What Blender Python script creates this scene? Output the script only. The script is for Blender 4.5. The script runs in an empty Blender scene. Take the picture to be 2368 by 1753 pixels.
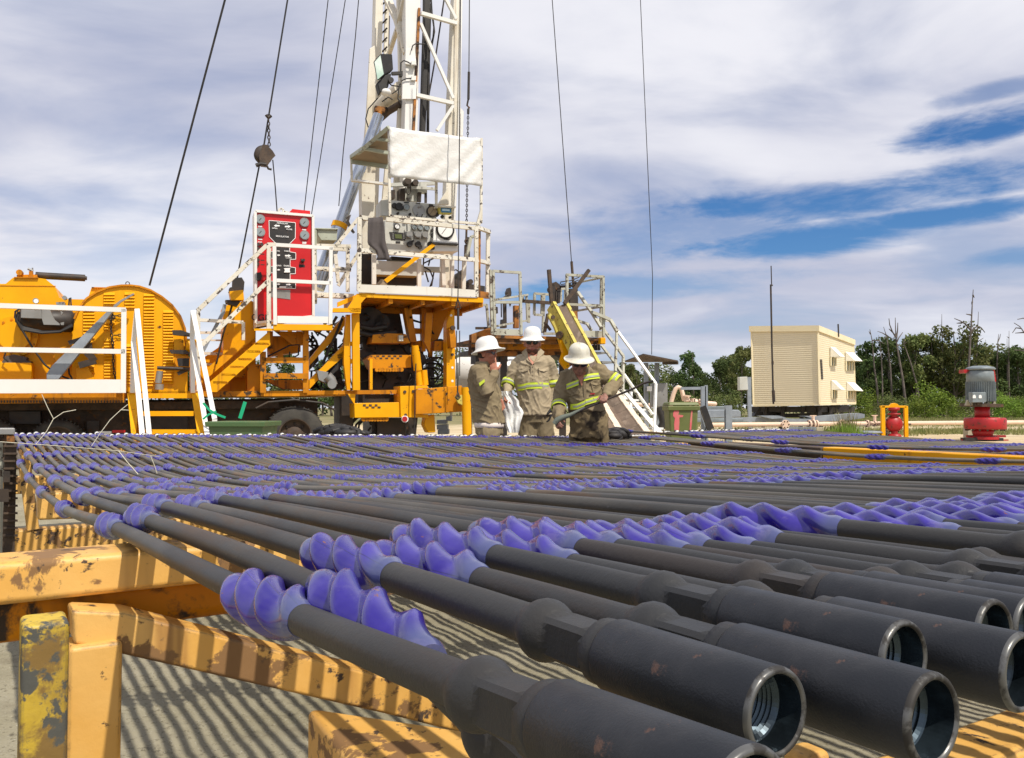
import bpy, math, random
from mathutils import Vector, Matrix, Euler
import numpy as np
V = Vector
R = math.radians
random.seed(7)
rnd = random.Random(11)
scene = bpy.context.scene
COL = scene.collection

# ------------------------------------------------------------------ camera, sky, sun, exposure
FPX = 835.0                      # focal length in pixels of a 1024 px wide picture
ZC = 1.0                         # camera height over the ground
PITCH = math.atan((408 - 379) / FPX)
cam_d = bpy.data.cameras.new("camera")
cam_d.sensor_width = 36.0
cam_d.lens = 36.0 * FPX / 1024.0
cam_d.clip_start = 0.02
cam_d.clip_end = 6000
cam = bpy.data.objects.new("camera", cam_d)
COL.objects.link(cam)
cam.location = (0, 0, ZC)
cam.rotation_euler = (R(90) + PITCH, 0, 0)
scene.camera = cam

SUN_DIR = V((0.477, -0.56, 1.0)).normalized()          # from the scene towards the sun
sun_d = bpy.data.lights.new("sun", 'SUN')
sun_d.energy = 4.3
sun_d.angle = R(0.9)
sun_d.color = (1.0, 0.93, 0.82)
sun = bpy.data.objects.new("sun", sun_d)
COL.objects.link(sun)
sun.rotation_euler = SUN_DIR.to_track_quat('Z', 'Y').to_euler()

scene.view_settings.view_transform = 'Standard'
scene.view_settings.look = 'None'
scene.view_settings.exposure = 0.0
scene.view_settings.gamma = 1.0
scene.render.engine = 'CYCLES'
scene.cycles.max_bounces = 6
scene.cycles.diffuse_bounces = 3
scene.cycles.glossy_bounces = 3
scene.cycles.transparent_max_bounces = 12
try:
    scene.cycles.use_denoising = True
except Exception:
    pass

class NT:
    """tiny node-tree helper"""
    def __init__(self, tree):
        self.t = tree; self.n = tree.nodes; self.l = tree.links
    def node(self, typ, **kw):
        n = self.n.new(typ)
        for k, v in kw.items():
            if k == 'inp':
                for a, b in v.items():
                    n.inputs[a].default_value = b
            else:
                setattr(n, k, v)
        return n
    def link(self, a, b): self.l.new(a, b)
    def math(self, op, a, b=None, clamp=False):
        n = self.n.new('ShaderNodeMath'); n.operation = op; n.use_clamp = clamp
        for i, v in enumerate((a, b)):
            if v is None: continue
            if isinstance(v, (int, float)): n.inputs[i].default_value = v
            else: self.l.new(v, n.inputs[i])
        return n.outputs[0]
    def mix(self, f, a, b):
        n = self.n.new('ShaderNodeMix'); n.data_type = 'RGBA'
        for s, v in ((n.inputs[0], f), (n.inputs[6], a), (n.inputs[7], b)):
            if isinstance(v, (int, float)): s.default_value = v
            elif isinstance(v, (tuple, list)): s.default_value = (*v[:3], 1)
            else: self.l.new(v, s)
        return n.outputs[2]
    def noise(self, vec, scale, detail=4, rough=0.55, dist=0.0):
        n = self.n.new('ShaderNodeTexNoise')
        n.inputs['Scale'].default_value = scale; n.inputs['Detail'].default_value = detail
        n.inputs['Roughness'].default_value = rough; n.inputs['Distortion'].default_value = dist
        if vec is not None: self.l.new(vec, n.inputs['Vector'])
        return n.outputs['Fac']
    def ramp(self, f, a, b, smooth=True):
        n = self.n.new('ShaderNodeMapRange'); n.interpolation_type = 'SMOOTHSTEP' if smooth else 'LINEAR'
        self.l.new(f, n.inputs['Value'])
        n.inputs['From Min'].default_value = a; n.inputs['From Max'].default_value = b
        return n.outputs['Result']
    def mapping(self, vec, scale=(1, 1, 1), rot=(0, 0, 0), loc=(0, 0, 0)):
        n = self.n.new('ShaderNodeMapping'); self.l.new(vec, n.inputs['Vector'])
        n.inputs['Scale'].default_value = scale; n.inputs['Rotation'].default_value = rot
        n.inputs['Location'].default_value = loc
        return n.outputs['Vector']

def make_world():
    w = bpy.data.worlds.new("World"); scene.world = w; w.use_nodes = True
    nt = NT(w.node_tree); nt.n.clear()
    out = nt.node('ShaderNodeOutputWorld'); bg = nt.node('ShaderNodeBackground')
    sky = nt.node('ShaderNodeTexSky'); sky.sky_type = 'NISHITA'; sky.sun_disc = False
    sky.sun_elevation = math.asin(SUN_DIR.z); sky.sun_rotation = math.atan2(SUN_DIR.x, SUN_DIR.y)
    sky.air_density = 1.0; sky.dust_density = 0.6; sky.ozone_density = 2.0
    tc = nt.node('ShaderNodeTexCoord')
    sep = nt.node('ShaderNodeSeparateXYZ'); nt.link(tc.outputs['Generated'], sep.inputs[0])
    x, y, z = sep.outputs
    # azimuth / elevation of the direction (radians)
    az = nt.math('ARCTAN2', x, y)
    el = nt.math('ARCSINE', z)
    comb = nt.node('ShaderNodeCombineXYZ'); nt.link(az, comb.inputs[0]); nt.link(el, comb.inputs[1])
    ae = comb.outputs[0]
    # cloud layer projected on a plane for natural foreshortening
    zz = nt.math('ADD', nt.math('MAXIMUM', z, 0.0), 0.16)
    cx = nt.math('DIVIDE', x, zz); cy = nt.math('DIVIDE', y, zz)
    c2 = nt.node('ShaderNodeCombineXYZ'); nt.link(cx, c2.inputs[0]); nt.link(cy, c2.inputs[1])
    cv = c2.outputs[0]
    n1 = nt.noise(nt.mapping(cv, (0.5, 0.6, 1), rot=(0, 0, 0.5), loc=(3.1, 1.7, 0)), 1.0, 5, 0.5, 0.3)
    n2 = nt.noise(nt.mapping(cv, (1.3, 1.9, 1), rot=(0, 0, 0.4)), 1.0, 7, 0.52, 0.35)
    # clear-sky windows: soft ellipses in azimuth / elevation whose rims are torn up by noise
    jig = nt.math('ADD', nt.math('MULTIPLY', nt.math('SUBTRACT', nt.noise(nt.mapping(ae, (6, 20, 1)), 1.0, 8, 0.62, 0.5), 0.5), 4.2), nt.math('MULTIPLY', nt.math('SUBTRACT', nt.noise(nt.mapping(ae, (20, 70, 1), rot=(0, 0, .12)), 1.0, 6, 0.6, 0.4), 0.5), 1.6))
    def hole(a0, e0, ra, re, rot=0.0):
        da = nt.math('SUBTRACT', az, R(a0)); de = nt.math('SUBTRACT', el, R(e0))
        c, s = math.cos(R(rot)), math.sin(R(rot))
        u = nt.math('ADD', nt.math('MULTIPLY', da, c / R(ra)), nt.math('MULTIPLY', de, s / R(ra)))
        v = nt.math('ADD', nt.math('MULTIPLY', da, -s / R(re)), nt.math('MULTIPLY', de, c / R(re)))
        d = nt.math('ADD', nt.math('MULTIPLY', u, u), nt.math('MULTIPLY', v, v))
        d = nt.math('ADD', d, jig)
        return nt.math('SUBTRACT', 1.0, nt.ramp(d, -0.1, 1.9))
    holes = [hole(20, 13.1, 9.5, 1.15, 0), hole(29, 13.4, 7, 1.1, 0), hole(18.5, 10.8, 8, 1.05, 4), hole(28, 11.7, 7, .7, 3), hole(29.5, 16.6, 4.5, 1.0, 3), nt.math('MULTIPLY', hole(30.5, 18.3, 3.5, .5, 4), .6),
             hole(2.2, 7.9, 4.0, .8, 3), nt.math('MULTIPLY', hole(14, 11.9, 8, 2.4, 0), .55), nt.math('MULTIPLY', hole(10, 8.3, 9, .9, 2), .6), nt.math('MULTIPLY', hole(33, 9.0, 4, .6, 4), .7)]
    hsum = holes[0]
    for h in holes[1:]:
        hsum = nt.math('MAXIMUM', hsum, h)
    cloud = nt.math('SUBTRACT', 1.0, hsum, clamp=True)
    # thin veil towards the horizon lets some blue through
    low = nt.ramp(el, R(-1), R(11))
    veil = nt.math('ADD', nt.math('MULTIPLY', low, 0.4), 0.6)
    gaps = nt.ramp(n2, 0.30, 0.58)
    cov = nt.math('MULTIPLY', cloud, nt.math('ADD', nt.math('MULTIPLY', nt.math('MULTIPLY', veil, gaps), 0.38), 0.62))
    # blue of the clear sky
    hs = nt.node('ShaderNodeHueSaturation', inp={'Saturation': 1.25, 'Value': 1.0})
    nt.link(sky.outputs[0], hs.inputs['Color'])
    skys = nt.node('ShaderNodeMix'); skys.data_type = 'RGBA'; skys.blend_type = 'MULTIPLY'
    skys.inputs[0].default_value = 1.0; nt.link(hs.outputs[0], skys.inputs[6]); skys.inputs[7].default_value = (0.062, 0.082, 0.105, 1)
    # cloud colour: grey-lavender bases and near-white tops
    shade = nt.ramp(nt.math('ADD', nt.math('MULTIPLY', n1, 0.72), nt.math('MULTIPLY', n2, 0.28)), 0.38, 0.58)
    cc = nt.mix(shade, (0.56, 0.58, 0.71), (0.88, 0.88, 0.94))
    final = nt.mix(cov, skys.outputs[2], cc)
    nt.link(final, bg.inputs['Color']); bg.inputs['Strength'].default_value = 1.0
    nt.link(bg.outputs[0], out.inputs[0])
make_world()

# ------------------------------------------------------------------ measuring helpers
# points are read off in pixels of the 2368 px wide photograph (or of enlarged crops of it) and turned into
# places in the world with a distance, a height or a plane
CROPS = {'A': (0, 550, .3584), 'B': (550, 450, .3632), 'C': (750, 0, .3633), 'D': (1000, 550, .3027), 'E': (1500, 600, .3889),
         1: (820, 400, .18161), 2: (720, 660, .21789), 3: (1070, 720, .17558), 4: (1250, 760, .15736), 5: (560, 470, .19366),
         6: (0, 600, .21505), 7: (1100, 600, .15741), 8: (1360, 740, .16949), 9: (1700, 740, .16949), 10: (1960, 640, .23611),
         11: (840, 0, .19364), 12: (340, 0, .37518), 's': (0, 0, 1.0), 'd': (0, 0, 2368 / 2232.0), 'L': (0, 980, .468),
         'M': (800, 980, .468), 'N': (1500, 980, .468), 'F': (0, 970, .18157)}
def ray(c, x, y):
    ox, oy, k = CROPS[c]
    px = (ox + k * x) / 2.3125; py = (oy + k * y) / 2.3125
    a = (px - 512) / FPX; b = (379 - py) / FPX
    cp, sp = math.cos(PITCH), math.sin(PITCH)
    return V((a, cp - b * sp, sp + b * cp))
def at(c, x, y, Y):                      # at distance Y in front of the camera's place
    r = ray(c, x, y); return V((0, 0, ZC)) + r * (Y / r.y)
def atz(c, x, y, z):                     # on the horizontal plane at height z
    r = ray(c, x, y); return V((0, 0, ZC)) + r * ((z - ZC) / r.z)
TH = R(32.5)
U = V((-math.sin(TH), math.cos(TH), 0)); VV = V((math.cos(TH), math.sin(TH), 0))
def ats(c, x, y, s):                     # on the vertical plane at distance s along the rods
    r = ray(c, x, y); return V((0, 0, ZC)) + r * (s / r.dot(U))
RA = V((math.sin(R(67.7)), math.cos(R(67.7)), 0)); RB = V((-RA.y, RA.x, 0))   # axes of the service rig
def rg(c, x, y, B):                      # on a vertical plane parallel to the rig's side
    r = ray(c, x, y); return V((0, 0, ZC)) + r * (B / r.dot(RB))
def ps(s, t, z):
    return U * s + VV * t + V((0, 0, z))

# ------------------------------------------------------------------ mesh builder
def basis(d, up=None):
    d = d.normalized()
    if up is None: up = V((0, 0, 1))
    if abs(d.dot(up)) > 0.98: up = V((1, 0, 0)) if abs(d.x) < 0.9 else V((0, 1, 0))
    a = d.cross(up).normalized(); b = a.cross(d).normalized()
    return a, b
class MB:
    def __init__(s): s.v = []; s.f = []; s.sm = []; s.g = []; s.gid = 0; s.hold = 0
    def add(s, vs, fs, smooth=False):
        if not s.hold: s.gid += 1
        s.g.extend([s.gid] * len(fs))
        o = len(s.v); s.v.extend([V(p) for p in vs])
        for f in fs:
            s.f.append(tuple(i + o for i in f)); s.sm.append(smooth)
        return s
    def hexa(s, p):                       # 8 points: bottom 0-3 ccw, top 4-7
        return s.add(p, [(3, 2, 1, 0), (4, 5, 6, 7), (0, 1, 5, 4), (1, 2, 6, 5), (2, 3, 7, 6), (3, 0, 4, 7)])
    def box(s, c, sx, sy, sz, ax=None, ay=None, az=None):
        ax = ax or V((1, 0, 0)); ay = ay or V((0, 1, 0)); az = az or V((0, 0, 1))
        c = V(c); P = []
        for k in (-.5, .5):
            for i, j in ((-.5, -.5), (.5, -.5), (.5, .5), (-.5, .5)):
                P.append(c + ax * (i * sx) + ay * (j * sy) + az * (k * sz))
        return s.hexa(P)
    def bar(s, p, q, w, h=None, up=None):
        h = h or w; p = V(p); q = V(q); a, b = basis(q - p, up)
        P = []
        for e in (p, q):
            for i, j in ((-.5, -.5), (.5, -.5), (.5, .5), (-.5, .5)):
                P.append(e + a * (i * w) + b * (j * h))
        return s.hexa(P)
    def tube(s, *a, **k):
        if not s.hold: s.gid += 1
        s.hold += 1; s._tube(*a, **k); s.hold -= 1
        return s
    def _tube(s, pts, r, n=8, cap=True, smooth=True):
        pts = [V(p) for p in pts]; m = len(pts)
        rs = r if isinstance(r, (list, tuple)) else [r] * m
        vs = []; fs = []; a = None
        for i, p in enumerate(pts):
            d = (pts[min(i + 1, m - 1)] - pts[max(i - 1, 0)])
            if d.length < 1e-9: d = V((0, 0, 1))
            d.normalize()
            if a is None: a, b = basis(d)
            else:
                a = (a - d * a.dot(d))
                if a.length < 1e-6: a, b = basis(d)
                a.normalize(); b = d.cross(a)
            b = d.cross(a)
            for k in range(n):
                t = 2 * math.pi * k / n
                vs.append(p + (a * math.cos(t) + b * math.sin(t)) * rs[i])
        for i in range(m - 1):
            for k in range(n):
                k2 = (k + 1) % n
                fs.append((i * n + k, i * n + k2, (i + 1) * n + k2, (i + 1) * n + k))
        s.add(vs, fs, smooth)
        if cap:
            s.add([vs[k] for k in range(n)], [tuple(reversed(range(n)))])
            s.add([vs[(m - 1) * n + k] for k in range(n)], [tuple(range(n))])
        return s
    def lathe(s, prof, o=(0, 0, 0), axis=(0, 0, 1), n=24, smooth=True, ref=None):
        """prof: list of (radius, distance along axis)"""
        o = V(o); ax = V(axis).normalized(); a, b = basis(ax, ref); vs = []; fs = []
        for r, z in prof:
            for k in range(n):
                t = 2 * math.pi * k / n
                vs.append(o + ax * z + (a * math.cos(t) + b * math.sin(t)) * r)
        for i in range(len(prof) - 1):
            for k in range(n):
                k2 = (k + 1) % n
                fs.append((i * n + k, (i + 1) * n + k, (i + 1) * n + k2, i * n + k2))
        return s.add(vs, fs, smooth)
    def prism(s, poly, ext):
        """poly: planar loop of points, ext: extrusion vector"""
        n = len(poly); poly = [V(p) for p in poly]; ext = V(ext)
        vs = poly + [p + ext for p in poly]
        fs = [tuple(reversed(range(n))), tuple(range(n, 2 * n))]
        for i in range(n):
            j = (i + 1) % n; fs.append((i, j, n + j, n + i))
        return s.add(vs, fs)
    def ell(s, c, rx, ry, rz, m=None, nu=20, nv=14, smooth=True):
        vs = []; fs = []; c = V(c); m = m or Matrix.Identity(3)
        for i in range(nv + 1):
            ph = math.pi * i / nv
            for k in range(nu):
                t = 2 * math.pi * k / nu
                vs.append(c + m @ V((rx * math.sin(ph) * math.cos(t), ry * math.sin(ph) * math.sin(t), rz * math.cos(ph))))
        for i in range(nv):
            for k in range(nu):
                k2 = (k + 1) % nu
                fs.append((i * nu + k, (i + 1) * nu + k, (i + 1) * nu + k2, i * nu + k2))
        return s.add(vs, fs, smooth)
    def quad(s, a, b, c, d): return s.add([a, b, c, d], [(0, 1, 2, 3)])
    def mesh(s, name, origin=(0, 0, 0)):
        me = bpy.data.meshes.new(name); o = V(origin)
        me.from_pydata([tuple(p - o) for p in s.v], [], s.f)
        me.polygons.foreach_set('use_smooth', s.sm)
        me.update()
        return me
ORIG = {}
def link(o, parent=None):
    COL.objects.link(o)
    if parent is not None: o.parent = parent
    return o
def tag(o, label=None, cat=None, group=None, kind=None):
    if label: o['label'] = label
    if cat: o['category'] = cat
    if group: o['group'] = group
    if kind: o['kind'] = kind
    return o
def thing(name, label, cat, loc=(0, 0, 0), rz=0.0, group=None):
    o = bpy.data.objects.new(name, None); link(o); o.location = loc; o.rotation_euler = (0, 0, rz)
    o.empty_display_size = 0.1
    ORIG[o.name] = V(loc)
    return tag(o, label, cat, group)
def build(mb, name, mat, parent=None, bevel=0, seg=2, sub=0, origin=None, auto=None, normals=True):
    """link the collected shapes as ONE mesh object; vertices are given in world space"""
    og = ORIG[parent.name] if parent is not None else V(origin or (0, 0, 0))
    me = mb.mesh(name, og)
    o = bpy.data.objects.new(name, me); link(o, parent)
    if parent is None: o.location = og
    ORIG[o.name] = og
    if mat: me.materials.append(mat)
    if bevel:
        m = o.modifiers.new('bevel', 'BEVEL'); m.width = bevel; m.segments = seg; m.limit_method = 'ANGLE'; m.angle_limit = R(35)
        me.polygons.foreach_set('use_smooth', [True] * len(me.polygons)); m.harden_normals = True
    if sub:
        m = o.modifiers.new('sub', 'SUBSURF'); m.levels = sub; m.render_levels = sub
    return o
def split_parts(mb, name, m, parent, **k):
    """every shape of the builder becomes an object of its own"""
    gs = []
    for g in mb.g:
        if not gs or gs[-1] != g: gs.append(g)
    out = None; i0 = 0
    for g in dict.fromkeys(gs):
        idx = [i for i, q in enumerate(mb.g) if q == g]
        used = sorted({v for i in idx for v in mb.f[i]}); mp = {v: j for j, v in enumerate(used)}
        b = MB(); b.v = [mb.v[v] for v in used]; b.f = [tuple(mp[v] for v in mb.f[i]) for i in idx]; b.sm = [mb.sm[i] for i in idx]; b.g = [1] * len(idx)
        out = build(b, name, m, parent, **k)
    return out
def copy_tree(o, parent=None):
    c = o.copy(); COL.objects.link(c)
    if parent is not None: c.parent = parent
    for ch in list(o.children): copy_tree(ch, c)
    return c

# ------------------------------------------------------------------ materials
def mat(name, base, rough=0.6, metal=0.0, spots=None, tint=None, bump=None, coat=0.0, scale=1.0, streak=None, spec=0.5, edge=None):
    """spots: list of (colour, scale, lo, hi) worn patches; tint: (colour, scale, amount) broad variation; bump: (scale, strength)"""
    m = bpy.data.materials.new(name); m.use_nodes = True
    nt = NT(m.node_tree); b = nt.n['Principled BSDF']
    tc = nt.node('ShaderNodeTexCoord'); vec = tc.outputs['Object']
    oi = nt.node('ShaderNodeObjectInfo')
    off = nt.node('ShaderNodeVectorMath'); off.operation = 'ADD'
    cm = nt.node('ShaderNodeCombineXYZ'); rr = nt.math('MULTIPLY', oi.outputs['Random'], 37.0)
    for i in range(3): nt.link(rr, cm.inputs[i])
    nt.link(vec, off.inputs[0]); nt.link(cm.outputs[0], off.inputs[1]); vec = off.outputs[0]
    col = nt.mix(0.0, base, base)
    rgh = None
    if tint:
        for (tcx, ts, ta) in (tint if isinstance(tint, list) else [tint]):
            f = nt.math('MULTIPLY', nt.ramp(nt.noise(vec, ts * scale, 5), 0.35, 0.68), ta)
            col = nt.mix(f, col, tcx)
    if streak:
        sc, ss, lo, hi = streak
        f = nt.ramp(nt.noise(nt.mapping(vec, (ss, ss, ss * 0.06)), 1.0, 4, 0.6), lo, hi)
        col = nt.mix(f, col, sc)
    if spots:
        for (sc, ss, lo, hi) in spots:
            f = nt.ramp(nt.math('ADD', nt.noise(vec, ss * scale, 8, 0.65, 0.3), nt.math('MULTIPLY', nt.math('SUBTRACT', nt.noise(vec, ss * scale * .21, 3), .5), .28)), lo, hi)
            col = nt.mix(f, col, sc)
            rg_ = nt.math('MULTIPLY', f, 0.3)
            rgh = rg_ if rgh is None else nt.math('MAXIMUM', rgh, rg_)
    if edge:
        # paint rubbed off along the edges
        bv = nt.node('ShaderNodeBevel', samples=4); bv.inputs['Radius'].default_value = edge[1]
        ge = nt.node('ShaderNodeNewGeometry'); dp = nt.node('ShaderNodeVectorMath'); dp.operation = 'DOT_PRODUCT'
        nt.link(bv.outputs[0], dp.inputs[0]); nt.link(ge.outputs['True Normal'], dp.inputs[1])
        e = nt.ramp(nt.math('ADD', nt.math('SUBTRACT', 1.0, dp.outputs['Value']), nt.math('MULTIPLY', nt.math('SUBTRACT', nt.noise(vec, 34, 6, .65), .55), .5)), .04, .10)
        col = nt.mix(e, col, edge[0])
    nt.link(col, b.inputs['Base Color'])
    rn = nt.math('ADD', nt.math('MULTIPLY', nt.noise(vec, 9 * scale, 5), 0.22), rough - 0.11)
    if rgh is not None: rn = nt.math('ADD', rn, rgh, clamp=True)
    nt.link(rn, b.inputs['Roughness'])
    b.inputs['Metallic'].default_value = metal
    b.inputs['Specular IOR Level'].default_value = spec
    b.inputs['Coat Weight'].default_value = coat; b.inputs['Coat Roughness'].default_value = 0.12
    if bump:
        bn = nt.node('ShaderNodeBump'); bn.inputs['Strength'].default_value = bump[1]
        bn.inputs['Distance'].default_value = bump[2] if len(bump) > 2 else 0.01
        nt.link(nt.noise(vec, bump[0], 6, 0.6), bn.inputs['Height']); nt.link(bn.outputs[0], b.inputs['Normal'])
    return m
RUST = (0.10, 0.042, 0.018); DIRT = (0.055, 0.04, 0.028)
M = {}
M['yellow'] = mat('yellow_paint', (0.84, 0.385, 0.001), .42, spec=.25, tint=[((0.70, 0.29, 0.002), 1.3, .45), ((0.86, 0.44, 0.004), 3.0, .4)], spots=[(RUST, 7, .66, .70)], streak=((0.40, 0.16, 0.012), 5, .60, .80), bump=(14, .12))
M['orange'] = mat('grimy_and_shaded_orange_paint', (0.66, 0.25, 0.003), .5, spec=.25, tint=[((0.34, 0.115, 0.006), 2.0, .65)], spots=[(DIRT, 6, .58, .66)], streak=((0.10, 0.045, 0.015), 7, .55, .75), bump=(16, .2))
M['rustyorange'] = mat('rusty_orange_steel', (0.42, 0.16, 0.02), .7, tint=[((0.06, 0.03, 0.016), 2.2, .9)], spots=[((0.035, 0.022, 0.016), 5, .50, .60)], bump=(20, .4))
M['white'] = mat('white_paint', (0.76, 0.73, 0.66), .45, tint=[((0.60, 0.55, 0.44), 1.4, .5)], spots=[((0.16, 0.10, 0.06), 9, .645, .685)], streak=((0.42, 0.33, 0.22), 6, .62, .82))
M['whiteclean'] = mat('clean_white_paint', (0.80, 0.79, 0.76), .42, tint=[((0.66, 0.63, 0.55), 1.0, .35)], spots=[((0.25, 0.18, 0.12), 12, .69, .72)])
M['chipped'] = mat('chipped_white_rail', (0.74, 0.70, 0.60), .5, tint=[((0.52, 0.46, 0.34), 2.0, .5)], spots=[((0.07, 0.05, 0.04), 11, .56, .60), ((0.20, 0.09, 0.04), 5, .66, .72)])
M['cream'] = mat('cream_mast_paint', (0.77, 0.73, 0.63), .46, tint=[((0.50, 0.42, 0.28), 1.0, .6)], spots=[((0.14, 0.08, 0.05), 8, .64, .69)], streak=((0.33, 0.23, 0.13), 5, .58, .8))
M['oldrail'] = mat('weathered_pale_rail', (0.46, 0.46, 0.38), .6, tint=[((0.30, 0.27, 0.20), 3.0, .6)], spots=[((0.08, 0.055, 0.04), 9, .55, .62)])
M['red'] = mat('red_panel_paint', (0.62, 0.010, 0.012), .35, tint=[((0.44, 0.006, 0.008), 1.5, .5)], spots=[((0.30, 0.05, 0.03), 10, .68, .72)])
M['redflange'] = mat('red_flange_paint', (0.42, 0.012, 0.016), .45, tint=[((0.22, 0.008, 0.010), 3.0, .6)], spots=[((0.12, 0.03, 0.02), 8, .60, .68)])
M['black'] = mat('black_rubber', (0.014, 0.013, 0.013), .6, tint=[((0.04, 0.032, 0.025), 5, .5)])
M['dark'] = mat('greasy_dark_steel', (0.022, 0.018, 0.016), .55, tint=[((0.075, 0.048, 0.03), 4, .6)], spots=[((0.12, 0.055, 0.02), 9, .62, .7)])
M['brown'] = mat('rusty_and_shaded_brown_steel', (0.085, 0.055, 0.035), .75, tint=[((0.03, 0.02, 0.015), 6, .7)], spots=[((0.16, 0.075, 0.03), 9, .58, .66)], bump=(30, .4))
M['steel'] = mat('bare_grey_steel', (0.30, 0.30, 0.29), .46, .4, tint=[((0.20, 0.19, 0.17), 3, .5)], spots=[((0.12, 0.085, 0.06), 8, .62, .7)])
M['chrome'] = mat('polished_cylinder_steel', (0.50, 0.54, 0.60), .22, .85, tint=[((0.34, 0.37, 0.42), 2, .4)])
M['galv'] = mat('galvanised_steel', (0.30, 0.335, 0.37), .55, .2, tint=[((0.20, 0.225, 0.26), 4, .6)])
M['panelgrey'] = mat('pale_grey_panel', (0.56, 0.56, 0.51), .45, tint=[((0.42, 0.41, 0.35), 3, .5)], spots=[((0.18, 0.14, 0.10), 12, .66, .7)])
M['boxgrey'] = mat('grey_green_box_paint', (0.42, 0.45, 0.36), .5, tint=[((0.28, 0.29, 0.22), 3, .6)], spots=[((0.12, 0.09, 0.06), 10, .62, .68)])
M['glass'] = mat('gauge_glass', (0.26, 0.30, 0.31), .12)
M['gaugewhite'] = mat('white_gauge_face', (0.86, 0.86, 0.84), .4)
M['tarp'] = mat('white_vinyl_banner', (0.74, 0.73, 0.70), .42, tint=[((0.60, 0.57, 0.53), 1.8, .5)], spots=[((0.25, 0.22, 0.18), 9, .70, .73)], bump=(4.5, .45, .05))
M['beige'] = mat('beige_canvas', (0.34, 0.26, 0.17), .8, tint=[((0.24, 0.18, 0.11), 2, .5)])
M['rag'] = mat('grey_cloth', (0.085, 0.072, 0.070), .9, bump=(14, .5, .02))
M['green'] = mat('green_bin_plastic', (0.075, 0.145, 0.055), .5, tint=[((0.12, 0.16, 0.07), 4, .6)], spots=[((0.16, 0.15, 0.10), 14, .66, .72)])
M['olive'] = mat('olive_bin_plastic', (0.125, 0.150, 0.040), .5, tint=[((0.19, 0.20, 0.07), 3, .6)], spots=[((0.24, 0.22, 0.12), 14, .66, .72)])
M['pinkpaint'] = mat('sprayed_pink_paint', (0.75, 0.14, 0.16), .6, tint=[((0.6, 0.28, 0.2), 9, .6)])
M['pipe'] = mat('pinkish_cream_pipe', (0.78, 0.58, 0.44), .42, tint=[((0.68, 0.48, 0.34), 3, .5)], spots=[((0.3, 0.14, 0.08), 16, .66, .7)])
M['bolt'] = mat('dark_bolt', (0.05, 0.03, 0.025), .5)
M['concrete'] = mat('pale_concrete', (0.42, 0.38, 0.29), .85, tint=[((0.30, 0.27, 0.19), 4, .6)], bump=(20, .3))
M['tyre'] = mat('dusty_tyre', (0.030, 0.027, 0.024), .8, tint=[((0.075, 0.068, 0.055), 4, .7)], bump=(40, .3))
M['slideyellow'] = mat('chipped_pale_yellow', (0.62, 0.52, 0.10), .55, tint=[((0.44, 0.34, 0.07), 5, .6)], spots=[((0.13, 0.09, 0.05), 10, .58, .64)])
M['slidewhite'] = mat('worn_white_slide', (0.80, 0.66, 0.50), .55, spots=[((0.45, 0.36, 0.26), 16, .60, .66)], tint=[((0.62, 0.46, 0.30), 3, .4)])
M['trough'] = mat('dirty_trough_steel', (0.19, 0.135, 0.095), .6, tint=[((0.09, 0.065, 0.045), 4, .7)], streak=((0.30, 0.23, 0.17), 9, .5, .8))
from mathutils import noise as mnoise
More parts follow.
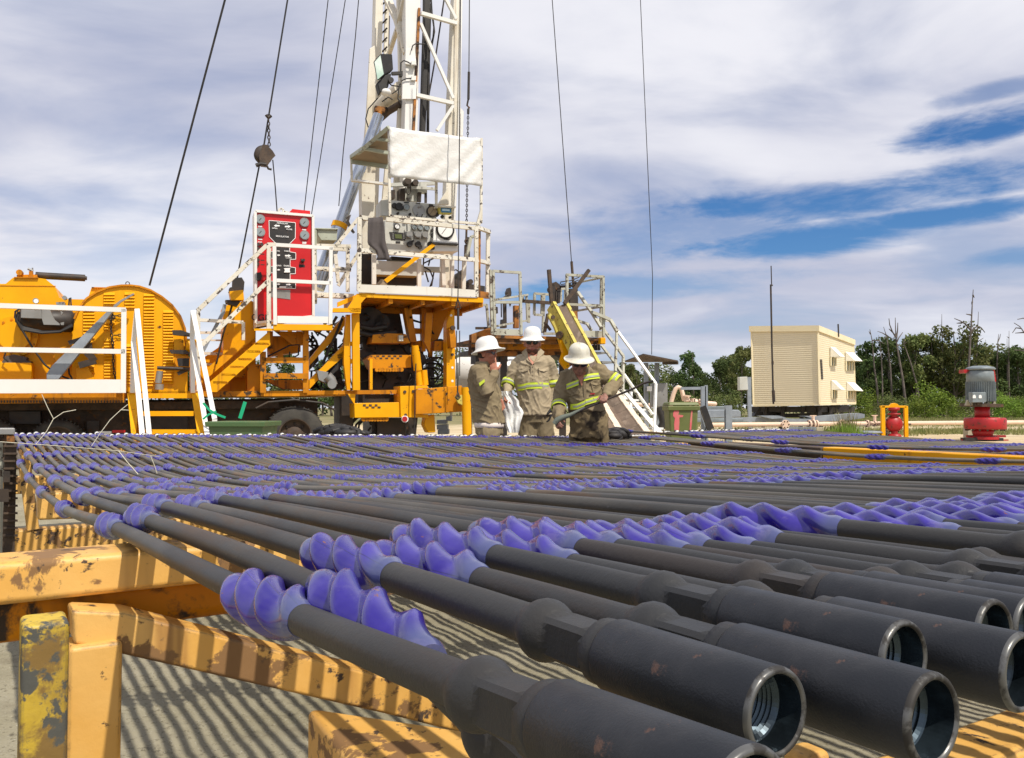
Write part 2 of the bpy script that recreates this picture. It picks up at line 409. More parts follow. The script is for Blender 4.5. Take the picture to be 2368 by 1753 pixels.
# ------------------------------------------------------------------ ground
def make_ground():
    m = bpy.data.materials.new('ground_earth'); m.use_nodes = True
    nt = NT(m.node_tree); b = nt.n['Principled BSDF']
    g = nt.node('ShaderNodeNewGeometry'); pos = g.outputs['Position']
    sep = nt.node('ShaderNodeSeparateXYZ'); nt.link(pos, sep.inputs[0])
    near = nt.mix(nt.ramp(nt.noise(pos, 1.1, 6), .35, .65), (0.255, 0.228, 0.148), (0.335, 0.305, 0.22))
    near = nt.mix(nt.ramp(nt.noise(pos, 9, 7, .7), .60, .68), near, (0.13, 0.115, 0.08))
    near = nt.mix(nt.ramp(nt.noise(pos, 55, 5, .7), .55, .66), near, (0.165, 0.145, 0.095)); near = nt.mix(nt.ramp(nt.noise(pos, 140, 3, .6), .62, .68), near, (0.42, 0.40, 0.33)); near = nt.mix(nt.math('MULTIPLY', nt.ramp(nt.noise(pos, 3.3, 5, .6), .52, .68), .5), near, (0.17, 0.145, 0.10))
    sand = nt.mix(nt.ramp(nt.noise(pos, .35, 6), .35, .65), (0.60, 0.50, 0.33), (0.50, 0.39, 0.23))
    sand = nt.mix(nt.ramp(nt.noise(nt.mapping(pos, (.25, 1.2, 1)), 1.0, 7, .7), .60, .68), sand, (0.26, 0.21, 0.11))
    f = nt.ramp(nt.math('ADD', sep.outputs[1], nt.math('MULTIPLY', nt.math('SUBTRACT', nt.noise(pos, .5, 5), .5), 6)), 16, 20)
    col = nt.mix(f, near, sand)
    # far strip: scrubby turf
    f2 = nt.ramp(nt.math('ADD', sep.outputs[1], nt.math('MULTIPLY', nt.math('SUBTRACT', nt.noise(pos, .3, 6), .5), 26)), 44, 55)
    col = nt.mix(f2, col, nt.mix(nt.ramp(nt.noise(nt.mapping(pos, (.3, .9, 1)), 1.0, 6, .7), .4, .6), (0.14, 0.15, 0.05), (0.30, 0.24, 0.13)))
    nt.link(col, b.inputs['Base Color']); b.inputs['Roughness'].default_value = .92; b.inputs['Specular IOR Level'].default_value = .2
    bn = nt.node('ShaderNodeBump'); bn.inputs['Strength'].default_value = .6; bn.inputs['Distance'].default_value = .02
    h = nt.math('ADD', nt.noise(pos, 14, 8, .65), nt.math('MULTIPLY', nt.noise(pos, 2.2, 3), 1.4))
    nt.link(h, bn.inputs['Height']); nt.link(bn.outputs[0], b.inputs['Normal'])
    mb = MB()
    # finer cells near the camera with a shallow unevenness, one sheet out to the horizon
    xs = [-3000, -800, -200, -60] + [i * 1.0 for i in range(-20, -3)] + [-3 + i * .05 for i in range(110)] + [i * 1.0 for i in range(3, 41)] + [60, 200, 800, 3000]
    ys = [-800, -100, -20] + [i * 1.0 for i in range(-6, 1)] + [1 + i * .05 for i in range(90)] + [6 + i * 1.0 for i in range(55)] + [90, 200, 800, 4000]
    nx = len(xs)
    vs = []
    for yy in ys:
        for xx in xs:
            z = 0.0
            if -20 < xx < 40 and -6 < yy < 60: z = .012 * math.sin(xx * 1.7 + yy * .6) * math.cos(yy * 1.1 - xx * .4)
            if -3.1 < xx < 2.6 and .9 < yy < 5.6: z += .008 * mnoise.noise(V((xx * 5, yy * 5, 0))) + .006 * mnoise.noise(V((xx * 13, yy * 13, 3)))
            vs.append((xx, yy, z - .014))
    fs = [(j * nx + i, j * nx + i + 1, (j + 1) * nx + i + 1, (j + 1) * nx + i) for j in range(len(ys) - 1) for i in range(nx - 1)]
    mb.add(vs, fs, True)
    o = build(mb, 'ground', m); tag(o, kind='structure')
make_ground()

# ------------------------------------------------------------------ sucker rods
def rod_mats():
    m = bpy.data.materials.new('rod_steel'); m.use_nodes = True
    nt = NT(m.node_tree); b = nt.n['Principled BSDF']
    tc = nt.node('ShaderNodeTexCoord'); oi = nt.node('ShaderNodeObjectInfo')
    cm = nt.node('ShaderNodeCombineXYZ'); rr = nt.math('MULTIPLY', oi.outputs['Random'], 53.0)
    for i in range(3): nt.link(rr, cm.inputs[i])
    ad = nt.node('ShaderNodeVectorMath'); ad.operation = 'ADD'; nt.link(tc.outputs['Object'], ad.inputs[0]); nt.link(cm.outputs[0], ad.inputs[1])
    v = ad.outputs[0]; vl = nt.mapping(v, (1, .22, 1))
    n1 = nt.noise(vl, 7, 6, .6)
    col = nt.mix(nt.ramp(n1, .38, .66), (0.066, 0.066, 0.063), (0.142, 0.128, 0.100))
    col = nt.mix(nt.math('MULTIPLY', nt.ramp(nt.noise(vl, 11, 7, .65), .50, .62), .8), col, (0.175, 0.100, 0.045))
    col = nt.mix(nt.ramp(nt.noise(nt.mapping(v, (1, .5, 1)), 55, 5, .7), .66, .72), col, (0.02, 0.015, 0.012))
    col = nt.mix(nt.math('MULTIPLY', nt.ramp(nt.noise(vl, 4, 5), .44, .68), .55), col, (0.26, 0.225, 0.165))
    # small bright scratches
    col = nt.mix(nt.ramp(nt.noise(nt.mapping(v, (3, 1, 3)), 34, 3, .5), .735, .76), col, (0.42, 0.40, 0.36))
    # bluer, cleaner metal towards the box end
    sp = nt.node('ShaderNodeSeparateXYZ'); nt.link(tc.outputs['Object'], sp.inputs[0])
    fe = nt.math('SUBTRACT', 1.0, nt.ramp(nt.math('ADD', sp.outputs[1], nt.math('MULTIPLY', nt.noise(v, 6), 1.2)), .9, 3.4))
    col = nt.mix(nt.math('MULTIPLY', fe, .88), col, (0.020, 0.022, 0.026))
    nt.link(col, b.inputs['Base Color'])
    nt.link(nt.math('ADD', nt.math('MULTIPLY', nt.noise(vl, 22, 5), .3), .34), b.inputs['Roughness'])
    b.inputs['Metallic'].default_value = .05; b.inputs['Specular IOR Level'].default_value = .28
    bn = nt.node('ShaderNodeBump'); bn.inputs['Strength'].default_value = .25; bn.inputs['Distance'].default_value = .003
    nt.link(nt.noise(v, 160, 5, .7), bn.inputs['Height']); nt.link(bn.outputs[0], b.inputs['Normal'])
    M['rod'] = m
    m = bpy.data.materials.new('coupling_steel'); m.use_nodes = True
    nt = NT(m.node_tree); b = nt.n['Principled BSDF']; tc = nt.node('ShaderNodeTexCoord'); v = tc.outputs['Object']
    col = nt.mix(nt.ramp(nt.noise(v, 16, 6), .4, .65), (0.014, 0.016, 0.020), (0.030, 0.031, 0.035))
    col = nt.mix(nt.ramp(nt.noise(v, 48, 7, .7), .64, .70), col, (0.10, 0.055, 0.04))
    nt.link(col, b.inputs['Base Color']); b.inputs['Metallic'].default_value = .05; b.inputs['Specular IOR Level'].default_value = .35
    nt.link(nt.math('ADD', nt.math('MULTIPLY', nt.noise(v, 60, 5), .25), .33), b.inputs['Roughness'])
    bn = nt.node('ShaderNodeBump'); bn.inputs['Strength'].default_value = .25; bn.inputs['Distance'].default_value = .001
    nt.link(nt.noise(v, 700, 3, .6), bn.inputs['Height']); nt.link(bn.outputs[0], b.inputs['Normal'])
    M['coupling'] = m
    M['rim'] = mat('bright_machined_rim', (0.13, 0.13, 0.125), .32, .5, spots=[((0.04, 0.037, 0.034), 60, .47, .58)])
    M['bore'] = mat('oily_machined_bore', (0.055, 0.080, 0.10), .25, .7, tint=[((0.015, 0.02, 0.025), 60, .8)])
    m = bpy.data.materials.new('purple_moulded_plastic'); m.use_nodes = True
    nt = NT(m.node_tree); b = nt.n['Principled BSDF']; tc = nt.node('ShaderNodeTexCoord'); oi = nt.node('ShaderNodeObjectInfo')
    cm = nt.node('ShaderNodeCombineXYZ'); rr = nt.math('MULTIPLY', oi.outputs['Random'], 19.0)
    for i in range(3): nt.link(rr, cm.inputs[i])
    ad = nt.node('ShaderNodeVectorMath'); ad.operation = 'ADD'; nt.link(tc.outputs['Object'], ad.inputs[0]); nt.link(cm.outputs[0], ad.inputs[1])
    v = ad.outputs[0]
    col = nt.mix(nt.ramp(nt.noise(v, 14, 5), .35, .65), (0.018, 0.008, 0.19), (0.050, 0.034, 0.29))
    sx = nt.node('ShaderNodeSeparateXYZ'); nt.link(tc.outputs['Object'], sx.inputs[0])
    seam = nt.math('LESS_THAN', nt.math('ABSOLUTE', sx.outputs[0]), .00045); col = nt.mix(nt.math('MULTIPLY', seam, .6), col, (0.012, 0.008, 0.07))
    # thin ends let the grey rod show through the plastic
    sp = nt.node('ShaderNodeSeparateXYZ'); nt.link(tc.outputs['Object'], sp.inputs[0])
    e = nt.ramp(nt.math('ABSOLUTE', sp.outputs[1]), .066, .094)
    col = nt.mix(nt.math('MULTIPLY', e, .75), col, (0.085, 0.105, 0.19))
    col = nt.mix(nt.math('MULTIPLY', nt.ramp(nt.noise(v, 26, 6, .65), .56, .68), .25), col, (0.20, 0.17, 0.30))
    col = nt.mix(nt.ramp(nt.noise(nt.mapping(v, (1.0, .5, 1.0)), 75, 5, .7), .665, .70), col, (0.16, 0.05, 0.05))
    nt.link(col, b.inputs['Base Color'])
    nt.link(nt.math('ADD', nt.math('MULTIPLY', nt.noise(v, 30, 5), .22), .08), b.inputs['Roughness'])
    b.inputs['Specular IOR Level'].default_value = .5
    b.inputs['Coat Weight'].default_value = .25; b.inputs['Coat Roughness'].default_value = .08
    bn = nt.node('ShaderNodeBump'); bn.inputs['Strength'].default_value = .12; bn.inputs['Distance'].default_value = .002
    nt.link(nt.noise(v, 90, 4, .6), bn.inputs['Height']); nt.link(bn.outputs[0], b.inputs['Normal'])
    M['purple'] = m
rod_mats()

S_END, S_FAR = .22, 7.62
HK = [(-.3, .120), (.1, .127), (.24, .129), (.6, .137), (1.56, .178), (2.54, .243), (3.5, .280), (4.5, .293), (5.5, .276), (6.4, .248), (7.1, .226), (7.9, .208)]
def spline(K):
    xs = [k[0] for k in K]; ys = [k[1] for k in K]
    ms = []
    for i in range(len(K)):
        a = max(0, i - 1); b = min(len(K) - 1, i + 1); ms.append((ys[b] - ys[a]) / (xs[b] - xs[a]))
    def f(x):
        if x <= xs[0]: return ys[0]
        if x >= xs[-1]: return ys[-1]
        for i in range(len(xs) - 1):
            if x <= xs[i + 1]:
                h = xs[i + 1] - xs[i]; t = (x - xs[i]) / h
                return (ys[i] * (2 * t**3 - 3 * t**2 + 1) + ys[i + 1] * (-2 * t**3 + 3 * t**2) + ms[i] * h * (t**3 - 2 * t**2 + t) + ms[i + 1] * h * (t**3 - t**2))
    return f
H0 = spline(HK)
H1 = spline([(.1, .122), (.24, .128), (.7, .163), (1.7, .215), (2.6, .279), (3.6, .318), (4.6, .337), (5.5, .327), (6.5, .285), (7.9, .22)])
H2 = spline([(.1, .205), (.3, .187), (.62, .150), (1.58, .190), (2.54, .238), (3.5, .268), (4.5, .280), (5.4, .268), (6.4, .249), (7.2, .222), (7.9, .205)])
def hump(s): return max(0.0, math.sin(math.pi * min(1, max(0, (s - 1.5) / 5.6))))
def prof(extra): return lambda s: H0(s) + extra * hump(s)

def shaft_mesh(hf, n):
    mb = MB(); rings = []
    def st(s, r, sq=0.0): rings.append((s, r, sq))
    e = S_END + .107
    st(e - .004, .0150); st(e, .0178); st(e + .009, .0178); st(e + .011, .0140)
    st(e + .014, .0140, .2); st(e + .018, .0150, 1); st(e + .046, .0150, 1); st(e + .050, .0145, .35)
    for k in range(9):
        a = k / 8; st(e + .052 + a * .038, .0150 + (.0046 * math.sin(math.pi * min(1, a * 1.45)) if a < .69 else 0) - .0028 * a)
    s = e + .096
    while s < S_FAR - .09:
        st(s, .0122); s += .05 if s < 1.4 else .12
    for k in range(7):
        a = k / 6; st(S_FAR - .09 + a * .03, .0125 + .0045 * math.sin(math.pi * a))
    st(S_FAR - .056, .0145, 1); st(S_FAR - .034, .0145, 1); st(S_FAR - .032, .017); st(S_FAR - .022, .017); st(S_FAR - .02, .012); st(S_FAR, .012)
    vs = []; fs = []
    for (s, r, sq) in rings:
        z = -hf(s)
        for k in range(n):
            t = 2 * math.pi * (k + .5) / n; c, q = math.cos(t), math.sin(t)
            rr_ = r
            if sq:
                mx = max(abs(c), abs(q)); rs = min(.0118 / mx, .0182); rr_ = r * (1 - sq) + rs * sq
            vs.append((rr_ * c, s, z + rr_ * q))
    m = len(rings)
    for i in range(m - 1):
        for k in range(n):
            k2 = (k + 1) % n; fs.append((i * n + k, i * n + k2, (i + 1) * n + k2, (i + 1) * n + k))
    # smooth shading except round the wrench square
    o = 0
    mb.add(vs, fs, True)
    for i in range(m - 1):
        if rings[i][2] or rings[i + 1][2]:
            for k in range(n): mb.sm[i * n + k] = False
    mb.add(vs[-n:], [tuple(reversed(range(n)))])
    me = mb.mesh('shaft'); me.materials.append(M['rod']); return me
def guide_mesh(phase, nu, nv):
    L = .200; vs = []; fs = []; nb = 3
    for j in range(nv + 1):
        y = -L / 2 + L * j / nv; a = abs(y) / (L / 2)
        env = 1.0 if a < .58 else max(0.0, 1 - ((a - .58) / .36)) ** .9 if a < .94 else 0
        r0 = .0148 - .0022 * max(0, (a - .93) / .07)
        for k in range(nu):
            t = 2 * math.pi * k / nu
            ph = nb * t + phase + y / .060 * 2 * math.pi
            u = (ph / (2 * math.pi)) % 1.0                      # leaning vanes with a crisp crest, one flank steeper than the other
            w = u / .60 if u < .60 else (1 - u) / .40
            w = (min(w, .86) / .86) ** 1.15
            r = r0 + (.0240 - r0) * env * w
            vs.append((r * math.cos(t), y, r * math.sin(t)))
    for j in range(nv):
        for k in range(nu):
            k2 = (k + 1) % nu; fs.append((j * nu + k, j * nu + k2, (j + 1) * nu + k2, (j + 1) * nu + k))
    mb = MB().add(vs, fs, True)
    mb.add(vs[:nu], [tuple(range(nu))]); mb.add(vs[-nu:], [tuple(reversed(range(nu)))])
    me = mb.mesh('rod_guide'); me.materials.append(M['purple']); return me
def coupling_mesh(n):
    ro, ri = .0193, .0160
    mb = MB()
    mb.lathe([(.0150, .107), (.0180, .107), (ro, .1045), (ro, .0025), (ro - .0006, .0008), (ro - .0014, 0), (ri + .0006, 0), (ri, .0012)], axis=(0, 1, 0), n=n)
    prof_ = [(ri, .0012), (ri, .013), (ri - .0008, .0135)]
    z = .015
    while z < .052:
        prof_ += [(ri - .0024, z), (ri - .0008, z + .0012)]; z += .0026
    prof_ += [(ri - .002, .060), (0.0001, .062)]
    nb = len(mb.f)
    mb.lathe(prof_, axis=(0, 1, 0), n=n, smooth=False)
    me = mb.mesh('coupling'); me.materials.append(M['coupling']); me.materials.append(M['bore']); me.materials.append(M['rim'])
    for i, p in enumerate(me.polygons):
        if i >= nb: p.material_index = 1
        elif 3 * n <= i: p.material_index = 2
    return me
def cap_mesh(n):
    mb = MB(); mb.lathe([(.012, .018), (.022, .019), (.0235, .026), (.022, .034), (.012, .035), (.0001, .045)], axis=(0, 1, 0), n=n)
    nb = len(mb.f)
    mb.lathe([(.012, -.016), (.0185, -.014), (.0195, -.008), (.0195, .012), (.018, .0185)], axis=(0, 1, 0), n=n)
    me = mb.mesh('thread_protector'); me.materials.append(M['black']); me.materials.append(M['whiteclean'])
    for i, p in enumerate(me.polygons):
        if i >= nb: p.material_index = 1
    return me
G_HI = [guide_mesh(p, 72, 84) for p in (0.0, 1.5, 3.1, 4.6)]
G_LO = [guide_mesh(p, 30, 34) for p in (0.3, 1.3, 2.2, 3.3, 4.2, 5.3)]
COUP = coupling_mesh(48); CAP = cap_mesh(14)
PROFS = [prof(0.0), prof(.012), prof(.024), prof(.036)]
SHAFTS_HI = [shaft_mesh(p, 24) for p in PROFS[:2]]
SHAFTS_LO = [shaft_mesh(p, 10) for p in PROFS]
SH1 = shaft_mesh(H1, 24); SH2 = shaft_mesh(H2, 24)
GROUP = 'steel rods with purple guides on the pipe rack'
def rod(t, hf, shaft, dz=0.0, ds=0.0, g0=.70, dg=.952, hi=False, label=None, rot=0.0, pivot=None, group=GROUP, tilt=0.0, skip=()):
    base = ps(0, t, ZC + dz) + U * ds
    r = bpy.data.objects.new('sucker_rod', None); link(r); r.empty_display_size = .05
    r.location = base; r.rotation_euler = (tilt, 0, TH + rot)
    tag(r, label or 'dark steel rod with purple spiral guides packed among many side by side', 'steel rod', group)
    def child(name, me, y, z, rx=0, ry=0):
        o = bpy.data.objects.new(name, me); link(o, r); o.location = (0, y, z); o.rotation_euler = (rx, ry, 0); return o
    child('shaft', shaft, 0, 0)
    sl = lambda s: math.atan(-(hf(s + .02) - hf(s - .02)) / .04)
    for n in range(8):
        if n in skip: continue
        s = g0 + dg * n + rnd.uniform(-.012, .012)
        me = rnd.choice(G_HI) if (hi and n < 3) or (n == 0) else rnd.choice(G_LO)
        ry = rnd.uniform(0, 6.28)
        child('rod_guide', me, s, -hf(s), sl(s), 0).rotation_euler = Euler((sl(s), 0, 0)).to_matrix().to_4x4().__matmul__(Matrix.Rotation(ry, 4, 'Y')).to_euler()
    child('coupling', COUP, S_END, -hf(S_END), sl(.25))
    child('thread_protector', CAP, S_FAR - .02, -hf(S_FAR), sl(7.6))
    return r
NEARLAB = {
 0: 'leftmost steel rod, its big purple guide nearest the camera',
 1: 'second rod from the left, its near guide low behind the leftmost rod',
 2: 'third rod from the left, its open threaded socket wholly in view',
 3: 'fourth rod from the left, its open socket lowest in the bottom right',
 4: 'fifth rod from the left, its socket set back behind two big open sockets',
 5: 'sixth rod from the left, its bright-rimmed socket cut by the right picture edge',
}
rod(.209, H1, SH1, hi=True, g0=.757, dg=.98, ds=-.035, label=NEARLAB[0])
rod(.238, H2, SH2, hi=True, g0=.575, dg=.972, label=NEARLAB[1])
near = [(.286, .02, .71, 0), (.334, -.02, .70, 0), (.382, .023, .71, .006), (.430, -.008, .69, 0), (.478, .03, .705, .003)]
for i, (t, ds, g0, dz) in enumerate(near):
    rod(t, PROFS[0], SHAFTS_HI[0], ds=ds, g0=g0, dz=dz, hi=True, label=NEARLAB.get(i + 2) if i < 4 else None)
t = .526; k = 0
while t < 6.3:
    vi = min(3, int(1.2 + (t - .5) * .9 + rnd.uniform(-.3, .3))) if t > 1 else 1
    slow = .030 * math.sin(t * 5.1) + .018 * math.sin(t * 17.0 + 1)
    dz = -.022 * (t - .24) + rnd.uniform(-.005, .005) + (.010 if rnd.random() < .12 else 0)
    hi = t < 1.0
    rod(t, PROFS[vi], SHAFTS_HI[1] if hi and vi == 1 else SHAFTS_LO[vi], ds=slow + rnd.uniform(-.035, .035), dz=dz, g0=.70 + rnd.uniform(-.02, .02), hi=hi, rot=0 if t < 1 else rnd.uniform(-.0025, .0025))
    t += .048 + rnd.uniform(-.0012, .0025); k += 1
T_EDGE = t
# two loose rods lying askew on top of the pack near its far edge
a0 = math.atan(.17)
def skew(t7, dz, rot, lab):
    # placed so that the far end sits at lateral t7
    far = ps(7.55, t7, 0); d = -U * math.cos(rot) + VV * math.sin(rot)
    base = far - (U * math.cos(rot) - VV * math.sin(rot)) * 7.55
    r = rod(0, PROFS[1], SHAFTS_LO[1], dz=0, label=lab, rot=rot)
    r.location = (base.x, base.y, ZC + dz)
skew(6.22, -.045, math.atan(.185), 'loose dark rod slanting across the top of the pack towards its far right corner')
skew(6.50, -.13, math.atan(.06), 'dark rod at the far right rim of the main pack beside the yellow beam')
for q in range(5): skew(6.55 + .05 * q, -.125, math.atan(.045 - .008 * q), 'one of the few dark rods between the main pack and the yellow beam')
t = 7.12
while t < 9.3:
    rod(t, PROFS[1], SHAFTS_LO[1], ds=rnd.uniform(-.1, .1) + .05, dz=-.085 + rnd.uniform(-.004, .004), g0=.62 + rnd.uniform(-.02, .02),
        label='dark steel rod with purple guides in the second pack beyond the yellow beam', group='steel rods in the second pack beyond the yellow beam')
    t += .049

# ------------------------------------------------------------------ yellow rod rack
M['rack'] = mat('worn_yellow_rack_paint', (0.78, 0.44, 0.105), .5, tint=[((0.60, 0.30, 0.05), 2.0, .55), ((0.82, 0.52, 0.18), 5, .5)],
                spots=[((0.24, 0.13, 0.05), 8, .535, .575), ((0.07, 0.045, 0.03), 17, .59, .625)], streak=((0.33, 0.16, 0.045), 8, .56, .72), bump=(26, .35, .004), edge=((0.14, 0.085, 0.045), .010))
M['rackworn'] = mat('yellow_post_worn_to_metal', (0.60, 0.42, 0.035), .5, tint=[((0.30, 0.19, 0.03), 9, .9)],
                spots=[((0.20, 0.12, 0.03), 13, .46, .56), ((0.075, 0.075, 0.065), 19, .53, .58)], bump=(30, .5, .004), edge=((0.085, 0.085, 0.075), .010))
rk = thing('rod_rack', 'worn yellow steel rack carrying the rods, its beam and posts at lower left', 'pipe rack', ps(1.45, 3.0, 0))
def sbox(mb, s0, s1, t0, t1, z0, z1):
    return mb.hexa([ps(s0, t0, z0), ps(s0, t1, z0), ps(s1, t1, z0), ps(s1, t0, z0), ps(s0, t0, z1), ps(s0, t1, z1), ps(s1, t1, z1), ps(s1, t0, z1)])
mb = MB(); sbox(mb, 1.45, 1.56, -1.9, 6.35, 1 - .292, 1 - .228); build(mb, 'cross_beam', M['rack'], rk, bevel=.012, seg=3)
mb = MB(); sbox(mb, 1.51, 1.60, -1.9, 6.35, 1 - .365, 1 - .287); build(mb, 'lower_beam', M['orange'], rk, bevel=.024, seg=4)  # darker orange stands in for the shade under the cross beam's overhang
def slope_beam(s0, s1, t0, t1, z0, z1, dp):
    mb = MB(); mb.hexa([ps(s0, t0, z0 - dp), ps(s0, t1, z1 - dp), ps(s1, t1, z1 - dp), ps(s1, t0, z0 - dp), ps(s0, t0, z0), ps(s0, t1, z1), ps(s1, t1, z1), ps(s1, t0, z0)])
    build(mb, 'cross_beam', M['rack'], rk, bevel=.012)
slope_beam(4.2, 4.3, .22, 6.2, .63, .47, .12)
slope_beam(7.05, 7.15, .22, 6.2, .735, .59, .12)
mb = MB(); sbox(mb, 7.9, 8.0, -.9, 6.1, .30, .44); build(mb, 'cross_beam', M['rack'], rk, bevel=.012)
mb = MB(); sbox(mb, .62, .72, .9, 6.35, .40, .52); build(mb, 'cross_beam', M['rack'], rk, bevel=.012)
mb = MB(); sbox(mb, 6.6, 6.75, -1.2, 6.3, 0, .17); build(mb, 'foot_beam', M['rack'], rk, bevel=.012)
mb = MB(); sbox(mb, -1.5, 5.2, 6.86, 7.06, .46, .622); build(mb, 'side_beam', M['yellow'], rk, bevel=.012)
mb = MB(); sbox(mb, 5.2, 7.0, 6.84, 7.08, .46, .622); build(mb, 'side_beam', M['brown'], rk, bevel=.012)
mb = MB()
mb.prism([ats('L', x, y, 1.40) for x, y in ((350, 920), (620, 932), (1923, 1252), (2300, 1345), (2300, 1535), (1923, 1440), (600, 1140), (365, 1095))], U * .07)
build(mb, 'brace', M['rack'], rk, bevel=.007)
a = ats('L', 338, 1110, 1.385); b = ats('L', 607, 1150, 1.385)
ta, tb = a.dot(VV), b.dot(VV)
mb = MB(); sbox(mb, 1.385, 1.46, ta, tb, 0, a.z); build(mb, 'leg', M['rack'], rk, bevel=.008, seg=3)
a = ats('L', 108, 1000, 1.24); b = ats('L', 345, 1000, 1.24)
mb = MB(); sbox(mb, 1.24, 1.31, a.dot(VV), b.dot(VV), 0, a.z); build(mb, 'post', M['rackworn'], rk, bevel=.007, seg=3)
for tt in (3.0, 6.0):
    mb = MB(); sbox(mb, 1.46, 1.54, tt, tt + .08, 0, .66); build(mb, 'leg', M['rack'], rk, bevel=.008)
for (p, q, w) in (((300, 470), (420, 1400), .075), ((255, 450), (190, 620), .05)):
    mb = MB(); mb.bar(ats('F', *p, 6.62), ats('F', *q, 6.62), w, .06, up=U); build(mb, 'leg', M['rack'], rk)
for tt in (3.0, 6.0):
    mb = MB(); sbox(mb, 7.06, 7.14, tt, tt + .08, 0, .6); build(mb, 'leg', M['rack'], rk)
slope_beam(7.05, 7.15, 6.2, 7.0, .59, .60, .10)
# pad block under the near ends
zt = .50
P4 = [atz('L', 1515, 1392, zt), atz('L', 1925, 1452, zt)]
e1 = P4[0] + (atz('L', 1745, 1652, zt) - atz('L', 1560, 1415, zt)).normalized() * .34
far_ = P4[0] + (P4[1] - P4[0]).normalized() * .30
loop = [P4[0], far_, far_ + (e1 - P4[0]), e1]
loop = [p - V((0, 0, .28)) for p in loop]
mb = MB(); mb.prism(list(reversed(loop)), V((0, 0, .28))); build(mb, 'pad_block', M['rack'], rk, bevel=.014, seg=3)
mb = MB(); c = (loop[0] + loop[2]) / 2; mb.box((c.x, c.y, .11), .12, .12, .22); build(mb, 'leg', M['rack'], rk)
# stub post showing between the sockets
c = atz('N', 780, 1600, .52); mb = MB(); mb.box((c.x, c.y, .26), .05, .05, .52, ax=VV, ay=U); build(mb, 'post', M['rack'], rk, bevel=.012, seg=3)
for tt in (2.2, 5.0):
    mb = MB(); sbox(mb, .63, .71, tt, tt + .08, 0, .41); build(mb, 'leg', M['rack'], rk)
# rusty ladder-like end post at the far left
ep = thing('rack_end_post', 'rusty brown ladder-like end post at the far left tip of the rods', 'post', ats('F', 135, 1600, 6.1))
S6 = 6.1
def fbox(mb, x0, y0, x1, y1, s0, dp, c='F'):
    p = [ats(c, x0, y1, s0), ats(c, x1, y1, s0), ats(c, x1, y0, s0), ats(c, x0, y0, s0)]
    return mb.prism(p, U * dp)
mb = MB(); a = ats('F', 60, 300, S6); b = ats('F', 215, 300, S6); sbox(mb, S6, S6 + .06, a.dot(VV), b.dot(VV), 0, a.z); build(mb, 'upright', M['brown'], ep)
mb = MB()
for i in range(13):
    y0 = 330 + i * 95; fbox(mb, 45, y0, 226, y0 + 22, S6 - .025, .03)
build(mb, 'rung', M['brown'], ep)
mb = MB(); fbox(mb, -60, 112, 192, 195, S6 - .03, .16); build(mb, 'cap_plate', M['steel'], ep, bevel=.006)
mb = MB(); fbox(mb, 84, 200, 188, 292, S6 - .02, .10); build(mb, 'stop_block', M['rustyorange'], ep, bevel=.006)
mb = MB(); fbox(mb, 0, 300, 38, 1700, S6 + .1, .05); build(mb, 'side_rail', M['oldrail'], ep)
mb = MB(); fbox(mb, 40, 660, 128, 800, S6 - .06, .05); fbox(mb, -50, 890, 112, 1050, S6 - .06, .05); build(mb, 'clamp_plate', M['dark'], ep)

# dry grass stalks poking over the rods
def stalk(name, paths, r, label):
    o = None
    mb = MB()
    for pts in paths: mb.tube(pts, r, 5)
    og = paths[0][0]
    o = build(mb, name, M['straw'], None, origin=og); tag(o, label, 'grass stalk')
M['straw'] = mat('dry_straw', (0.62, 0.58, 0.44), .7)
stalk('dry_grass_stalk', [[ats('F', 0, 285, 1.9), ats('F', 700, 335, 2.0), ats('F', 1500, 400, 2.2), ats('F', 1920, 460, 2.3), ats('F', 2030, 480, 2.35)],
       [ats('F', 1510, 400, 2.2), ats('F', 1620, 540, 2.15), ats('F', 1760, 700, 2.1)], [ats('F', 1915, 460, 2.3), ats('F', 1965, 580, 2.3), ats('F', 2000, 690, 2.3)]],
      .0009, 'long pale dry grass stalk lying level across the left rods')
stalk('dry_grass_stalk', [[ats('A', 230, 1335, 4.6), ats('A', 300, 1250, 4.6), ats('A', 345, 1168, 4.6), ats('A', 410, 1125, 4.6), ats('A', 490, 1110, 4.6)],
       [ats('A', 345, 1168, 4.6), ats('A', 305, 1090, 4.6), ats('A', 270, 1010, 4.6)]], .0019, 'forked pale dry stalk rising in front of the left white-edged walkway')
stalk('dry_grass_stalk', [[ats('A', 590, 1345, 4.6), ats('A', 640, 1270, 4.6), ats('A', 710, 1175, 4.6), ats('A', 780, 1110, 4.6), ats('A', 825, 1075, 4.6)],
       [ats('A', 780, 1110, 4.6), ats('A', 830, 1112, 4.6)]], .0019, 'single bent dry stalk rising left of the yellow steps')
# ------------------------------------------------------------------ the service rig (one vehicle) and what stands by it
def rbar(mb, c, pts, B, w, d=None, closed=False):
    """chain of square bars through measured points, all in the plane B (or point-wise B)"""
    mb.gid += 1; mb.hold += 1; P = []
    for p in pts:
        bb = p[2] if len(p) > 2 else B
        P.append(rg(c, p[0], p[1], bb))
    if closed: P.append(P[0])
    for i in range(len(P) - 1):
        mb.bar(P[i], P[i + 1], w, d or w, up=RB)
    mb.hold -= 1; return mb
def rtube(mb, c, pts, B, r, n=8):
    mb.tube([rg(c, p[0], p[1], p[2] if len(p) > 2 else B) for p in pts], r, n); return mb
def rpoly(mb, c, pts, B, depth):
    return mb.prism([rg(c, x, y, B) for x, y in reversed(pts)], RB * depth)
def rdisc(mb, c, x, y, B, r, depth, n=20):
    o = rg(c, x, y, B); mb.lathe([(0.0001, 0), (r, 0), (r, depth), (0.0001, depth)], o=o - RB * depth, axis=RB, n=n, smooth=False); return mb
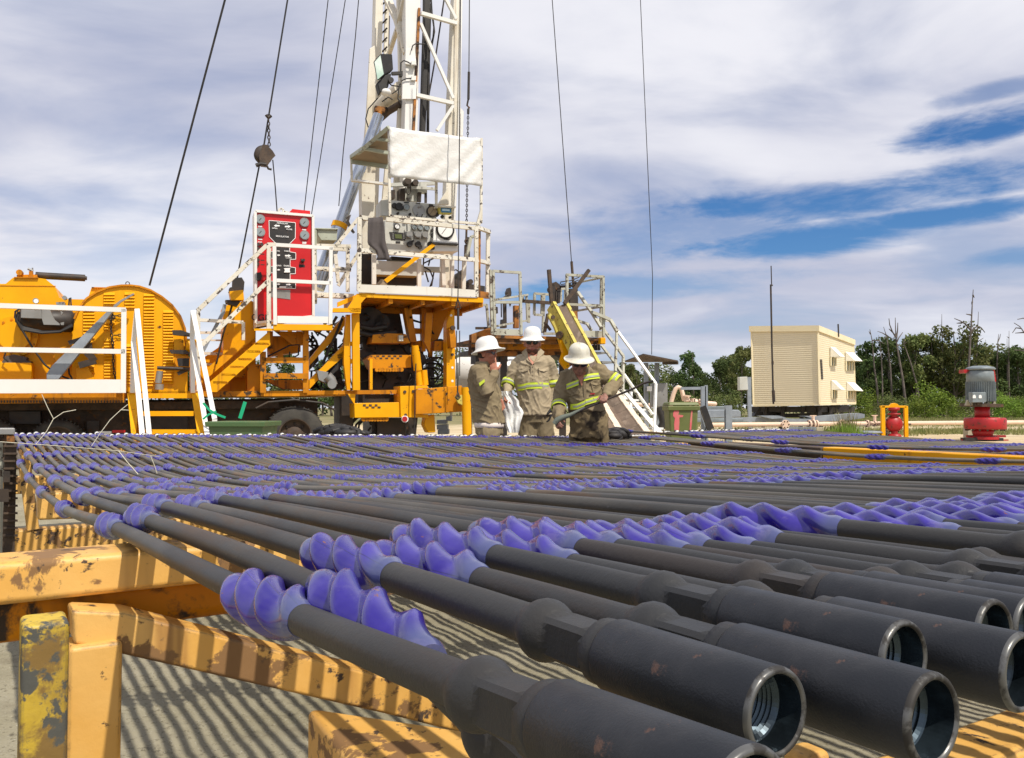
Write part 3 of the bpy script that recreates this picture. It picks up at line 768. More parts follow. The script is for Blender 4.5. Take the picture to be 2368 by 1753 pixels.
SPLIT = {'louvres': 'louvre_bank', 'hydraulic_gear': 'hydraulic_unit', 'stair_railing': 'stair_rail', 'hoses': 'hose', 'underbody': 'underbody_box', 'gear_frame': 'frame_member', 'support_frame': 'frame_member',
 'winch_machinery': 'winch_unit', 'bolts': 'bolt', 'cover_bolts': 'bolt', 'wheel_bolts': 'bolt', 'arrows': 'arrow', 'buttons': 'button', 'mast_cables': 'cable', 'fittings': 'fitting', 'linkage': 'link_bar', 'knobs_and_levers': 'knob',
 'lever_valves': 'lever_valve', 'gear_boxes': 'gear_box', 'panel_posts': 'panel_post', 'platform_railing': 'platform_rail', 'landing_railing': 'landing_rail', 'railing': 'rail', 'valve_handles': 'valve_handle', 'keys': 'key', 'awning_frame': 'awning_bar',
 'awning_rafters': 'awning_rafter', 'tread_slots': 'tread_slot', 'tread_studs': 'tread_stud', 'kelly_hoses': 'drill_line', 'under_frame': 'under_frame_box', 'power_tong': 'tong_piece', 'hose_bundle': 'thick_hose', 'instrument_panel': 'instrument_panel',
 'landing_joist': 'joist', 'stair_stringer': 'stair_stringer', 'side_box': 'side_box', 'rear_tank': 'rear_tank', 'bracket': 'bracket', 'cable_box': 'cable_box', 'gusset_plate': 'gusset_plate', 'stringers': 'stringer', 'turnbuckle': 'turnbuckle_rod',
 'platform_bracket': 'platform_bracket', 'chassis_beam': 'chassis_beam', 'pivot_pin': 'pivot_pin', 'toe_board': 'toe_board', 'hydraulic_ram': 'hydraulic_ram', 'ladder_rungs': 'ladder_rung', 'peeling_sticker': 'peeling_sticker', 'edge_beam': 'edge_beam', 'rear_beam': 'rear_beam', 'pin_hole': 'pin_hole', 'name_tag': 'name_tag', 'round_cover': 'round_cover', 'seam': 'seam', 'display_hood': 'display_hood', 'pump_unit': 'pump_unit', 'sleeve': 'sleeve', 'mast_foot': 'mast_foot', 'rear_step_box': 'rear_step_box', 'valve_block': 'valve_block', 'standpipe': 'standpipe', 'stringer': 'stringer', 'hinge_pin': 'hinge_pin'}
def part(mb, name, m, parent, **k):
    if name in SPLIT: return split_parts(mb, SPLIT[name], M[m], parent, **k)
    return build(mb, name, M[m], parent, **k)

rig = thing('service_rig', 'yellow truck-mounted well service rig with white lattice mast, platforms and control panels', 'drilling rig', rg('s', 700, 1000, 16.0) * 1.0)
ORIG[rig.name].z = 0; rig.location.z = 0
BF = 15.5   # front side plane of the truck
# chassis and deck
mb = MB(); rpoly(mb, 'A', [(-700, 1000), (2232, 985), (2232, 1020), (-700, 1035)], BF, 2.4)
rpoly(mb, 2, [(-60, 1120), (940, 1108), (940, 1150), (-60, 1160)], BF - .03, .2)
part(mb, 'deck', 'orange', rig)
mb = MB(); rpoly(mb, 'A', [(-700, 1010), (800, 1000), (800, 1062), (-700, 1074)], BF - .35, .5)
part(mb, 'walkway_edge', 'orange', rig)
mb = MB()
for i in range(60):
    x = -300 + i * 19; rpoly(mb, 'A', [(x, 1048), (x + 9, 1048), (x + 9, 1064), (x, 1064)], BF - .37, .05)
part(mb, 'grating', 'brown', rig)
mb = MB(); rpoly(mb, 'A', [(-700, 1060), (2050, 1035), (2050, 1330), (1700, 1400), (-700, 1400)], BF + .75, .9)
rpoly(mb, 'A', [(-700, 1075), (1800, 1050), (1800, 1100), (-700, 1120)], BF + .4, .25)
part(mb, 'chassis_beam', 'brown', rig)
mb = MB()
rpoly(mb, 'A', [(560, 1180), (640, 1180), (640, 1290), (560, 1290)], BF + .6, .4)
rpoly(mb, 'A', [(60, 1120), (260, 1120), (260, 1200), (60, 1200)], BF + .5, .4)
rpoly(mb, 'A', [(960, 1150), (1210, 1150), (1210, 1260), (960, 1260)], BF + .6, .4)
rpoly(mb, 2, [(300, 1160), (440, 1160), (440, 1560), (300, 1560)], BF + .5, .6)
rpoly(mb, 2, [(640, 1420), (940, 1420), (940, 1600), (640, 1600)], BF + .6, .8)
part(mb, 'underbody', 'dark', rig)
mb = MB(); rpoly(mb, 'F', [(1262, 150), (1420, 150), (1420, 200), (1262, 200)], BF + .2, .03); part(mb, 'marker_plate', 'gaugewhite', rig)
mb = MB(); rpoly(mb, 'F', [(1430, 135), (1595, 135), (1595, 170), (1430, 170)], BF + .2, .03); part(mb, 'marker_plate', 'red', rig)
# wheels
def wheel(c, x, w, B, rad=.53):
    o = rg(c, x, w, B); o.z = rad - .02
    t = MB(); a = RB
    t.lathe([(.30, .0), (rad - .08, -.015), (rad - .03, .01), (rad, .06), (rad, .24), (rad - .03, .29), (rad - .08, .30), (.30, .29)], o=o, axis=a, n=40)
    for k in range(40):
        an = 2 * math.pi * k / 40; d = RA * math.cos(an) + V((0, 0, 1)) * math.sin(an)
        t.box(o + d * (rad - .002) + a * .15, .018, .24, .03, ax=RA * -math.sin(an) + V((0, 0, 1)) * math.cos(an), ay=a, az=d)
    ty = part(t, 'wheel', 'tyre', rig)
    h = MB(); h.lathe([(.30, .005), (.285, .0), (.27, .03), (.25, .10), (.15, .11), (.14, .04), (.07, .03), (.0001, .03)], o=o, axis=a, n=32)
    part(h, 'rim', 'brown', ty)
    h = MB()
    for k in range(8):
        an = 2 * math.pi * k / 8; d = RA * math.cos(an) + V((0, 0, 1)) * math.sin(an)
        h.lathe([(.0001, 0), (.026, 0), (.026, .02)], o=o + d * .2 + a * .085, axis=a, n=8)
    part(h, 'wheel_bolts', 'dark', ty)
wheel('A', 1905, 1300, BF + .1); wheel('A', 370, 1300, BF + .1, .42); wheel('A', -60, 1300, BF + .1, .42)
mb = MB(); rtube(mb, 'A', [(1650, 1100), (1730, 1060), (1905, 1045), (2080, 1065), (2160, 1110)], BF - .0, .02); part(mb, 'mudguard_edge', 'dark', rig)

# --- yellow winch housing with louvres
K6 = lambda x, y: (x, y)
bd = [(775, 860), (790, 760), (800, 640), (850, 520), (930, 420), (1040, 350), (1170, 300), (1300, 280), (1400, 278), (1500, 290), (1620, 330), (1740, 400), (1850, 490), (1940, 610), (1990, 740), (2010, 900), (2015, 1100), (2020, 1400), (2020, 1436), (775, 1436)]
mb = MB(); rpoly(mb, 6, bd, BF, 1.9)
# thin rim lip
P = [rg(6, x, y, BF - .02) for x, y in bd[2:17]]
hs = part(mb, 'winch_housing', 'yellow', rig)
mb = MB()
for i in range(len(P) - 1): mb.bar(P[i], P[i + 1], .03, .05, up=RB)
part(mb, 'rim_flange', 'orange', hs)
mb = MB()
def louvres(x0, x1, y0, y1, n):
    mb.gid += 1; mb.hold += 1
    for i in range(n):
        y = y0 + (y1 - y0) * i / max(1, n - 1)
        a = rg(6, x0, y, BF); b = rg(6, x1, y, BF)
        # a sloping hood: wedge proud of the sheet
        h = V((0, 0, .050)); o = -RB * .038
        mb.add([a + h, b + h, b, a, a + o, b + o], [(0, 1, 5, 4), (4, 5, 2, 3), (0, 4, 3), (1, 2, 5)])
    mb.hold -= 1
louvres(1115, 1235, 385, 480, 4); louvres(1340, 1450, 382, 520, 5); louvres(1545, 1660, 395, 540, 5); louvres(1545, 1660, 575, 1360, 26)
louvres(1755, 1865, 575, 1340, 25); louvres(895, 1020, 560, 800, 8); louvres(950, 1020, 850, 900, 2); louvres(1120, 1235, 690, 760, 3); louvres(1120, 1235, 880, 1400, 17)
louvres(1345, 1415, 940, 1340, 13); louvres(960, 1015, 1160, 1220, 3)
part(mb, 'louvres', 'yellow', hs)
mb = MB(); o = rg(6, 1372, 258, BF + .3); pts = [o + RA * .03 * math.cos(a) + V((0, 0, .03 * math.sin(a))) for a in [i * .6283 for i in range(11)]]; mb.tube(pts, .008, 6); part(mb, 'lifting_eye', 'dark', hs)
# --- gear case left of it
bd = [(-600, 262), (60, 262), (140, 195), (410, 198), (490, 210), (590, 290), (640, 412), (700, 425), (940, 430), (985, 300), (1170, 305), (1170, 500), (900, 1436), (-600, 1436)]
mb = MB(); rpoly(mb, 6, bd, BF + .5, 1.4)
gc = part(mb, 'gear_case', 'yellow', rig)
mb = MB(); rpoly(mb, 6, [(-600, 270), (600, 282), (600, 290), (-600, 278)], BF + .49, .02); rpoly(mb, 6, [(150, 186), (410, 192), (410, 200), (150, 196)], BF + .46, .6)
rpoly(mb, 6, [(985, 295), (1170, 300), (1170, 310), (985, 306)], BF + .46, .6); part(mb, 'seam', 'orange', gc)
for (x, y, r, d) in ((170, 830, .335, .09), (170, 830, .24, .16), (720, 1050, .16, .26), (640, 1060, .07, .2)):
    mb = MB(); rdisc(mb, 6, x, y, BF + .5, r, d, 28); part(mb, 'round_cover', 'yellow' if r > .15 else 'orange', gc)
mb = MB()
for k in range(14):
    an = 2 * math.pi * k / 14; o = rg(6, 170, 830, BF + .41) + (RA * math.cos(an) + V((0, 0, math.sin(an)))) * .29
    mb.lathe([(.0001, -.02), (.02, -.02), (.02, .02)], o=o, axis=RB, n=6, smooth=False)
part(mb, 'cover_bolts', 'orange', gc)
mb = MB(); rpoly(mb, 6, [(-600, 1110), (340, 1110), (340, 1436), (-600, 1436)], BF + .2, .4); rpoly(mb, 6, [(815, 1160), (940, 1145), (1020, 1290), (1020, 1400), (815, 1400)], BF - .1, .3)
part(mb, 'side_box', 'yellow', rig, bevel=.01)
mb = MB(); rpoly(mb, 6, [(20, 1105), (60, 1040), (150, 1020), (285, 1050), (280, 1085), (330, 1095), (330, 1112), (20, 1112)], BF + .25, .3); part(mb, 'rag_heap', 'rag', rig)
# exhaust on top
mb = MB(); rtube(mb, 6, [(385, 170), (915, 200)], BF + .9, .060, 16); rtube(mb, 6, [(900, 200), (935, 202)], BF + .9, .035, 10); part(mb, 'exhaust', 'dark', rig)
mb = MB(); rdisc(mb, 6, 220, 150, BF + .8, .05, .12, 14); rpoly(mb, 6, [(180, 165), (400, 160), (400, 192), (180, 188)], BF + .8, .2); rpoly(mb, 6, [(310, 125), (350, 125), (350, 190), (310, 190)], BF + .78, .1); part(mb, 'valve_block', 'orange', rig)
mb = MB(); rtube(mb, 6, [(340, 190), (322, 470)], BF + .6, .016); rtube(mb, 6, [(300, 100), (355, 125)], BF + .8, .02); rtube(mb, 6, [(350, 90), (350, 130)], BF + .8, .012); part(mb, 'standpipe', 'steel', rig)
# compressor tank and hoses
mb = MB(); a = rg(6, 250, 650, BF + .22); b = rg(6, 770, 665, BF + .22); 
mb.tube([a - RA * .08, a - RA * .03, b, b + RA * .06], [.10, .185, .185, .10], 24); tk = part(mb, 'air_tank', 'dark', rig)
mb = MB(); rpoly(mb, 6, [(450, 540), (540, 545), (560, 600), (590, 650), (640, 690), (640, 705), (470, 700), (445, 620)], BF - .13, .05); rpoly(mb, 6, [(650, 550), (680, 570), (660, 600)], BF - .13, .04); rpoly(mb, 6, [(650, 680), (690, 672), (685, 705), (655, 704)], BF - .13, .04)
part(mb, 'peeling_sticker', 'steel', tk)
mb = MB()
for k in range(5):
    rtube(mb, 6, [(200, 560 + 8 * k), (175, 640 + 6 * k), (250, 720 + 10 * k), (450, 775 + 4 * k), (650, 770 + 2 * k), (780, 700 + 4 * k)], BF - .02 - .03 * k, .022, 6)
rtube(mb, 6, [(215, 530), (165, 560), (160, 620), (240, 760), (350, 950), (480, 1130), (620, 1240), (760, 1290)], BF - .15, .017, 6)
rtube(mb, 6, [(735, 1150), (745, 1230), (780, 1290)], BF - .1, .014, 6); rtube(mb, 6, [(60, 1000), (40, 1060), (90, 1100)], BF + .1, .014, 6)
rtube(mb, 6, [(740, 500), (745, 420), (760, 410), (765, 500)], BF + .1, .012, 6)
part(mb, 'hoses', 'black', rig)
for (x, y) in ((388, 448),):
    mb = MB(); rdisc(mb, 6, x, y, BF + .2, .045, .05); g = part(mb, 'gauge', 'steel', rig); mb = MB(); rdisc(mb, 6, x, y, BF + .145, .036, .004); part(mb, 'dial', 'gaugewhite', g)
mb = MB(); rpoly(mb, 6, [(600, 460), (690, 455), (700, 495), (610, 500)], BF + .1, .2); rdisc(mb, 6, 700, 418, BF + .2, .035, .1); rpoly(mb, 6, [(230, 535), (445, 545), (445, 635), (225, 625)], BF - .15, .2); part(mb, 'fittings', 'steel', rig)
# grey outrigger arm leaning over the housing
mb = MB(); mb.prism([rg(6, x, y, BF - .35) for x, y in ((500, 1290), (630, 1290), (1215, 560), (1160, 550), (560, 1140), (500, 1230))], RB * .14)
arm = part(mb, 'grey_arm', 'galv', rig, bevel=.012)
mb = MB(); mb.prism([rg(6, x, y, BF - .33) for x, y in ((1210, 520), (1240, 520), (1300, 460), (1445, 375), (1435, 360), (1290, 440), (1225, 490))], RB * .06); part(mb, 'arm_tip', 'steel', arm)
mb = MB()
for (x0, y0, x1, y1, w) in ((740, 900, 900, 850, .07), (900, 850, 960, 900, .08), (900, 940, 990, 930, .1), (930, 1000, 1010, 1080, .1), (850, 1140, 1030, 1090, .10), (980, 1030, 1020, 1090, .09)):
    rbar(mb, 6, [(x0, y0), (x1, y1)], BF - .2, w)
part(mb, 'linkage', 'dark', rig)
def chain(mb, pts, r, link_, n=4):
    """string of small oval links along a polyline"""
    mb.gid += 1; mb.hold += 1

    for i in range(len(pts) - 1):
        L = (pts[i + 1] - pts[i]).length; k = max(1, int(L / link_))
        for j in range(k):
            p = pts[i].lerp(pts[i + 1], (j + .5) / k); t = (pts[i + 1] - pts[i]).normalized(); a, b = basis(t)
            if j % 2: a = b
            q = [p + t * (link_ * .62 * math.cos(an)) + a * (link_ * .36 * math.sin(an)) for an in [m_ * math.pi / 4 for m_ in range(9)]]
            mb.tube(q, r, 4, cap=False)
    mb.hold -= 1
mb = MB(); chain(mb, [rg(6, 1215, 560, BF - .1), rg(6, 1195, 640, BF - .1), rg(6, 1195, 760, BF - .1), rg(6, 1215, 950, BF - .1), rg(6, 1220, 1150, BF - .1), rg(6, 1240, 1290, BF - .1)], .010, .055)
for k in range(5): chain(mb, [rg(6, 1160 + 12 * k, 560, BF - .1), rg(6, 1170 + 14 * k, 640 + 15 * (k % 2), BF - .1)], .010, .055)
for y in (605, 815): chain(mb, [rg(6, 1225, y, BF - .05), rg(6, 1310, y, BF - .05)], .009, .05)
part(mb, 'chain', 'dark', rig)
# winch drum edge, light and hose on the housing's right
mb = MB(); rtube(mb, 6, [(1720, 1200, BF - .2), (1700, 1330, BF - .2)], BF, [.055][0], 12); rtube(mb, 6, [(1715, 1340), (1710, 1400)], BF - .2, .072, 14); part(mb, 'cylinder_pot', 'steel', rig)
mb = MB(); rtube(mb, 6, [(1690, 1165), (2040, 1180)], BF - .2, .03); rpoly(mb, 6, [(1850, 760), (1950, 760), (2060, 800), (2060, 830), (1860, 810)], BF - .25, .1); rpoly(mb, 6, [(1820, 970), (2000, 975), (2060, 1020), (1840, 1010)], BF - .25, .1)
rbar(mb, 6, [(1910, 1230), (2020, 1180)], BF - .15, .06); part(mb, 'bracket', 'dark', rig)
mb = MB(); rpoly(mb, 6, [(1885, 1055), (1910, 1035), (2045, 1045), (2045, 1160), (1980, 1170), (1900, 1150), (1880, 1110)], BF - .2, .25); part(mb, 'horn_box', 'orange', rig)
mb = MB(); rpoly(mb, 6, [(1905, 1062), (2035, 1062), (2030, 1150), (1920, 1145)], BF - .215, .02); part(mb, 'horn_mouth', 'black', rig)
mb = MB(); rtube(mb, 6, [(2000, 930), (2110, 940)], BF - .1, .13, 18); part(mb, 'winch_drum', 'yellow', rig)
mb = MB(); rpoly(mb, 6, [(1870, 860), (1975, 850), (1975, 975), (1870, 975)], BF - .06, .05); part(mb, 'bracket_plate', 'yellow', rig)
mb = MB(); rpoly(mb, 'A', [(1230, 830), (1420, 700), (1470, 560), (1620, 560), (1620, 1000), (1230, 1000)], BF + 1.1, .9); rpoly(mb, 'A', [(1440, 440), (1610, 400), (1650, 420), (1650, 900), (1440, 900)], BF + .5, .8)
part(mb, 'rear_tank', 'yellow', rig)
mb = MB(); rpoly(mb, 'A', [(1480, 345), (1570, 335), (1575, 400), (1490, 400)], BF - .1, .25); rig_h = part(mb, 'hook_body', 'yellow', rig)
mb = MB(); rpoly(mb, 'A', [(1500, 275), (1520, 258), (1560, 255), (1578, 285), (1572, 345), (1515, 350), (1498, 320)], BF, .12); rdisc(mb, 'A', 1492, 338, BF, .045, .08, 14); rpoly(mb, 'A', [(1455, 400), (1560, 400), (1530, 440), (1460, 420)], BF, .2); rbar(mb, 'A', [(1500, 340), (1490, 360)], BF, .1); part(mb, 'sheave', 'dark', rig)
mb = MB(); rbar(mb, 'A', [(1450, 430), (1440, 480), (1310, 730)], BF + .1, .06); part(mb, 'strut', 'galv', rig)
mb = MB(); rtube(mb, 'A', [(1500, 430), (1440, 620), (1395, 815)], BF + .2, .018, 6); part(mb, 'hoses', 'black', rig)

# --- left walkway railing (white)
mb = MB(); Br = BF - .55
rbar(mb, 'A', [(-300, 428), (812, 466)], Br, .075); rbar(mb, 'A', [(-300, 716), (808, 734)], Br, .075); rbar(mb, 'A', [(800, 460), (796, 1000)], Br, .075)
part(mb, 'railing', 'whiteclean', rig)
mb = MB(); rpoly(mb, 'A', [(-300, 912), (790, 914), (790, 1000), (-300, 1004)], Br - .03, .03); part(mb, 'toe_board', 'whiteclean', rig)
# --- steps up to the deck (between the two white handrails)
st = thing('access_steps', 'yellow steel steps with two pairs of white leaning handrails up to the deck', 'steps', rg('A', 1080, 1280, BF - 1.2)); ORIG[st.name].z = 0; st.location.z = 0
B1, B2 = BF - .45, BF - 1.25
mb = MB()
mb.prism([rg('A', 822, 1002, B1), rg('A', 880, 1002, B1), rg('A', 905, 1300, B2), rg('A', 870, 1420, B2), rg('A', 850, 1300, B2)], RA * .05)
mb.prism([rg('A', 1235, 1002, B1), rg('A', 1270, 1002, B1), rg('A', 1320, 1300, B2), rg('A', 1335, 1420, B2), rg('A', 1280, 1300, B2)], RA * .05)
part(mb, 'stringers', 'yellow', st)
for (x0, x1, y, f) in ((880, 1240, 1003, 0), (890, 1252, 1118, .42), (905, 1278, 1238, .85)):
    mb = MB(); B = B1 + (B2 - B1) * f; a = rg('A', x0, y, B); b = rg('A', x1, y, B); h = rg('A', x0, y + 32, B)
    mb.hexa([h, h + (b - a), h + (b - a) + RB * .24, h + RB * .24, a, b, b + RB * .24, a + RB * .24]); part(mb, 'tread', 'yellow', st)
for (pts1) in (((855, 1000, B1), (862, 672, B1), (885, 462, B1 - .1), (965, 1290, B2)), ((862, 672, B1), (920, 1290, B2 - .1)),
               ((1245, 1000, B1), (1240, 640, B1), (1245, 472, B1 - .1), (1385, 1170, B2), (1380, 1290, B2)), ((1240, 660, B1), (1340, 1290, B2 - .1))):
    mb = MB(); rbar(mb, 'A', list(pts1), B1, .075, .06); part(mb, 'handrail', 'whiteclean', st)
# --- second flight: diagonal yellow stringers up to the control cabinet landing
mb = MB()
rpoly(mb, 'A', [(1330, 950), (1740, 600), (1745, 690), (1400, 995), (1340, 995)], BF - .35, .08); rpoly(mb, 'A', [(1290, 880), (1640, 585), (1650, 640), (1320, 920)], BF + .35, .08)
part(mb, 'stair_stringer', 'yellow', rig)
for i in range(6):
    f = i / 5; mb = MB(); x = 1375 + 270 * f; y = 925 - 250 * f
    a = rg('A', x, y, BF - .35); b = rg('A', x - 20, y, BF + .35); mb.hexa([a - V((0, 0, .04)), a + RA * .25 - V((0, 0, .04)), b + RA * .25 - V((0, 0, .04)), b - V((0, 0, .04)), a, a + RA * .22, b + RA * .22, b]); part(mb, 'stair_tread', 'orange', rig)
mb = MB(); rbar(mb, 'A', [(1275, 470), (1725, 45), (1780, 45)], BF - .4, .07); rbar(mb, 'A', [(1305, 690), (1740, 270)], BF - .4, .07); rbar(mb, 'A', [(1280, 470), (1280, 990)], BF - .4, .06); rbar(mb, 'A', [(1735, 50), (1735, 600)], BF - .4, .075)
rbar(mb, 'A', [(1290, 530, BF), (1570, 545, BF), (1570, 660, BF)], BF + .3, .055); rbar(mb, 'A', [(1290, 612), (1470, 612)], BF + .8, .045); rbar(mb, 'A', [(1300, 660), (1470, 662)], BF + .8, .03); rbar(mb, 'A', [(1300, 745), (1470, 750)], BF + .8, .05); rbar(mb, 'A', [(1300, 815), (1470, 820)], BF + .8, .04)
part(mb, 'stair_railing', 'chipped', rig)
# landing
mb = MB(); rpoly(mb, 'A', [(1765, 555), (2145, 560), (2145, 595), (1765, 595)], BF - .5, .06)
mb.hexa([rg('A', 1640, 600, BF - .46), rg('A', 2140, 600, BF - .46), rg('A', 2060, 600, BF + .9), rg('A', 1640, 600, BF + .9), rg('A', 1640, 585, BF - .46), rg('A', 2140, 585, BF - .46), rg('A', 2060, 585, BF + .9), rg('A', 1640, 585, BF + .9)])
part(mb, 'landing', 'yellow', rig)
mb = MB()
for x in (1790, 1870, 1960, 2050): rbar(mb, 'A', [(x, 598, BF - .4), (x, 598, BF + .8)], BF, .05, .08)
rpoly(mb, 'A', [(1770, 600), (1990, 610), (1980, 690), (1900, 700)], BF + .1, .05)
part(mb, 'landing_joist', 'orange', rig)
mb = MB()
for pts in (((1770, 55), (1775, 560)), ((1778, 45), (2150, 68)), ((1785, 275), (2135, 292)), ((2135, 60), (2132, 555))): rbar(mb, 'A', list(pts), BF - .5, .062, .045)
rpoly(mb, 'A', [(1790, 503), (2130, 508), (2130, 550), (1790, 550)], BF - .5, .03)
part(mb, 'landing_railing', 'whiteclean', rig)
mb = MB()
for pts in (((2025, 60, BF + .1), (2035, 400, BF + .1)), ((2030, 195, BF + .1), (2140, 200, BF + .1)), ((2030, 370, BF + .1), (2232, 380, BF + .1))): rbar(mb, 'A', list(pts), BF, .06)
part(mb, 'landing_railing', 'chipped', rig)
# frame under the landing (ladder box)
mb = MB()
for pts, B in ((((160, 1000), (160, 1262)), BF - .1), (((432, 860), (432, 1262)), BF - .1), (((160, 1055), (430, 1055)), BF - .1), (((165, 1155), (445, 1155)), BF - .15), (((270, 1000), (270, 1060)), BF + .2), (((205, 870), (205, 1000)), BF + .3), (((390, 870), (390, 960)), BF + .1)):
    rbar(mb, 'B', list(pts), B, .10, .06)
rpoly(mb, 'B', [(60, 1080), (150, 1080), (150, 1255), (60, 1255)], BF + .1, .3); rpoly(mb, 'B', [(170, 1180), (430, 1180), (430, 1240), (300, 1240)], BF + .4, .3)
rpoly(mb, 'B', [(205, 900), (400, 900), (400, 1000), (205, 1030)], BF + .5, .5)
part(mb, 'support_frame', 'orange', rig)
mb = MB(); rtube(mb, 'B', [(190, 1030), (330, 960), (390, 955), (385, 1020), (360, 1035)], BF, .016, 6); rtube(mb, 'B', [(330, 1000), (330, 1040), (390, 1040)], BF, .014, 6); part(mb, 'hoses', 'black', rig)

# --- control cabinet (stands on the landing)
cb = thing('control_cabinet', 'tall red control cabinet with four round gauges and a black valve diagram', 'control cabinet', rg(5, 500, 1450, BF + .0))
Bc = BF + .0
mb = MB(); P = [rg(5, x, y, Bc) for x, y in ((150, 92), (848, 150), (855, 1350), (165, 1480))]
mb.prism(list(reversed(P)), RB * .48)
body = part(mb, 'body', 'whiteclean', cb)
mb = MB(); rpoly(mb, 5, [(170, 112), (832, 166), (838, 1345), (176, 1425)], Bc - .006, .02); part(mb, 'red_panel', 'red', cb)
mb = MB()
P = [(157, 95), (845, 152), (850, 1350), (165, 1430)]
rbar(mb, 5, P, Bc - .02, .045, .06, closed=True); part(mb, 'white_frame', 'whiteclean', cb)
mb = MB(); rpoly(mb, 5, [(560, 110), (600, 68), (812, 92), (812, 140), (560, 118)], Bc + .1, .3); part(mb, 'top_box', 'red', cb)
mb = MB(); rtube(mb, 5, [(440, 105), (440, 75), (465, 62), (490, 75), (490, 110)], Bc + .1, .02, 6); rpoly(mb, 5, [(490, 88), (550, 95), (550, 118), (490, 112)], Bc + .1, .08); part(mb, 'lifting_ring', 'chipped', cb)
for (x, y) in ((214, 192), (216, 346), (741, 232), (743, 384)):
    mb = MB(); rdisc(mb, 5, x, y, Bc - .006, .084, .035, 28); g = part(mb, 'gauge', 'steel', cb)
    mb = MB(); rdisc(mb, 5, x, y, Bc - .043, .068, .004, 28); part(mb, 'dial', 'glass', g)
    mb = MB(); rbar(mb, 5, [(x - 12, y + 14), (x + 14, y - 16)], Bc - .050, .009, .004); part(mb, 'needle', 'black', g)
    mb = MB(); rpoly(mb, 5, [(x - 24, y + 76), (x + 24, y + 80), (x + 24, y + 92), (x - 24, y + 88)], Bc - .012, .006); part(mb, 'name_tag', 'gaugewhite', cb)
blk = [(320, 205), (636, 232), (634, 415), (570, 480), (566, 580), (640, 592), (640, 668), (572, 672), (572, 760), (636, 770), (636, 842), (572, 842), (572, 925), (638, 935), (638, 1018), (345, 1012), (345, 930), (388, 930), (388, 832), (338, 828), (338, 755), (388, 752), (388, 660), (338, 655), (338, 575), (392, 575), (398, 475), (325, 400)]
mb = MB(); rpoly(mb, 5, blk, Bc - .012, .006); bp = part(mb, 'valve_diagram', 'black', cb)
mb = MB(); rbar(mb, 5, blk, Bc - .014, .010, .006, closed=True); part(mb, 'diagram_outline', 'gaugewhite', bp)
mb = MB()
def arrow(c, x, y, w, h, B, s=1):
    rpoly(mb, c, [(x, y - h * .25), (x + s * w * .55, y - h * .25), (x + s * w * .55, y - h * .5), (x + s * w, y), (x + s * w * .55, y + h * .5), (x + s * w * .55, y + h * .25), (x, y + h * .25)][::s], B, .006)
arrow(5, 448, 268, 70, 34, Bc - .020, -1); arrow(5, 510, 278, 70, 34, Bc - .020); arrow(5, 512, 626, 72, 34, Bc - .020); arrow(5, 525, 972, 60, 30, Bc - .020)
arrow(5, 452, 620, 36, 28, Bc - .020, -1); arrow(5, 452, 795, 36, 24, Bc - .020, -1); arrow(5, 452, 968, 36, 26, Bc - .020, -1)
rpoly(mb, 5, [(500, 775), (575, 772), (568, 800), (575, 826), (500, 826), (510, 800)], Bc - .03, .02)
rpoly(mb, 5, [(445, 990), (525, 990), (525, 1015), (445, 1012)], Bc - .03, .02)
part(mb, 'arrows', 'gaugewhite', bp)
def text(s, p, size, m, parent, name='lettering', ax=None, depth=.003, align='CENTER'):
    cu = bpy.data.curves.new(name, 'FONT'); cu.body = s; cu.size = size; cu.align_x = align; cu.align_y = 'CENTER'; cu.extrude = depth; cu.offset = size * .012
    tmp = bpy.data.objects.new(name, cu); COL.objects.link(tmp)
    bpy.context.view_layer.update()
    me = bpy.data.meshes.new_from_object(tmp.evaluated_get(bpy.context.evaluated_depsgraph_get()))
    bpy.data.objects.remove(tmp); 
    ax = ax or RA; nrm = ax.cross(V((0, 0, 1))); mt = Matrix((ax, V((0, 0, 1)), nrm)).transposed()
    og = ORIG[parent.name]
    for v in me.vertices: v.co = mt @ v.co + (p - og)
    o = bpy.data.objects.new(name, me); link(o, parent); me.materials.clear(); me.materials.append(M[m]); ORIG[o.name] = og; return o
for s, x, y, z in (('ANNULAR', 480, 240, .042), ('OPEN', 388, 300, .036), ('CLOSE', 562, 312, .036), ('REGULATOR', 480, 398, .040), ('PIPE', 432, 572, .032), ('RAMS', 530, 572, .032), ('CLOSE', 555, 652, .035), ('BLIND', 435, 745, .035), ('RAMS', 530, 748, .04), ('CLOSE', 562, 1000, .035)):
    text(s, rg(5, x, y, Bc - .022), z, 'gaugewhite', bp)
text('CGR', rg(5, 222, 1368, Bc - .014), .16, 'black', cb)
mb = MB(); rpoly(mb, 5, [(345, 1025), (575, 1035), (575, 1148), (345, 1120)], Bc - .014, .008); part(mb, 'instruction_plate', 'steel', cb)
mb = MB(); rpoly(mb, 5, [(678, 732), (748, 734), (748, 764), (678, 762)], Bc - .012, .006); rtube(mb, 5, [(705, 690), (720, 685)], Bc - .05, .04, 8); rdisc(mb, 5, 728, 686, Bc, .025, .08, 10); rpoly(mb, 5, [(178, 830), (225, 820), (240, 870), (215, 920), (178, 915)], Bc - .10, .1); part(mb, 'valve_handles', 'black', cb)
mb = MB(); rpoly(mb, 5, [(230, 862), (300, 868), (300, 925), (230, 918)], Bc - .08, .08); part(mb, 'key_box', 'red', cb)
mb = MB()
for (x, y) in ((190, 495), (232, 495), (188, 545), (188, 612), (188, 680), (186, 728)): rdisc(mb, 5, x, y, Bc, .03, .04, 10)
for (x, y) in ((244, 605), (244, 680), (244, 732)): rpoly(mb, 5, [(x - 22, y - 5), (x + 22, y - 3), (x + 22, y + 7), (x - 22, y + 5)], Bc - .010, .004)
part(mb, 'buttons', 'bolt', cb)
mb = MB()
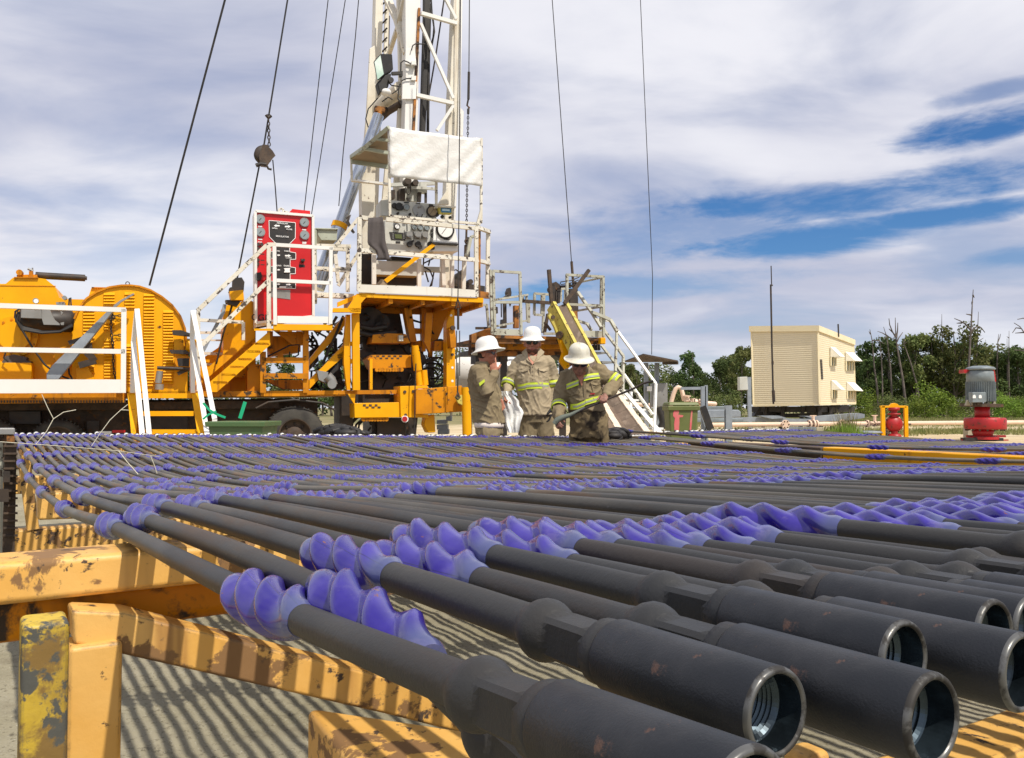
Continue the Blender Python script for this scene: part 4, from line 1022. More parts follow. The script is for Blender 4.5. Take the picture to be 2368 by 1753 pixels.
for (x, y) in ((215, 432), (212, 462), (742, 462), (742, 480)): rpoly(mb, 5, [(x - 24, y - 4), (x + 24, y - 2), (x + 22, y + 6), (x - 24, y + 4)], Bc - .010, .004)
part(mb, 'name_tag', 'gaugewhite', cb)

# --- box beside the cabinet and the raising cylinder
mb = MB(); rpoly(mb, 5, [(890, 300), (1140, 310), (1130, 445), (945, 440), (905, 380)], BF + .5, .6); rpoly(mb, 5, [(880, 292), (1145, 300), (1145, 316), (880, 308)], BF + .45, .7)
rbar(mb, 5, [(865, 300), (870, 1200)], BF + .5, .07); part(mb, 'valve_box', 'boxgrey', rig, bevel=.008)
mb = MB(); a = rg('B', 505, 600, BF + 1.3); b = rg('C', 345, 735, BF + 1.55); m_ = a.lerp(b, .36)
mb.tube([a, m_], .145, 24); mb.tube([m_, b], .115, 24); rc = part(mb, 'raising_cylinder', 'chrome', rig)
mb = MB(); d = (b - a).normalized(); mb.tube([m_ - d * .09, m_ + d * .02], .16, 24); part(mb, 'cylinder_collar', 'yellow', rc)
mb = MB(); mb.tube([b - d * .05, b + d * .14], .06, 12); mb.box(b + d * .14, .25, .12, .1, ax=RA, ay=RB); part(mb, 'cylinder_eye', 'rustyorange', rc)
mb = MB(); rtube(mb, 'B', [(690, 150), (715, 130), (700, 170), (730, 235), (740, 240)], BF + .4, .025, 6); rbar(mb, 'B', [(690, 170), (740, 245)], BF + .4, .04); part(mb, 'lever', 'dark', rig)
# walkway between landing and operator platform
mb = MB()
for pts in (((620, 380), (640, 560)), ((640, 580), (770, 370)), ((620, 330), (770, 150), (830, 155)), ((600, 345), (700, 350)), ((700, 320), (700, 620)), ((640, 470), (720, 480)), ((500, 325), (720, 330)), ((490, 470), (700, 485))):
    rbar(mb, 'B', list(pts), BF + .1, .065, .05)
rpoly(mb, 'B', [(495, 620), (740, 632), (735, 665), (495, 655)], BF + .1, .04)
part(mb, 'landing_railing', 'chipped', rig)
mb = MB(); mb.hexa([rg('B', 600, 748, BF - .5), rg('B', 780, 748, BF - .5), rg('B', 780, 752, BF + .2), rg('B', 600, 752, BF + .6), rg('B', 605, 722, BF - .5), rg('B', 785, 722, BF - .5), rg('B', 785, 722, BF + .2), rg('B', 605, 722, BF + .6)])
rpoly(mb, 'B', [(700, 722), (760, 630), (830, 640), (785, 690), (782, 755), (720, 752)], BF - .5, .07)
rpoly(mb, 'B', [(635, 685), (770, 630), (770, 660), (635, 715)], BF - .2, .05)
part(mb, 'platform_bracket', 'yellow', rig)

# --- operator platform
mb = MB(); Bo = BF - .5
rpoly(mb, 1, [(60, 1528), (1640, 1592), (1640, 1650), (60, 1580)], Bo, .06)
part(mb, 'platform_edge', 'yellow', rig)
mb = MB(); a = rg(1, 45, 1545, Bo + .05); b = rg(1, 1640, 1615, Bo + .05); c_ = b + RB * 1.35; d_ = a + RB * 1.35; h = V((0, 0, .05))
mb.hexa([a - h, b - h, c_ - h, d_ - h, a, b, c_, d_]); part(mb, 'platform_floor', 'orange', rig)
mb = MB()
for i in range(46):
    p = a.lerp(b, .08 + i * .012) - h * 1.0; mb.bar(p + RB * .1, p + RB * 1.2, .012, .05)
for f in (.02, .25, .5, .75, .98): p = a.lerp(b, f) - h * 1.6; mb.bar(p, p + RB * 1.3, .08, .12)
mb.bar(a + RB * 1.3 - h * 2, b + RB * 1.3 - h * 2, .1, .16); part(mb, 'floor_grating', 'orange', rig)
mb = MB(); rpoly(mb, 1, [(45, 1418), (1000, 1450), (1540, 1490), (1540, 1580), (45, 1518)], Bo - .03, .03); part(mb, 'toe_board', 'white', rig)
mb = MB()
for pts in (((62, 565), (55, 1500)), ((60, 562), (175, 580)), ((400, 590), (1000, 650), (1530, 705)), ((70, 985), (270, 1000), (850, 1050), (1530, 1105)), ((1548, 690), (1548, 1580)), ((1700, 750, Bo + 1.1), (1690, 1600, Bo + 1.1)), ((1550, 690, Bo), (1720, 750, Bo + 1.1)), ((1550, 1110, Bo), (1715, 1150, Bo + 1.1))):
    rbar(mb, 1, list(pts), Bo, .075, .055)
part(mb, 'platform_railing', 'chipped', rig)
mb = MB(); rpoly(mb, 1, [(1560, 1500), (1710, 1520), (1710, 1600), (1560, 1590)], Bo + 1.0, .03)
rbar(mb, 1, [(1590, 740), (1585, 1580)], Bo + .1, .04); part(mb, 'toe_board', 'rustyorange', rig)
mb = MB()
for pts in (((1400, 1075, BF + .6), (1385, 1480, BF + .6)), ((1240, 1090, BF + .3), (1240, 1480, BF + .3)), ((1120, 1090, BF + .3), (1135, 1470, BF + .3)), ((820, 1060, BF), (820, 1450, BF)), ((245, 1030, BF), (245, 1420, BF))): rbar(mb, 1, list(pts), BF, .075)
part(mb, 'panel_posts', 'white', rig)
# control panels
mb = MB(); rpoly(mb, 1, [(385, 600), (1010, 600), (1010, 1010), (430, 1000), (385, 850)], BF + .05, .45); rpoly(mb, 1, [(330, 350), (455, 330), (455, 545), (330, 545)], BF + .35, .4)
rpoly(mb, 1, [(455, 345), (1045, 395), (1045, 590), (455, 545)], BF + .25, .4)
pn = part(mb, 'instrument_panel', 'panelgrey', rig, bevel=.012)
mb = MB(); rpoly(mb, 1, [(1010, 620), (1270, 630), (1320, 900), (1000, 880)], BF - .03, .1); rpoly(mb, 1, [(1000, 895), (1325, 915), (1320, 1000), (990, 1000)], BF + .02, .3); part(mb, 'instrument_panel', 'gaugewhite', rig, bevel=.01)
mb = MB(); rpoly(mb, 1, [(1000, 880), (1330, 903), (1330, 915), (1000, 898)], BF - .1, .3); part(mb, 'panel_shelf', 'black', rig)
# big weight indicator
def gauge(c, x, y, B, r, rim='black', face='gaugewhite', d=.06, nd=(1, 1)):
    mb = MB(); o = rg(c, x, y, B); mb.lathe([(r * .82, -d), (r, -d), (r * 1.02, -d * .5), (r, 0)], o=o, axis=RB, n=28); g = part(mb, 'gauge', rim, rig)
    mb = MB(); rdisc(mb, c, x, y, B, r * .84, d * .8, 28); part(mb, 'dial', face, g)
    mb = MB(); q = rg(c, x, y, B - d * .85); mb.bar(q - RA * r * .35 * nd[0] - V((0, 0, r * .5 * nd[1])), q + RA * r * .4 * nd[0] + V((0, 0, r * .55 * nd[1])), r * .05, .004, up=RB); part(mb, 'needle', 'bolt', g)
gauge(1, 1150, 722, BF - .03, .185, d=.035); gauge(1, 980, 495, BF + .25, .112, 'dark', 'beige')
gauge(1, 655, 440, BF + .25, .064, 'steel', 'glass'); gauge(1, 755, 695, BF + .05, .056, 'steel', 'glass', nd=(-1, 1)); gauge(1, 832, 700, BF + .05, .056, 'steel', 'glass'); gauge(1, 912, 703, BF + .05, .056, 'steel', 'glass', nd=(.3, 1)); gauge(1, 535, 685, BF + .05, .058, 'black', 'gaugewhite')
mb = MB(); rdisc(mb, 1, 815, 475, BF + .25, .122, .02, 28); part(mb, 'blank_cover', 'steel', rig)
mb = MB(); rpoly(mb, 1, [(1062, 425), (1240, 440), (1240, 520), (1085, 515)], BF + .1, .12); sc = part(mb, 'display', 'slideyellow', rig, bevel=.01)
mb = MB(); rpoly(mb, 1, [(1098, 440), (1236, 452), (1232, 505), (1104, 500)], BF + .09, .012); M['screenblue'] = mat('blue_display_frame', (.03, .16, .32), .3); part(mb, 'screen_frame', 'screenblue', sc)
mb = MB(); rpoly(mb, 1, [(1115, 455), (1212, 462), (1212, 485), (1115, 480)], BF + .08, .012); M['lcd'] = mat('pale_lcd', (.45, .62, .72), .2); part(mb, 'screen', 'lcd', sc)
mb = MB(); rpoly(mb, 1, [(1050, 405), (1290, 425), (1290, 440), (1050, 425)], BF + .0, .3); rpoly(mb, 1, [(1060, 400), (1190, 190), (1200, 400)], BF + .4, .06); part(mb, 'display_hood', 'cream', rig)
mb = MB(); rpoly(mb, 1, [(443, 750), (635, 762), (645, 860), (465, 850)], BF + .04, .05); dp = part(mb, 'digital_readout', 'black', rig)
mb = MB(); rpoly(mb, 1, [(510, 778), (600, 782), (605, 838), (520, 832)], BF + .03, .012); M['olivelcd'] = mat('olive_lcd', (.10, .12, .04), .25); part(mb, 'screen', 'olivelcd', dp)
mb = MB()
for i in range(4):
    for x in (482, 618 + i): rpoly(mb, 1, [(x, 772 + i * 18), (x + 16, 772 + i * 18), (x + 16, 782 + i * 18), (x, 782 + i * 18)], BF + .03, .012)
part(mb, 'keys', 'steel', dp)
# valve knobs, levers, black fittings
mb = MB()
for (x, y, r, d) in ((555, 435, .13, .15), (590, 450, .08, .1), (500, 420, .09, .1), (545, 520, .04, .12), (700, 530, .045, .1), (982, 732, .05, .1), (1000, 800, .09, .12), (695, 910, .10, .12), (800, 912, .10, .12), (735, 870, .04, .1), (950, 905, .08, .12), (830, 950, .07, .1), (990, 960, .06, .1), (1045, 540, .06, .1), (1110, 560, .06, .08), (1210, 570, .05, .08)):
    rdisc(mb, 1, x, y, BF + .05 if y > 590 else BF + .25, r * .56, d * .6, 10)
for (x, y) in ((540, 580), (655, 580), (760, 600), (815, 600), (870, 605)): rpoly(mb, 1, [(x - 24, y), (x + 24, y), (x + 18, y + 22), (x - 20, y + 22)], BF - .02, .1)
for (x, y, u, w) in ((800, 520, 785, 560), (865, 525, 850, 565), (925, 540, 905, 580), (540, 560, 545, 590), (655, 560, 660, 590), (665, 650, 668, 740), (780, 660, 785, 680), (1055, 660, 1020, 680)): rtube(mb, 1, [(x, y), (u, w)], BF - .03, .012, 6)
rpoly(mb, 1, [(525, 868), (582, 870), (582, 895), (525, 893)], BF + .04, .02); rpoly(mb, 1, [(630, 365), (692, 370), (692, 385), (630, 382)], BF + .24, .02); rpoly(mb, 1, [(780, 378), (835, 382), (835, 392), (780, 390)], BF + .24, .02); rpoly(mb, 1, [(950, 395), (1000, 400), (1000, 420), (950, 418)], BF + .22, .03)
rpoly(mb, 1, [(910, 600), (1020, 610), (1020, 630), (910, 622)], BF + .0, .1); rpoly(mb, 1, [(1140, 838), (1210, 843), (1210, 852), (1140, 848)], BF - .045, .02)
part(mb, 'knobs_and_levers', 'black', rig)
mb = MB()
for x in (690, 800, 890): rpoly(mb, 1, [(x - 45, 745), (x + 45, 752), (x + 50, 835), (x - 35, 835)], BF + .0, .08); rdisc(mb, 1, x, 790, BF, .062, .06, 12)
part(mb, 'lever_valves', 'steel', rig)
# equipment above the panels and under them
mb = MB(); rpoly(mb, 1, [(570, 205), (640, 190), (645, 345), (570, 345)], BF + .6, .2); rdisc(mb, 1, 650, 130, BF + .6, .07, .2, 12); rdisc(mb, 1, 745, 150, BF + .6, .06, .2, 12); rpoly(mb, 1, [(690, 120), (790, 140), (800, 180), (700, 180)], BF + .6, .2)
rtube(mb, 1, [(650, 180), (655, 250), (690, 275), (715, 240), (710, 150)], BF + .5, .012, 6); rbar(mb, 1, [(825, 240), (820, 370)], BF + .6, .07); rbar(mb, 1, [(905, 200), (905, 380)], BF + .6, .045); rpoly(mb, 1, [(455, 220), (515, 210), (515, 320), (455, 310)], BF + .7, .2); rpoly(mb, 1, [(670, 310), (720, 310), (700, 345), (715, 355), (670, 355), (690, 345)], BF + .5, .1)
for (p) in (((855, 1180), (960, 1240), (1000, 1340), (960, 1450)), ((880, 1060), (870, 1300)), ((1010, 1260), (980, 1440)), ((900, 1250), (940, 1390)), ((880, 1150), (1020, 1080)), ((940, 1180), (960, 1100))): rtube(mb, 1, p, BF + .8, .016, 6)
rpoly(mb, 1, [(85, 1030), (215, 1030), (215, 1420), (85, 1400)], BF + 1.0, .3); rpoly(mb, 1, [(280, 1300), (790, 1310), (790, 1430), (280, 1420)], BF + .6, .5); rpoly(mb, 1, [(470, 1060), (720, 1080), (720, 1120), (470, 1110)], BF + .5, .4)
rpoly(mb, 1, [(1250, 1380), (1520, 1420), (1660, 1440), (1660, 1510), (1250, 1480)], BF + 1.3, .5)
for (x, y, r) in ((1310, 1330, .16), (1340, 1290, .12), (1290, 1400, .14), (1440, 1400, .10)): rdisc(mb, 1, x, y, BF + 1.2, r * .55, .2, 12)
rtube(mb, 1, [(1250, 1250), (1290, 1230), (1330, 1260), (1350, 1310)], BF + 1.1, .015, 6); rbar(mb, 1, [(1440, 820), (1440, 1100)], BF + 1.5, .08)
part(mb, 'hydraulic_gear', 'dark', rig)
mb = MB(); rpoly(mb, 1, [(805, 110), (915, 125), (925, 250), (810, 240)], BF + .55, .15); rpoly(mb, 1, [(645, 195), (800, 200), (800, 370), (645, 345)], BF + .7, .2); rpoly(mb, 1, [(270, 1110), (400, 1120), (810, 1140), (880, 1180), (880, 1290), (800, 1310), (270, 1290)], BF + .3, .3); rpoly(mb, 1, [(870, 1190), (1200, 1200), (1200, 1260), (870, 1250)], BF + 1.0, .15)
rbar(mb, 1, [(720, 185), (1050, 205)], BF + .5, .05); rbar(mb, 1, [(460, 155), (1040, 130)], BF + .8, .07)
part(mb, 'gear_boxes', 'panelgrey', rig)
mb = MB(); mb.prism([rg(1, x, y, BF - .3) for x, y in ((375, 1360), (415, 1400), (1035, 920), (985, 900))], RB * .08); br = part(mb, 'brake_lever', 'yellow', rig)
mb = MB(); rpoly(mb, 1, [(270, 1425), (345, 1350), (415, 1385), (415, 1435)], BF - .28, .08); part(mb, 'lever_foot', 'beige', rig)
# awning frame and thin posts
mb = MB()
for pts in (((440, 0, BF - .3), (450, 550, BF - .3), (1600, 650, BF - .3)), ((1612, 160, BF - .3), (1610, 640, BF - .3)), ((1040, 110, BF), (1040, 400, BF)), ((0, 95, BF + .6), (460, 150, BF - .3)), ((1560, 660, Bo), (1612, 480, Bo))): rbar(mb, 1, list(pts), BF, .045)
for pts in (((170, 1000, BF + 1.0), (175, 1150, BF + 1.0), (415, 1175, BF - .3)), ((415, 810, BF - .3), (415, 1170, BF - .3)), ((245, 950, BF + .9), (405, 810, BF - .3)), ((1000, 880, BF - .35), (1000, 1180, BF - .35))): rbar(mb, 'C', list(pts), BF, .04)
part(mb, 'awning_frame', 'chipped', rig)
mb = MB(); mb.hexa([rg('C', 172, 1020, BF + 1.0), rg('C', 405, 1050, BF + 1.0), rg('C', 405, 825, BF - .33), rg('C', 250, 945, BF + .2)] + [p + V((0, 0, .05)) for p in (rg('C', 172, 1020, BF + 1.0), rg('C', 405, 1050, BF + 1.0), rg('C', 405, 825, BF - .33), rg('C', 250, 945, BF + .2))])
part(mb, 'awning_roof', 'beige', rig)
mb = MB(); rbar(mb, 'C', [(172, 1025), (405, 1060)], BF + .98, .10, .05); rbar(mb, 'C', [(172, 1000, BF + 1.0), (250, 945, BF + .2), (410, 810, BF - .36)], BF, .07); rbar(mb, 'C', [(250, 945), (410, 975)], BF + .2, .06); rbar(mb, 'C', [(330, 885), (410, 895)], BF - .1, .05); part(mb, 'awning_rafters', 'boxgrey', rig)
# --- frames below the operator platform
mb = MB()
rpoly(mb, 2, [(372, 310), (415, 310), (420, 820), (415, 1110), (380, 1110), (345, 820), (350, 600)], BF - .1, .12)
rbar(mb, 2, [(467, 300), (475, 1112)], BF - .15, .13, .1); rbar(mb, 2, [(420, 620), (460, 620)], BF - .1, .08); rbar(mb, 2, [(420, 805), (460, 805)], BF - .1, .08)
mb.prism([rg(2, x, y, BF + .3) for x, y in ((-20, 850), (-20, 780), (330, 340), (372, 330), (372, 400), (250, 560))], RB * .12)
mb.prism([rg(2, x, y, BF + .1) for x, y in ((115, 870), (350, 620), (350, 750), (140, 930), (-20, 1100), (-20, 1000))], RB * .12)
rpoly(mb, 2, [(620, 780), (650, 780), (650, 1105), (620, 1105)], BF, .1)
part(mb, 'support_frame', 'yellow', rig)
mb = MB()
rpoly(mb, 2, [(655, 525), (800, 508), (1000, 515), (1050, 610), (640, 610)], BF + .1, .5); rpoly(mb, 2, [(640, 738), (1060, 738), (1060, 870), (650, 880), (600, 780)], BF + .05, .5)
rpoly(mb, 2, [(985, 240), (1060, 240), (1120, 600), (1050, 600)], BF + .4, .2); rpoly(mb, 2, [(1170, 240), (1215, 240), (1215, 700), (1180, 700)], BF + .5, .15); rpoly(mb, 2, [(1220, 290), (1290, 290), (1260, 720), (1200, 600)], BF + .2, .12)
rpoly(mb, 2, [(1300, 240), (1490, 230), (1290, 700), (1285, 770), (1250, 760)], BF + .7, .12); rpoly(mb, 2, [(1310, 590), (1450, 590), (1450, 690), (1300, 690)], BF + .3, .3)
rpoly(mb, 2, [(1060, 450), (1220, 460), (1220, 510), (1060, 510)], BF + .6, .15); rpoly(mb, 2, [(1060, 600), (1240, 570), (1240, 650), (1060, 650)], BF + .6, .15)
part(mb, 'gear_frame', 'orange', rig)
mb = MB(); rpoly(mb, 2, [(1435, 400), (1490, 255), (1520, 255), (1530, 1100), (1435, 1075)], BF + .0, .22); ps_ = part(mb, 'mast_support', 'yellow', rig, bevel=.008)
mb = MB()
for (x, y, r) in ((1483, 318, .024), (1497, 872, .024), (1497, 1014, .024)): rdisc(mb, 2, x, y, BF, r, .005, 14)
part(mb, 'pin_hole', 'gaugewhite', ps_)
mb = MB(); rpoly(mb, 2, [(1465, 470), (1490, 440), (1520, 440), (1535, 560), (1535, 660), (1480, 660)], BF - .2, .2); part(mb, 'shackle_plate', 'orange', rig)
mb = MB(); rdisc(mb, 2, 1497, 452, BF - .2, .045, .05, 16); rdisc(mb, 2, 1492, 735, BF, .026, .05, 16); part(mb, 'pivot_pin', 'brown', rig)
mb = MB(); o1 = rg(2, 1100, 640, BF - .15); o2 = rg(2, 1130, 900, BF - .1); mb.tube([o1, o1.lerp(o2, .3), o2], [.065, .08, .08], 14); mb.tube([o2, rg(2, 1150, 1060, BF - .1)], .06, 14); mb.tube([rg(2, 1190, 900, BF), rg(2, 1205, 1060, BF)], .07, 12); part(mb, 'hydraulic_ram', 'yellow', rig)
mb = MB()
for (x0, y0, x1, y1) in ((690, 742, 720, 760), (750, 742, 780, 760), (812, 742, 842, 760), (872, 742, 902, 760), (932, 742, 962, 760), (724, 766, 752, 782), (785, 766, 815, 782), (845, 766, 872, 782), (905, 766, 932, 782)): rpoly(mb, 2, [(x0, y0), (x1, y0), (x1, y1), (x0, y1)], BF + .045, .006)
for (x0, y0, x1, y1) in ((548, 1262, 578, 1282), (612, 1262, 642, 1282), (675, 1262, 702, 1282), (578, 1285, 608, 1302), (640, 1285, 672, 1302), (704, 1285, 735, 1302)): rpoly(mb, 2, [(x0, y0), (x1, y0), (x1, y1), (x0, y1)], BF - .16, .006)
part(mb, 'tread_slots', 'brown', rig)
mb = MB()
rpoly(mb, 2, [(500, 250), (930, 250), (980, 520), (790, 505), (650, 530), (560, 480), (500, 420)], BF + 1.0, .4)
rpoly(mb, 2, [(650, 612), (1050, 612), (1050, 738), (650, 738)], BF + .7, .3); rpoly(mb, 2, [(640, 880), (1100, 880), (1100, 1110), (640, 1110)], BF + .6, .3)
rpoly(mb, 2, [(490, 850), (620, 850), (620, 1110), (490, 1110)], BF + .9, .3)
for (x, y, r) in ((600, 380, .42), (560, 560, .2), (720, 400, .25), (600, 640, .25), (1120, 790, .2), (560, 740, .22), (1330, 640, .2), (1030, 830, .18)):
    rdisc(mb, 2, x, y, BF + .8, r * .62, .25, 18)
part(mb, 'winch_machinery', 'dark', rig)
mb = MB(); rpoly(mb, 2, [(1060, 640), (1190, 640), (1190, 1060), (1060, 1060)], BF + 1.0, .3); rpoly(mb, 2, [(1240, 780), (1300, 790), (1310, 1060), (1230, 1060)], BF + 1.2, .2); rpoly(mb, 2, [(-20, 700), (60, 640), (80, 800), (-20, 900)], BF + .8, .2); rpoly(mb, 2, [(190, 860), (300, 830), (350, 1100), (230, 1105)], BF + .7, .2); rpoly(mb, 2, [(240, 560), (275, 560), (275, 850), (235, 860)], BF + .9, .1)
rpoly(mb, 2, [(700, 1405), (1000, 1405), (1000, 1600), (700, 1600)], BF + .5, .3); rpoly(mb, 2, [(1000, 1400), (1130, 1400), (1110, 1600), (1010, 1600)], BF + .9, .3)
part(mb, 'winch_machinery', 'dark', rig)
mb = MB(); r2 = random.Random(5)
for k in range(60):
    x = r2.choice([r2.uniform(500, 1360), r2.uniform(0, 370)]); y = r2.uniform(300, 1050); pts = []
    for j in range(6): pts.append((x + r2.uniform(-20, 20) + j * r2.uniform(-25, 30), y + j * r2.uniform(5, 40) + r2.uniform(-20, 20)))
    P = [rg(2, a_, min(b_, 1100), BF + .3 + r2.uniform(0, .9)) for a_, b_ in pts]
    mb.tube(P, r2.choice([.013, .02, .026]), 5)
for k in range(7):
    a0_ = r2.uniform(0, 6); o = rg(2, 1310 + r2.uniform(-40, 40), 930 + r2.uniform(-50, 70), BF + .4); rr_ = r2.uniform(.18, .33)
    mb.tube([o + RA * rr_ * math.cos(a0_ + t_ * .5) + V((0, 0, rr_ * .9 * math.sin(a0_ + t_ * .5))) + RB * .04 * t_ for t_ in range(12)], .02, 5)
for k in range(6):
    o = rg(2, 560 + r2.uniform(-40, 60), 1500 + r2.uniform(-20, 30), BF + .6); rr_ = r2.uniform(.15, .3)
    mb.tube([o + RA * rr_ * math.cos(t_ * .55) + V((0, 0, rr_ * .8 * math.sin(t_ * .55))) for t_ in range(12)], .022, 5)
for k in range(9):
    a0_ = k * .7; o = rg(2, 600, 640, BF + .75); mb.bar(o, o + (RA * math.cos(a0_) + V((0, 0, math.sin(a0_)))) * .33, .03)
part(mb, 'hoses', 'black', rig)
mb = MB(); P = [rg(2, 510 + 0, 500, BF + .2), rg(2, 640, 530, BF + .2), rg(2, 790, 505, BF + .2), rg(2, 900, 500, BF + .2)]
mb.tube(P, .05, 8); mb.tube([p + V((0, 0, .12)) for p in P[:3]], .05, 8); rbar(mb, 2, [(170, 500), (270, 330)], BF + .2, .05); rbar(mb, 2, [(120, 830), (270, 500), (330, 350)], BF + .25, .045)
rbar(mb, 2, [(500, 600), (640, 480), (720, 420)], BF + .5, .12); rpoly(mb, 2, [(270, 740), (340, 700), (355, 830), (230, 940), (200, 930), (300, 820)], BF + .1, .15)
part(mb, 'hose_bundle', 'black', rig)
mb = MB(); rpoly(mb, 2, [(60, 900), (180, 920), (160, 1040), (80, 1000)], BF, .2); rdisc(mb, 2, 215, 1050, BF - .1, .08, .05, 20); rtube(mb, 2, [(170, 960), (210, 1000), (230, 1060)], BF, .09, 12); part(mb, 'pump_unit', 'steel', rig)
mb = MB(); rpoly(mb, 2, [(930, 530), (975, 530), (975, 590), (930, 590)], BF, .1); part(mb, 'junction_box', 'panelgrey', rig)
# --- rear bumper with tread box
mb = MB(); rpoly(mb, 2, [(385, 1150), (470, 1150), (460, 1270)], BF - .1, .05); rpoly(mb, 2, [(455, 1250), (940, 1240), (940, 1400), (460, 1405)], BF - .15, .45); rpoly(mb, 2, [(940, 1070), (1230, 1062), (1245, 1090), (1110, 1100), (1105, 1365), (1240, 1368), (1250, 1405), (950, 1400)], BF - .2, .5)
part(mb, 'rear_step_box', 'yellow', rig, bevel=.008)
mb = MB(); rpoly(mb, 2, [(470, 1155), (935, 1155), (935, 1245), (470, 1245)], BF + .4, .05); part(mb, 'step_recess', 'dark', rig)
mb = MB()
for i in range(9): rdisc(mb, 2, 550 + i * 30, 1418, BF - .05, .045, .06, 8)
for i in range(10): rdisc(mb, 2, 690 + i * 29, 895, BF + .1, .04, .06, 8)
part(mb, 'tread_studs', 'orange', rig)
mb = MB(); rpoly(mb, 2, [(1110, 1105), (1600, 1062), (1605, 1340), (1110, 1370)], BF - .35, .25); bm = part(mb, 'outrigger_beam', 'orange', rig, bevel=.01)
mb = MB(); o = rg(2, 1640, 1080, BF - .6); o2 = rg(2, 1660, 1530, BF - .6); o2b = V((o2.x, o2.y, .05)); mb.tube([o, o2b], .088, 22); 
ol = part(mb, 'outrigger_leg', 'yellow', rig)
mb = MB(); rpoly(mb, 2, [(1525, 1180), (1560, 1160), (1605, 1165), (1610, 1275), (1560, 1250)], BF - .62, .06); part(mb, 'lifting_lug', 'slideyellow', rig, bevel=.008)
mb = MB(); rdisc(mb, 2, 990, 1418, BF - .2, .064, .04, 24); lt = part(mb, 'tail_light', 'gaugewhite', rig)
mb = MB(); rdisc(mb, 2, 990, 1418, BF - .235, .05, .02, 24); part(mb, 'lens', 'redflange', lt)
mb = MB(); rpoly(mb, 2, [(1215, 1380), (1310, 1370), (1320, 1560), (1240, 1565), (1200, 1480)], BF - .1, .25); part(mb, 'jack_leg', 'yellow', rig, bevel=.02)
mb = MB()
for (x, y) in ((990, 1130), (1080, 1125), (1000, 1375)): rdisc(mb, 2, x, y, BF - .2, .03, .02, 8)
part(mb, 'bolts', 'brown', rig)
# ------------------------------------------------------------------ mast (part of the rig), lamp, banner, lines
Bm = BF + .9
def mtube(name, m, pts, w, d=None, c=11):
    mb = MB(); rbar(mb, c, pts, Bm, w, d); return part(mb, name, m, rig)
# front-left leg: wide channel; its lower part runs down to the deck
def leg(poly, B, dp, m='cream'):
    mb = MB(); rpoly(mb, 's', poly, B, dp); return part(mb, 'mast_leg', m, rig, bevel=.015)
leg([(937, -60), (974, -60), (965, 330), (950, 560), (928, 560), (938, 200)], Bm, .30, 'whiteclean')
leg([(918, -60), (937, -60), (938, 200), (930, 560), (905, 560), (924, 200)], Bm + .35, .12)
leg([(1052, -60), (1066, -60), (1058, 330), (1045, 690), (1022, 690), (1035, 330)], Bm + .1, .25)
leg([(1066, -60), (1071, -60), (1064, 330), (1048, 600), (1044, 600), (1058, 330)], Bm + .05, .05, 'whiteclean')
leg([(870, -60), (887, -60), (880, 330), (868, 690), (836, 690), (846, 330), (866, 100)], Bm + 1.3, .30)
leg([(855, 112), (867, 104), (880, 330), (866, 560), (836, 560), (845, 300)], Bm + 1.1, .06)
leg([(893, -60), (902, -60), (898, 120), (888, 130)], Bm + 1.35, .08)
mb = MB(); rpoly(mb, 's', [(836, 400), (868, 400), (862, 700), (846, 700), (838, 560)], Bm + .6, .3)
rbar(mb, 's', [(897, 370), (884, 520)], Bm + .6, .10); rbar(mb, 's', [(885, 470), (955, 420)], Bm + .6, .14); part(mb, 'mast_foot', 'cream', rig)
# front face lacing
for pts, w in ((((690, 160), (1118, 282)), .075), (((630, 1135), (1075, 1235)), .075), (((985, -10), (1110, 230)), .06), (((685, 280), (1075, 1175)), .06), (((1075, 1260), (880, 1560)), .06)):
    mtube('mast_brace', 'whiteclean', list(pts), w)
for pts in (((250, -50, Bm + .9), (385, 230, Bm + .5), (500, 640, Bm + .1)), ((300, -30, Bm + 1.0), (420, 230, Bm + .5)), ((490, -40, Bm + .1), (400, 360, Bm + .5), (310, 640, Bm + 1.2))):
    mtube('mast_brace', 'cream', list(pts), .08)
mb = MB()
for k in range(-1, 5): y = 110 + k * 112; rbar(mb, 11, [(285, y, Bm + 1.3), (180, y + 105, Bm + 1.5)], Bm, .03)
rbar(mb, 11, [(310, 190), (300, 620)], Bm + 1.4, .03); part(mb, 'ladder_rungs', 'dark', rig)
mb = MB(); rbar(mb, 11, [(283, -20), (258, 640)], Bm + 1.4, .05); part(mb, 'mast_pipe', 'galv', rig)
mb = MB(); rtube(mb, 11, [(170, 1310, Bm + 1.2), (300, 1190, Bm + .8), (450, 1060, Bm + .3)], Bm, .16, 20); part(mb, 'cross_tube', 'cream', rig)
mb = MB(); rtube(mb, 11, [(175, 1440, Bm + 1.1), (300, 1330, Bm + .7), (450, 1240, Bm + .3)], Bm, .075, 14); part(mb, 'cross_pipe', 'brown', rig)
mb = MB(); rbar(mb, 11, [(668, 100), (600, 1560)], Bm - .02, .05, .05); part(mb, 'rusty_edge', 'rustyorange', rig)
mb = MB(); rpoly(mb, 11, [(1075, 1240), (1100, 1210), (1200, 1330), (1190, 1620), (1160, 1620), (1165, 1360)], Bm + .2, .1); rpoly(mb, 11, [(470, 960), (640, 975), (630, 1180), (465, 1180)], Bm - .06, .06); rpoly(mb, 11, [(510, 590), (620, 600), (635, 780), (500, 760)], Bm - .05, .05); part(mb, 'gusset_plate', 'whiteclean', rig)
mb = MB()
for (y, y2) in ((725, 770), (905, 955)): rpoly(mb, 11, [(580, y), (632, y), (632, y2), (575, y2)], Bm - .12, .12)
part(mb, 'cable_box', 'whiteclean', rig)
mb = MB()
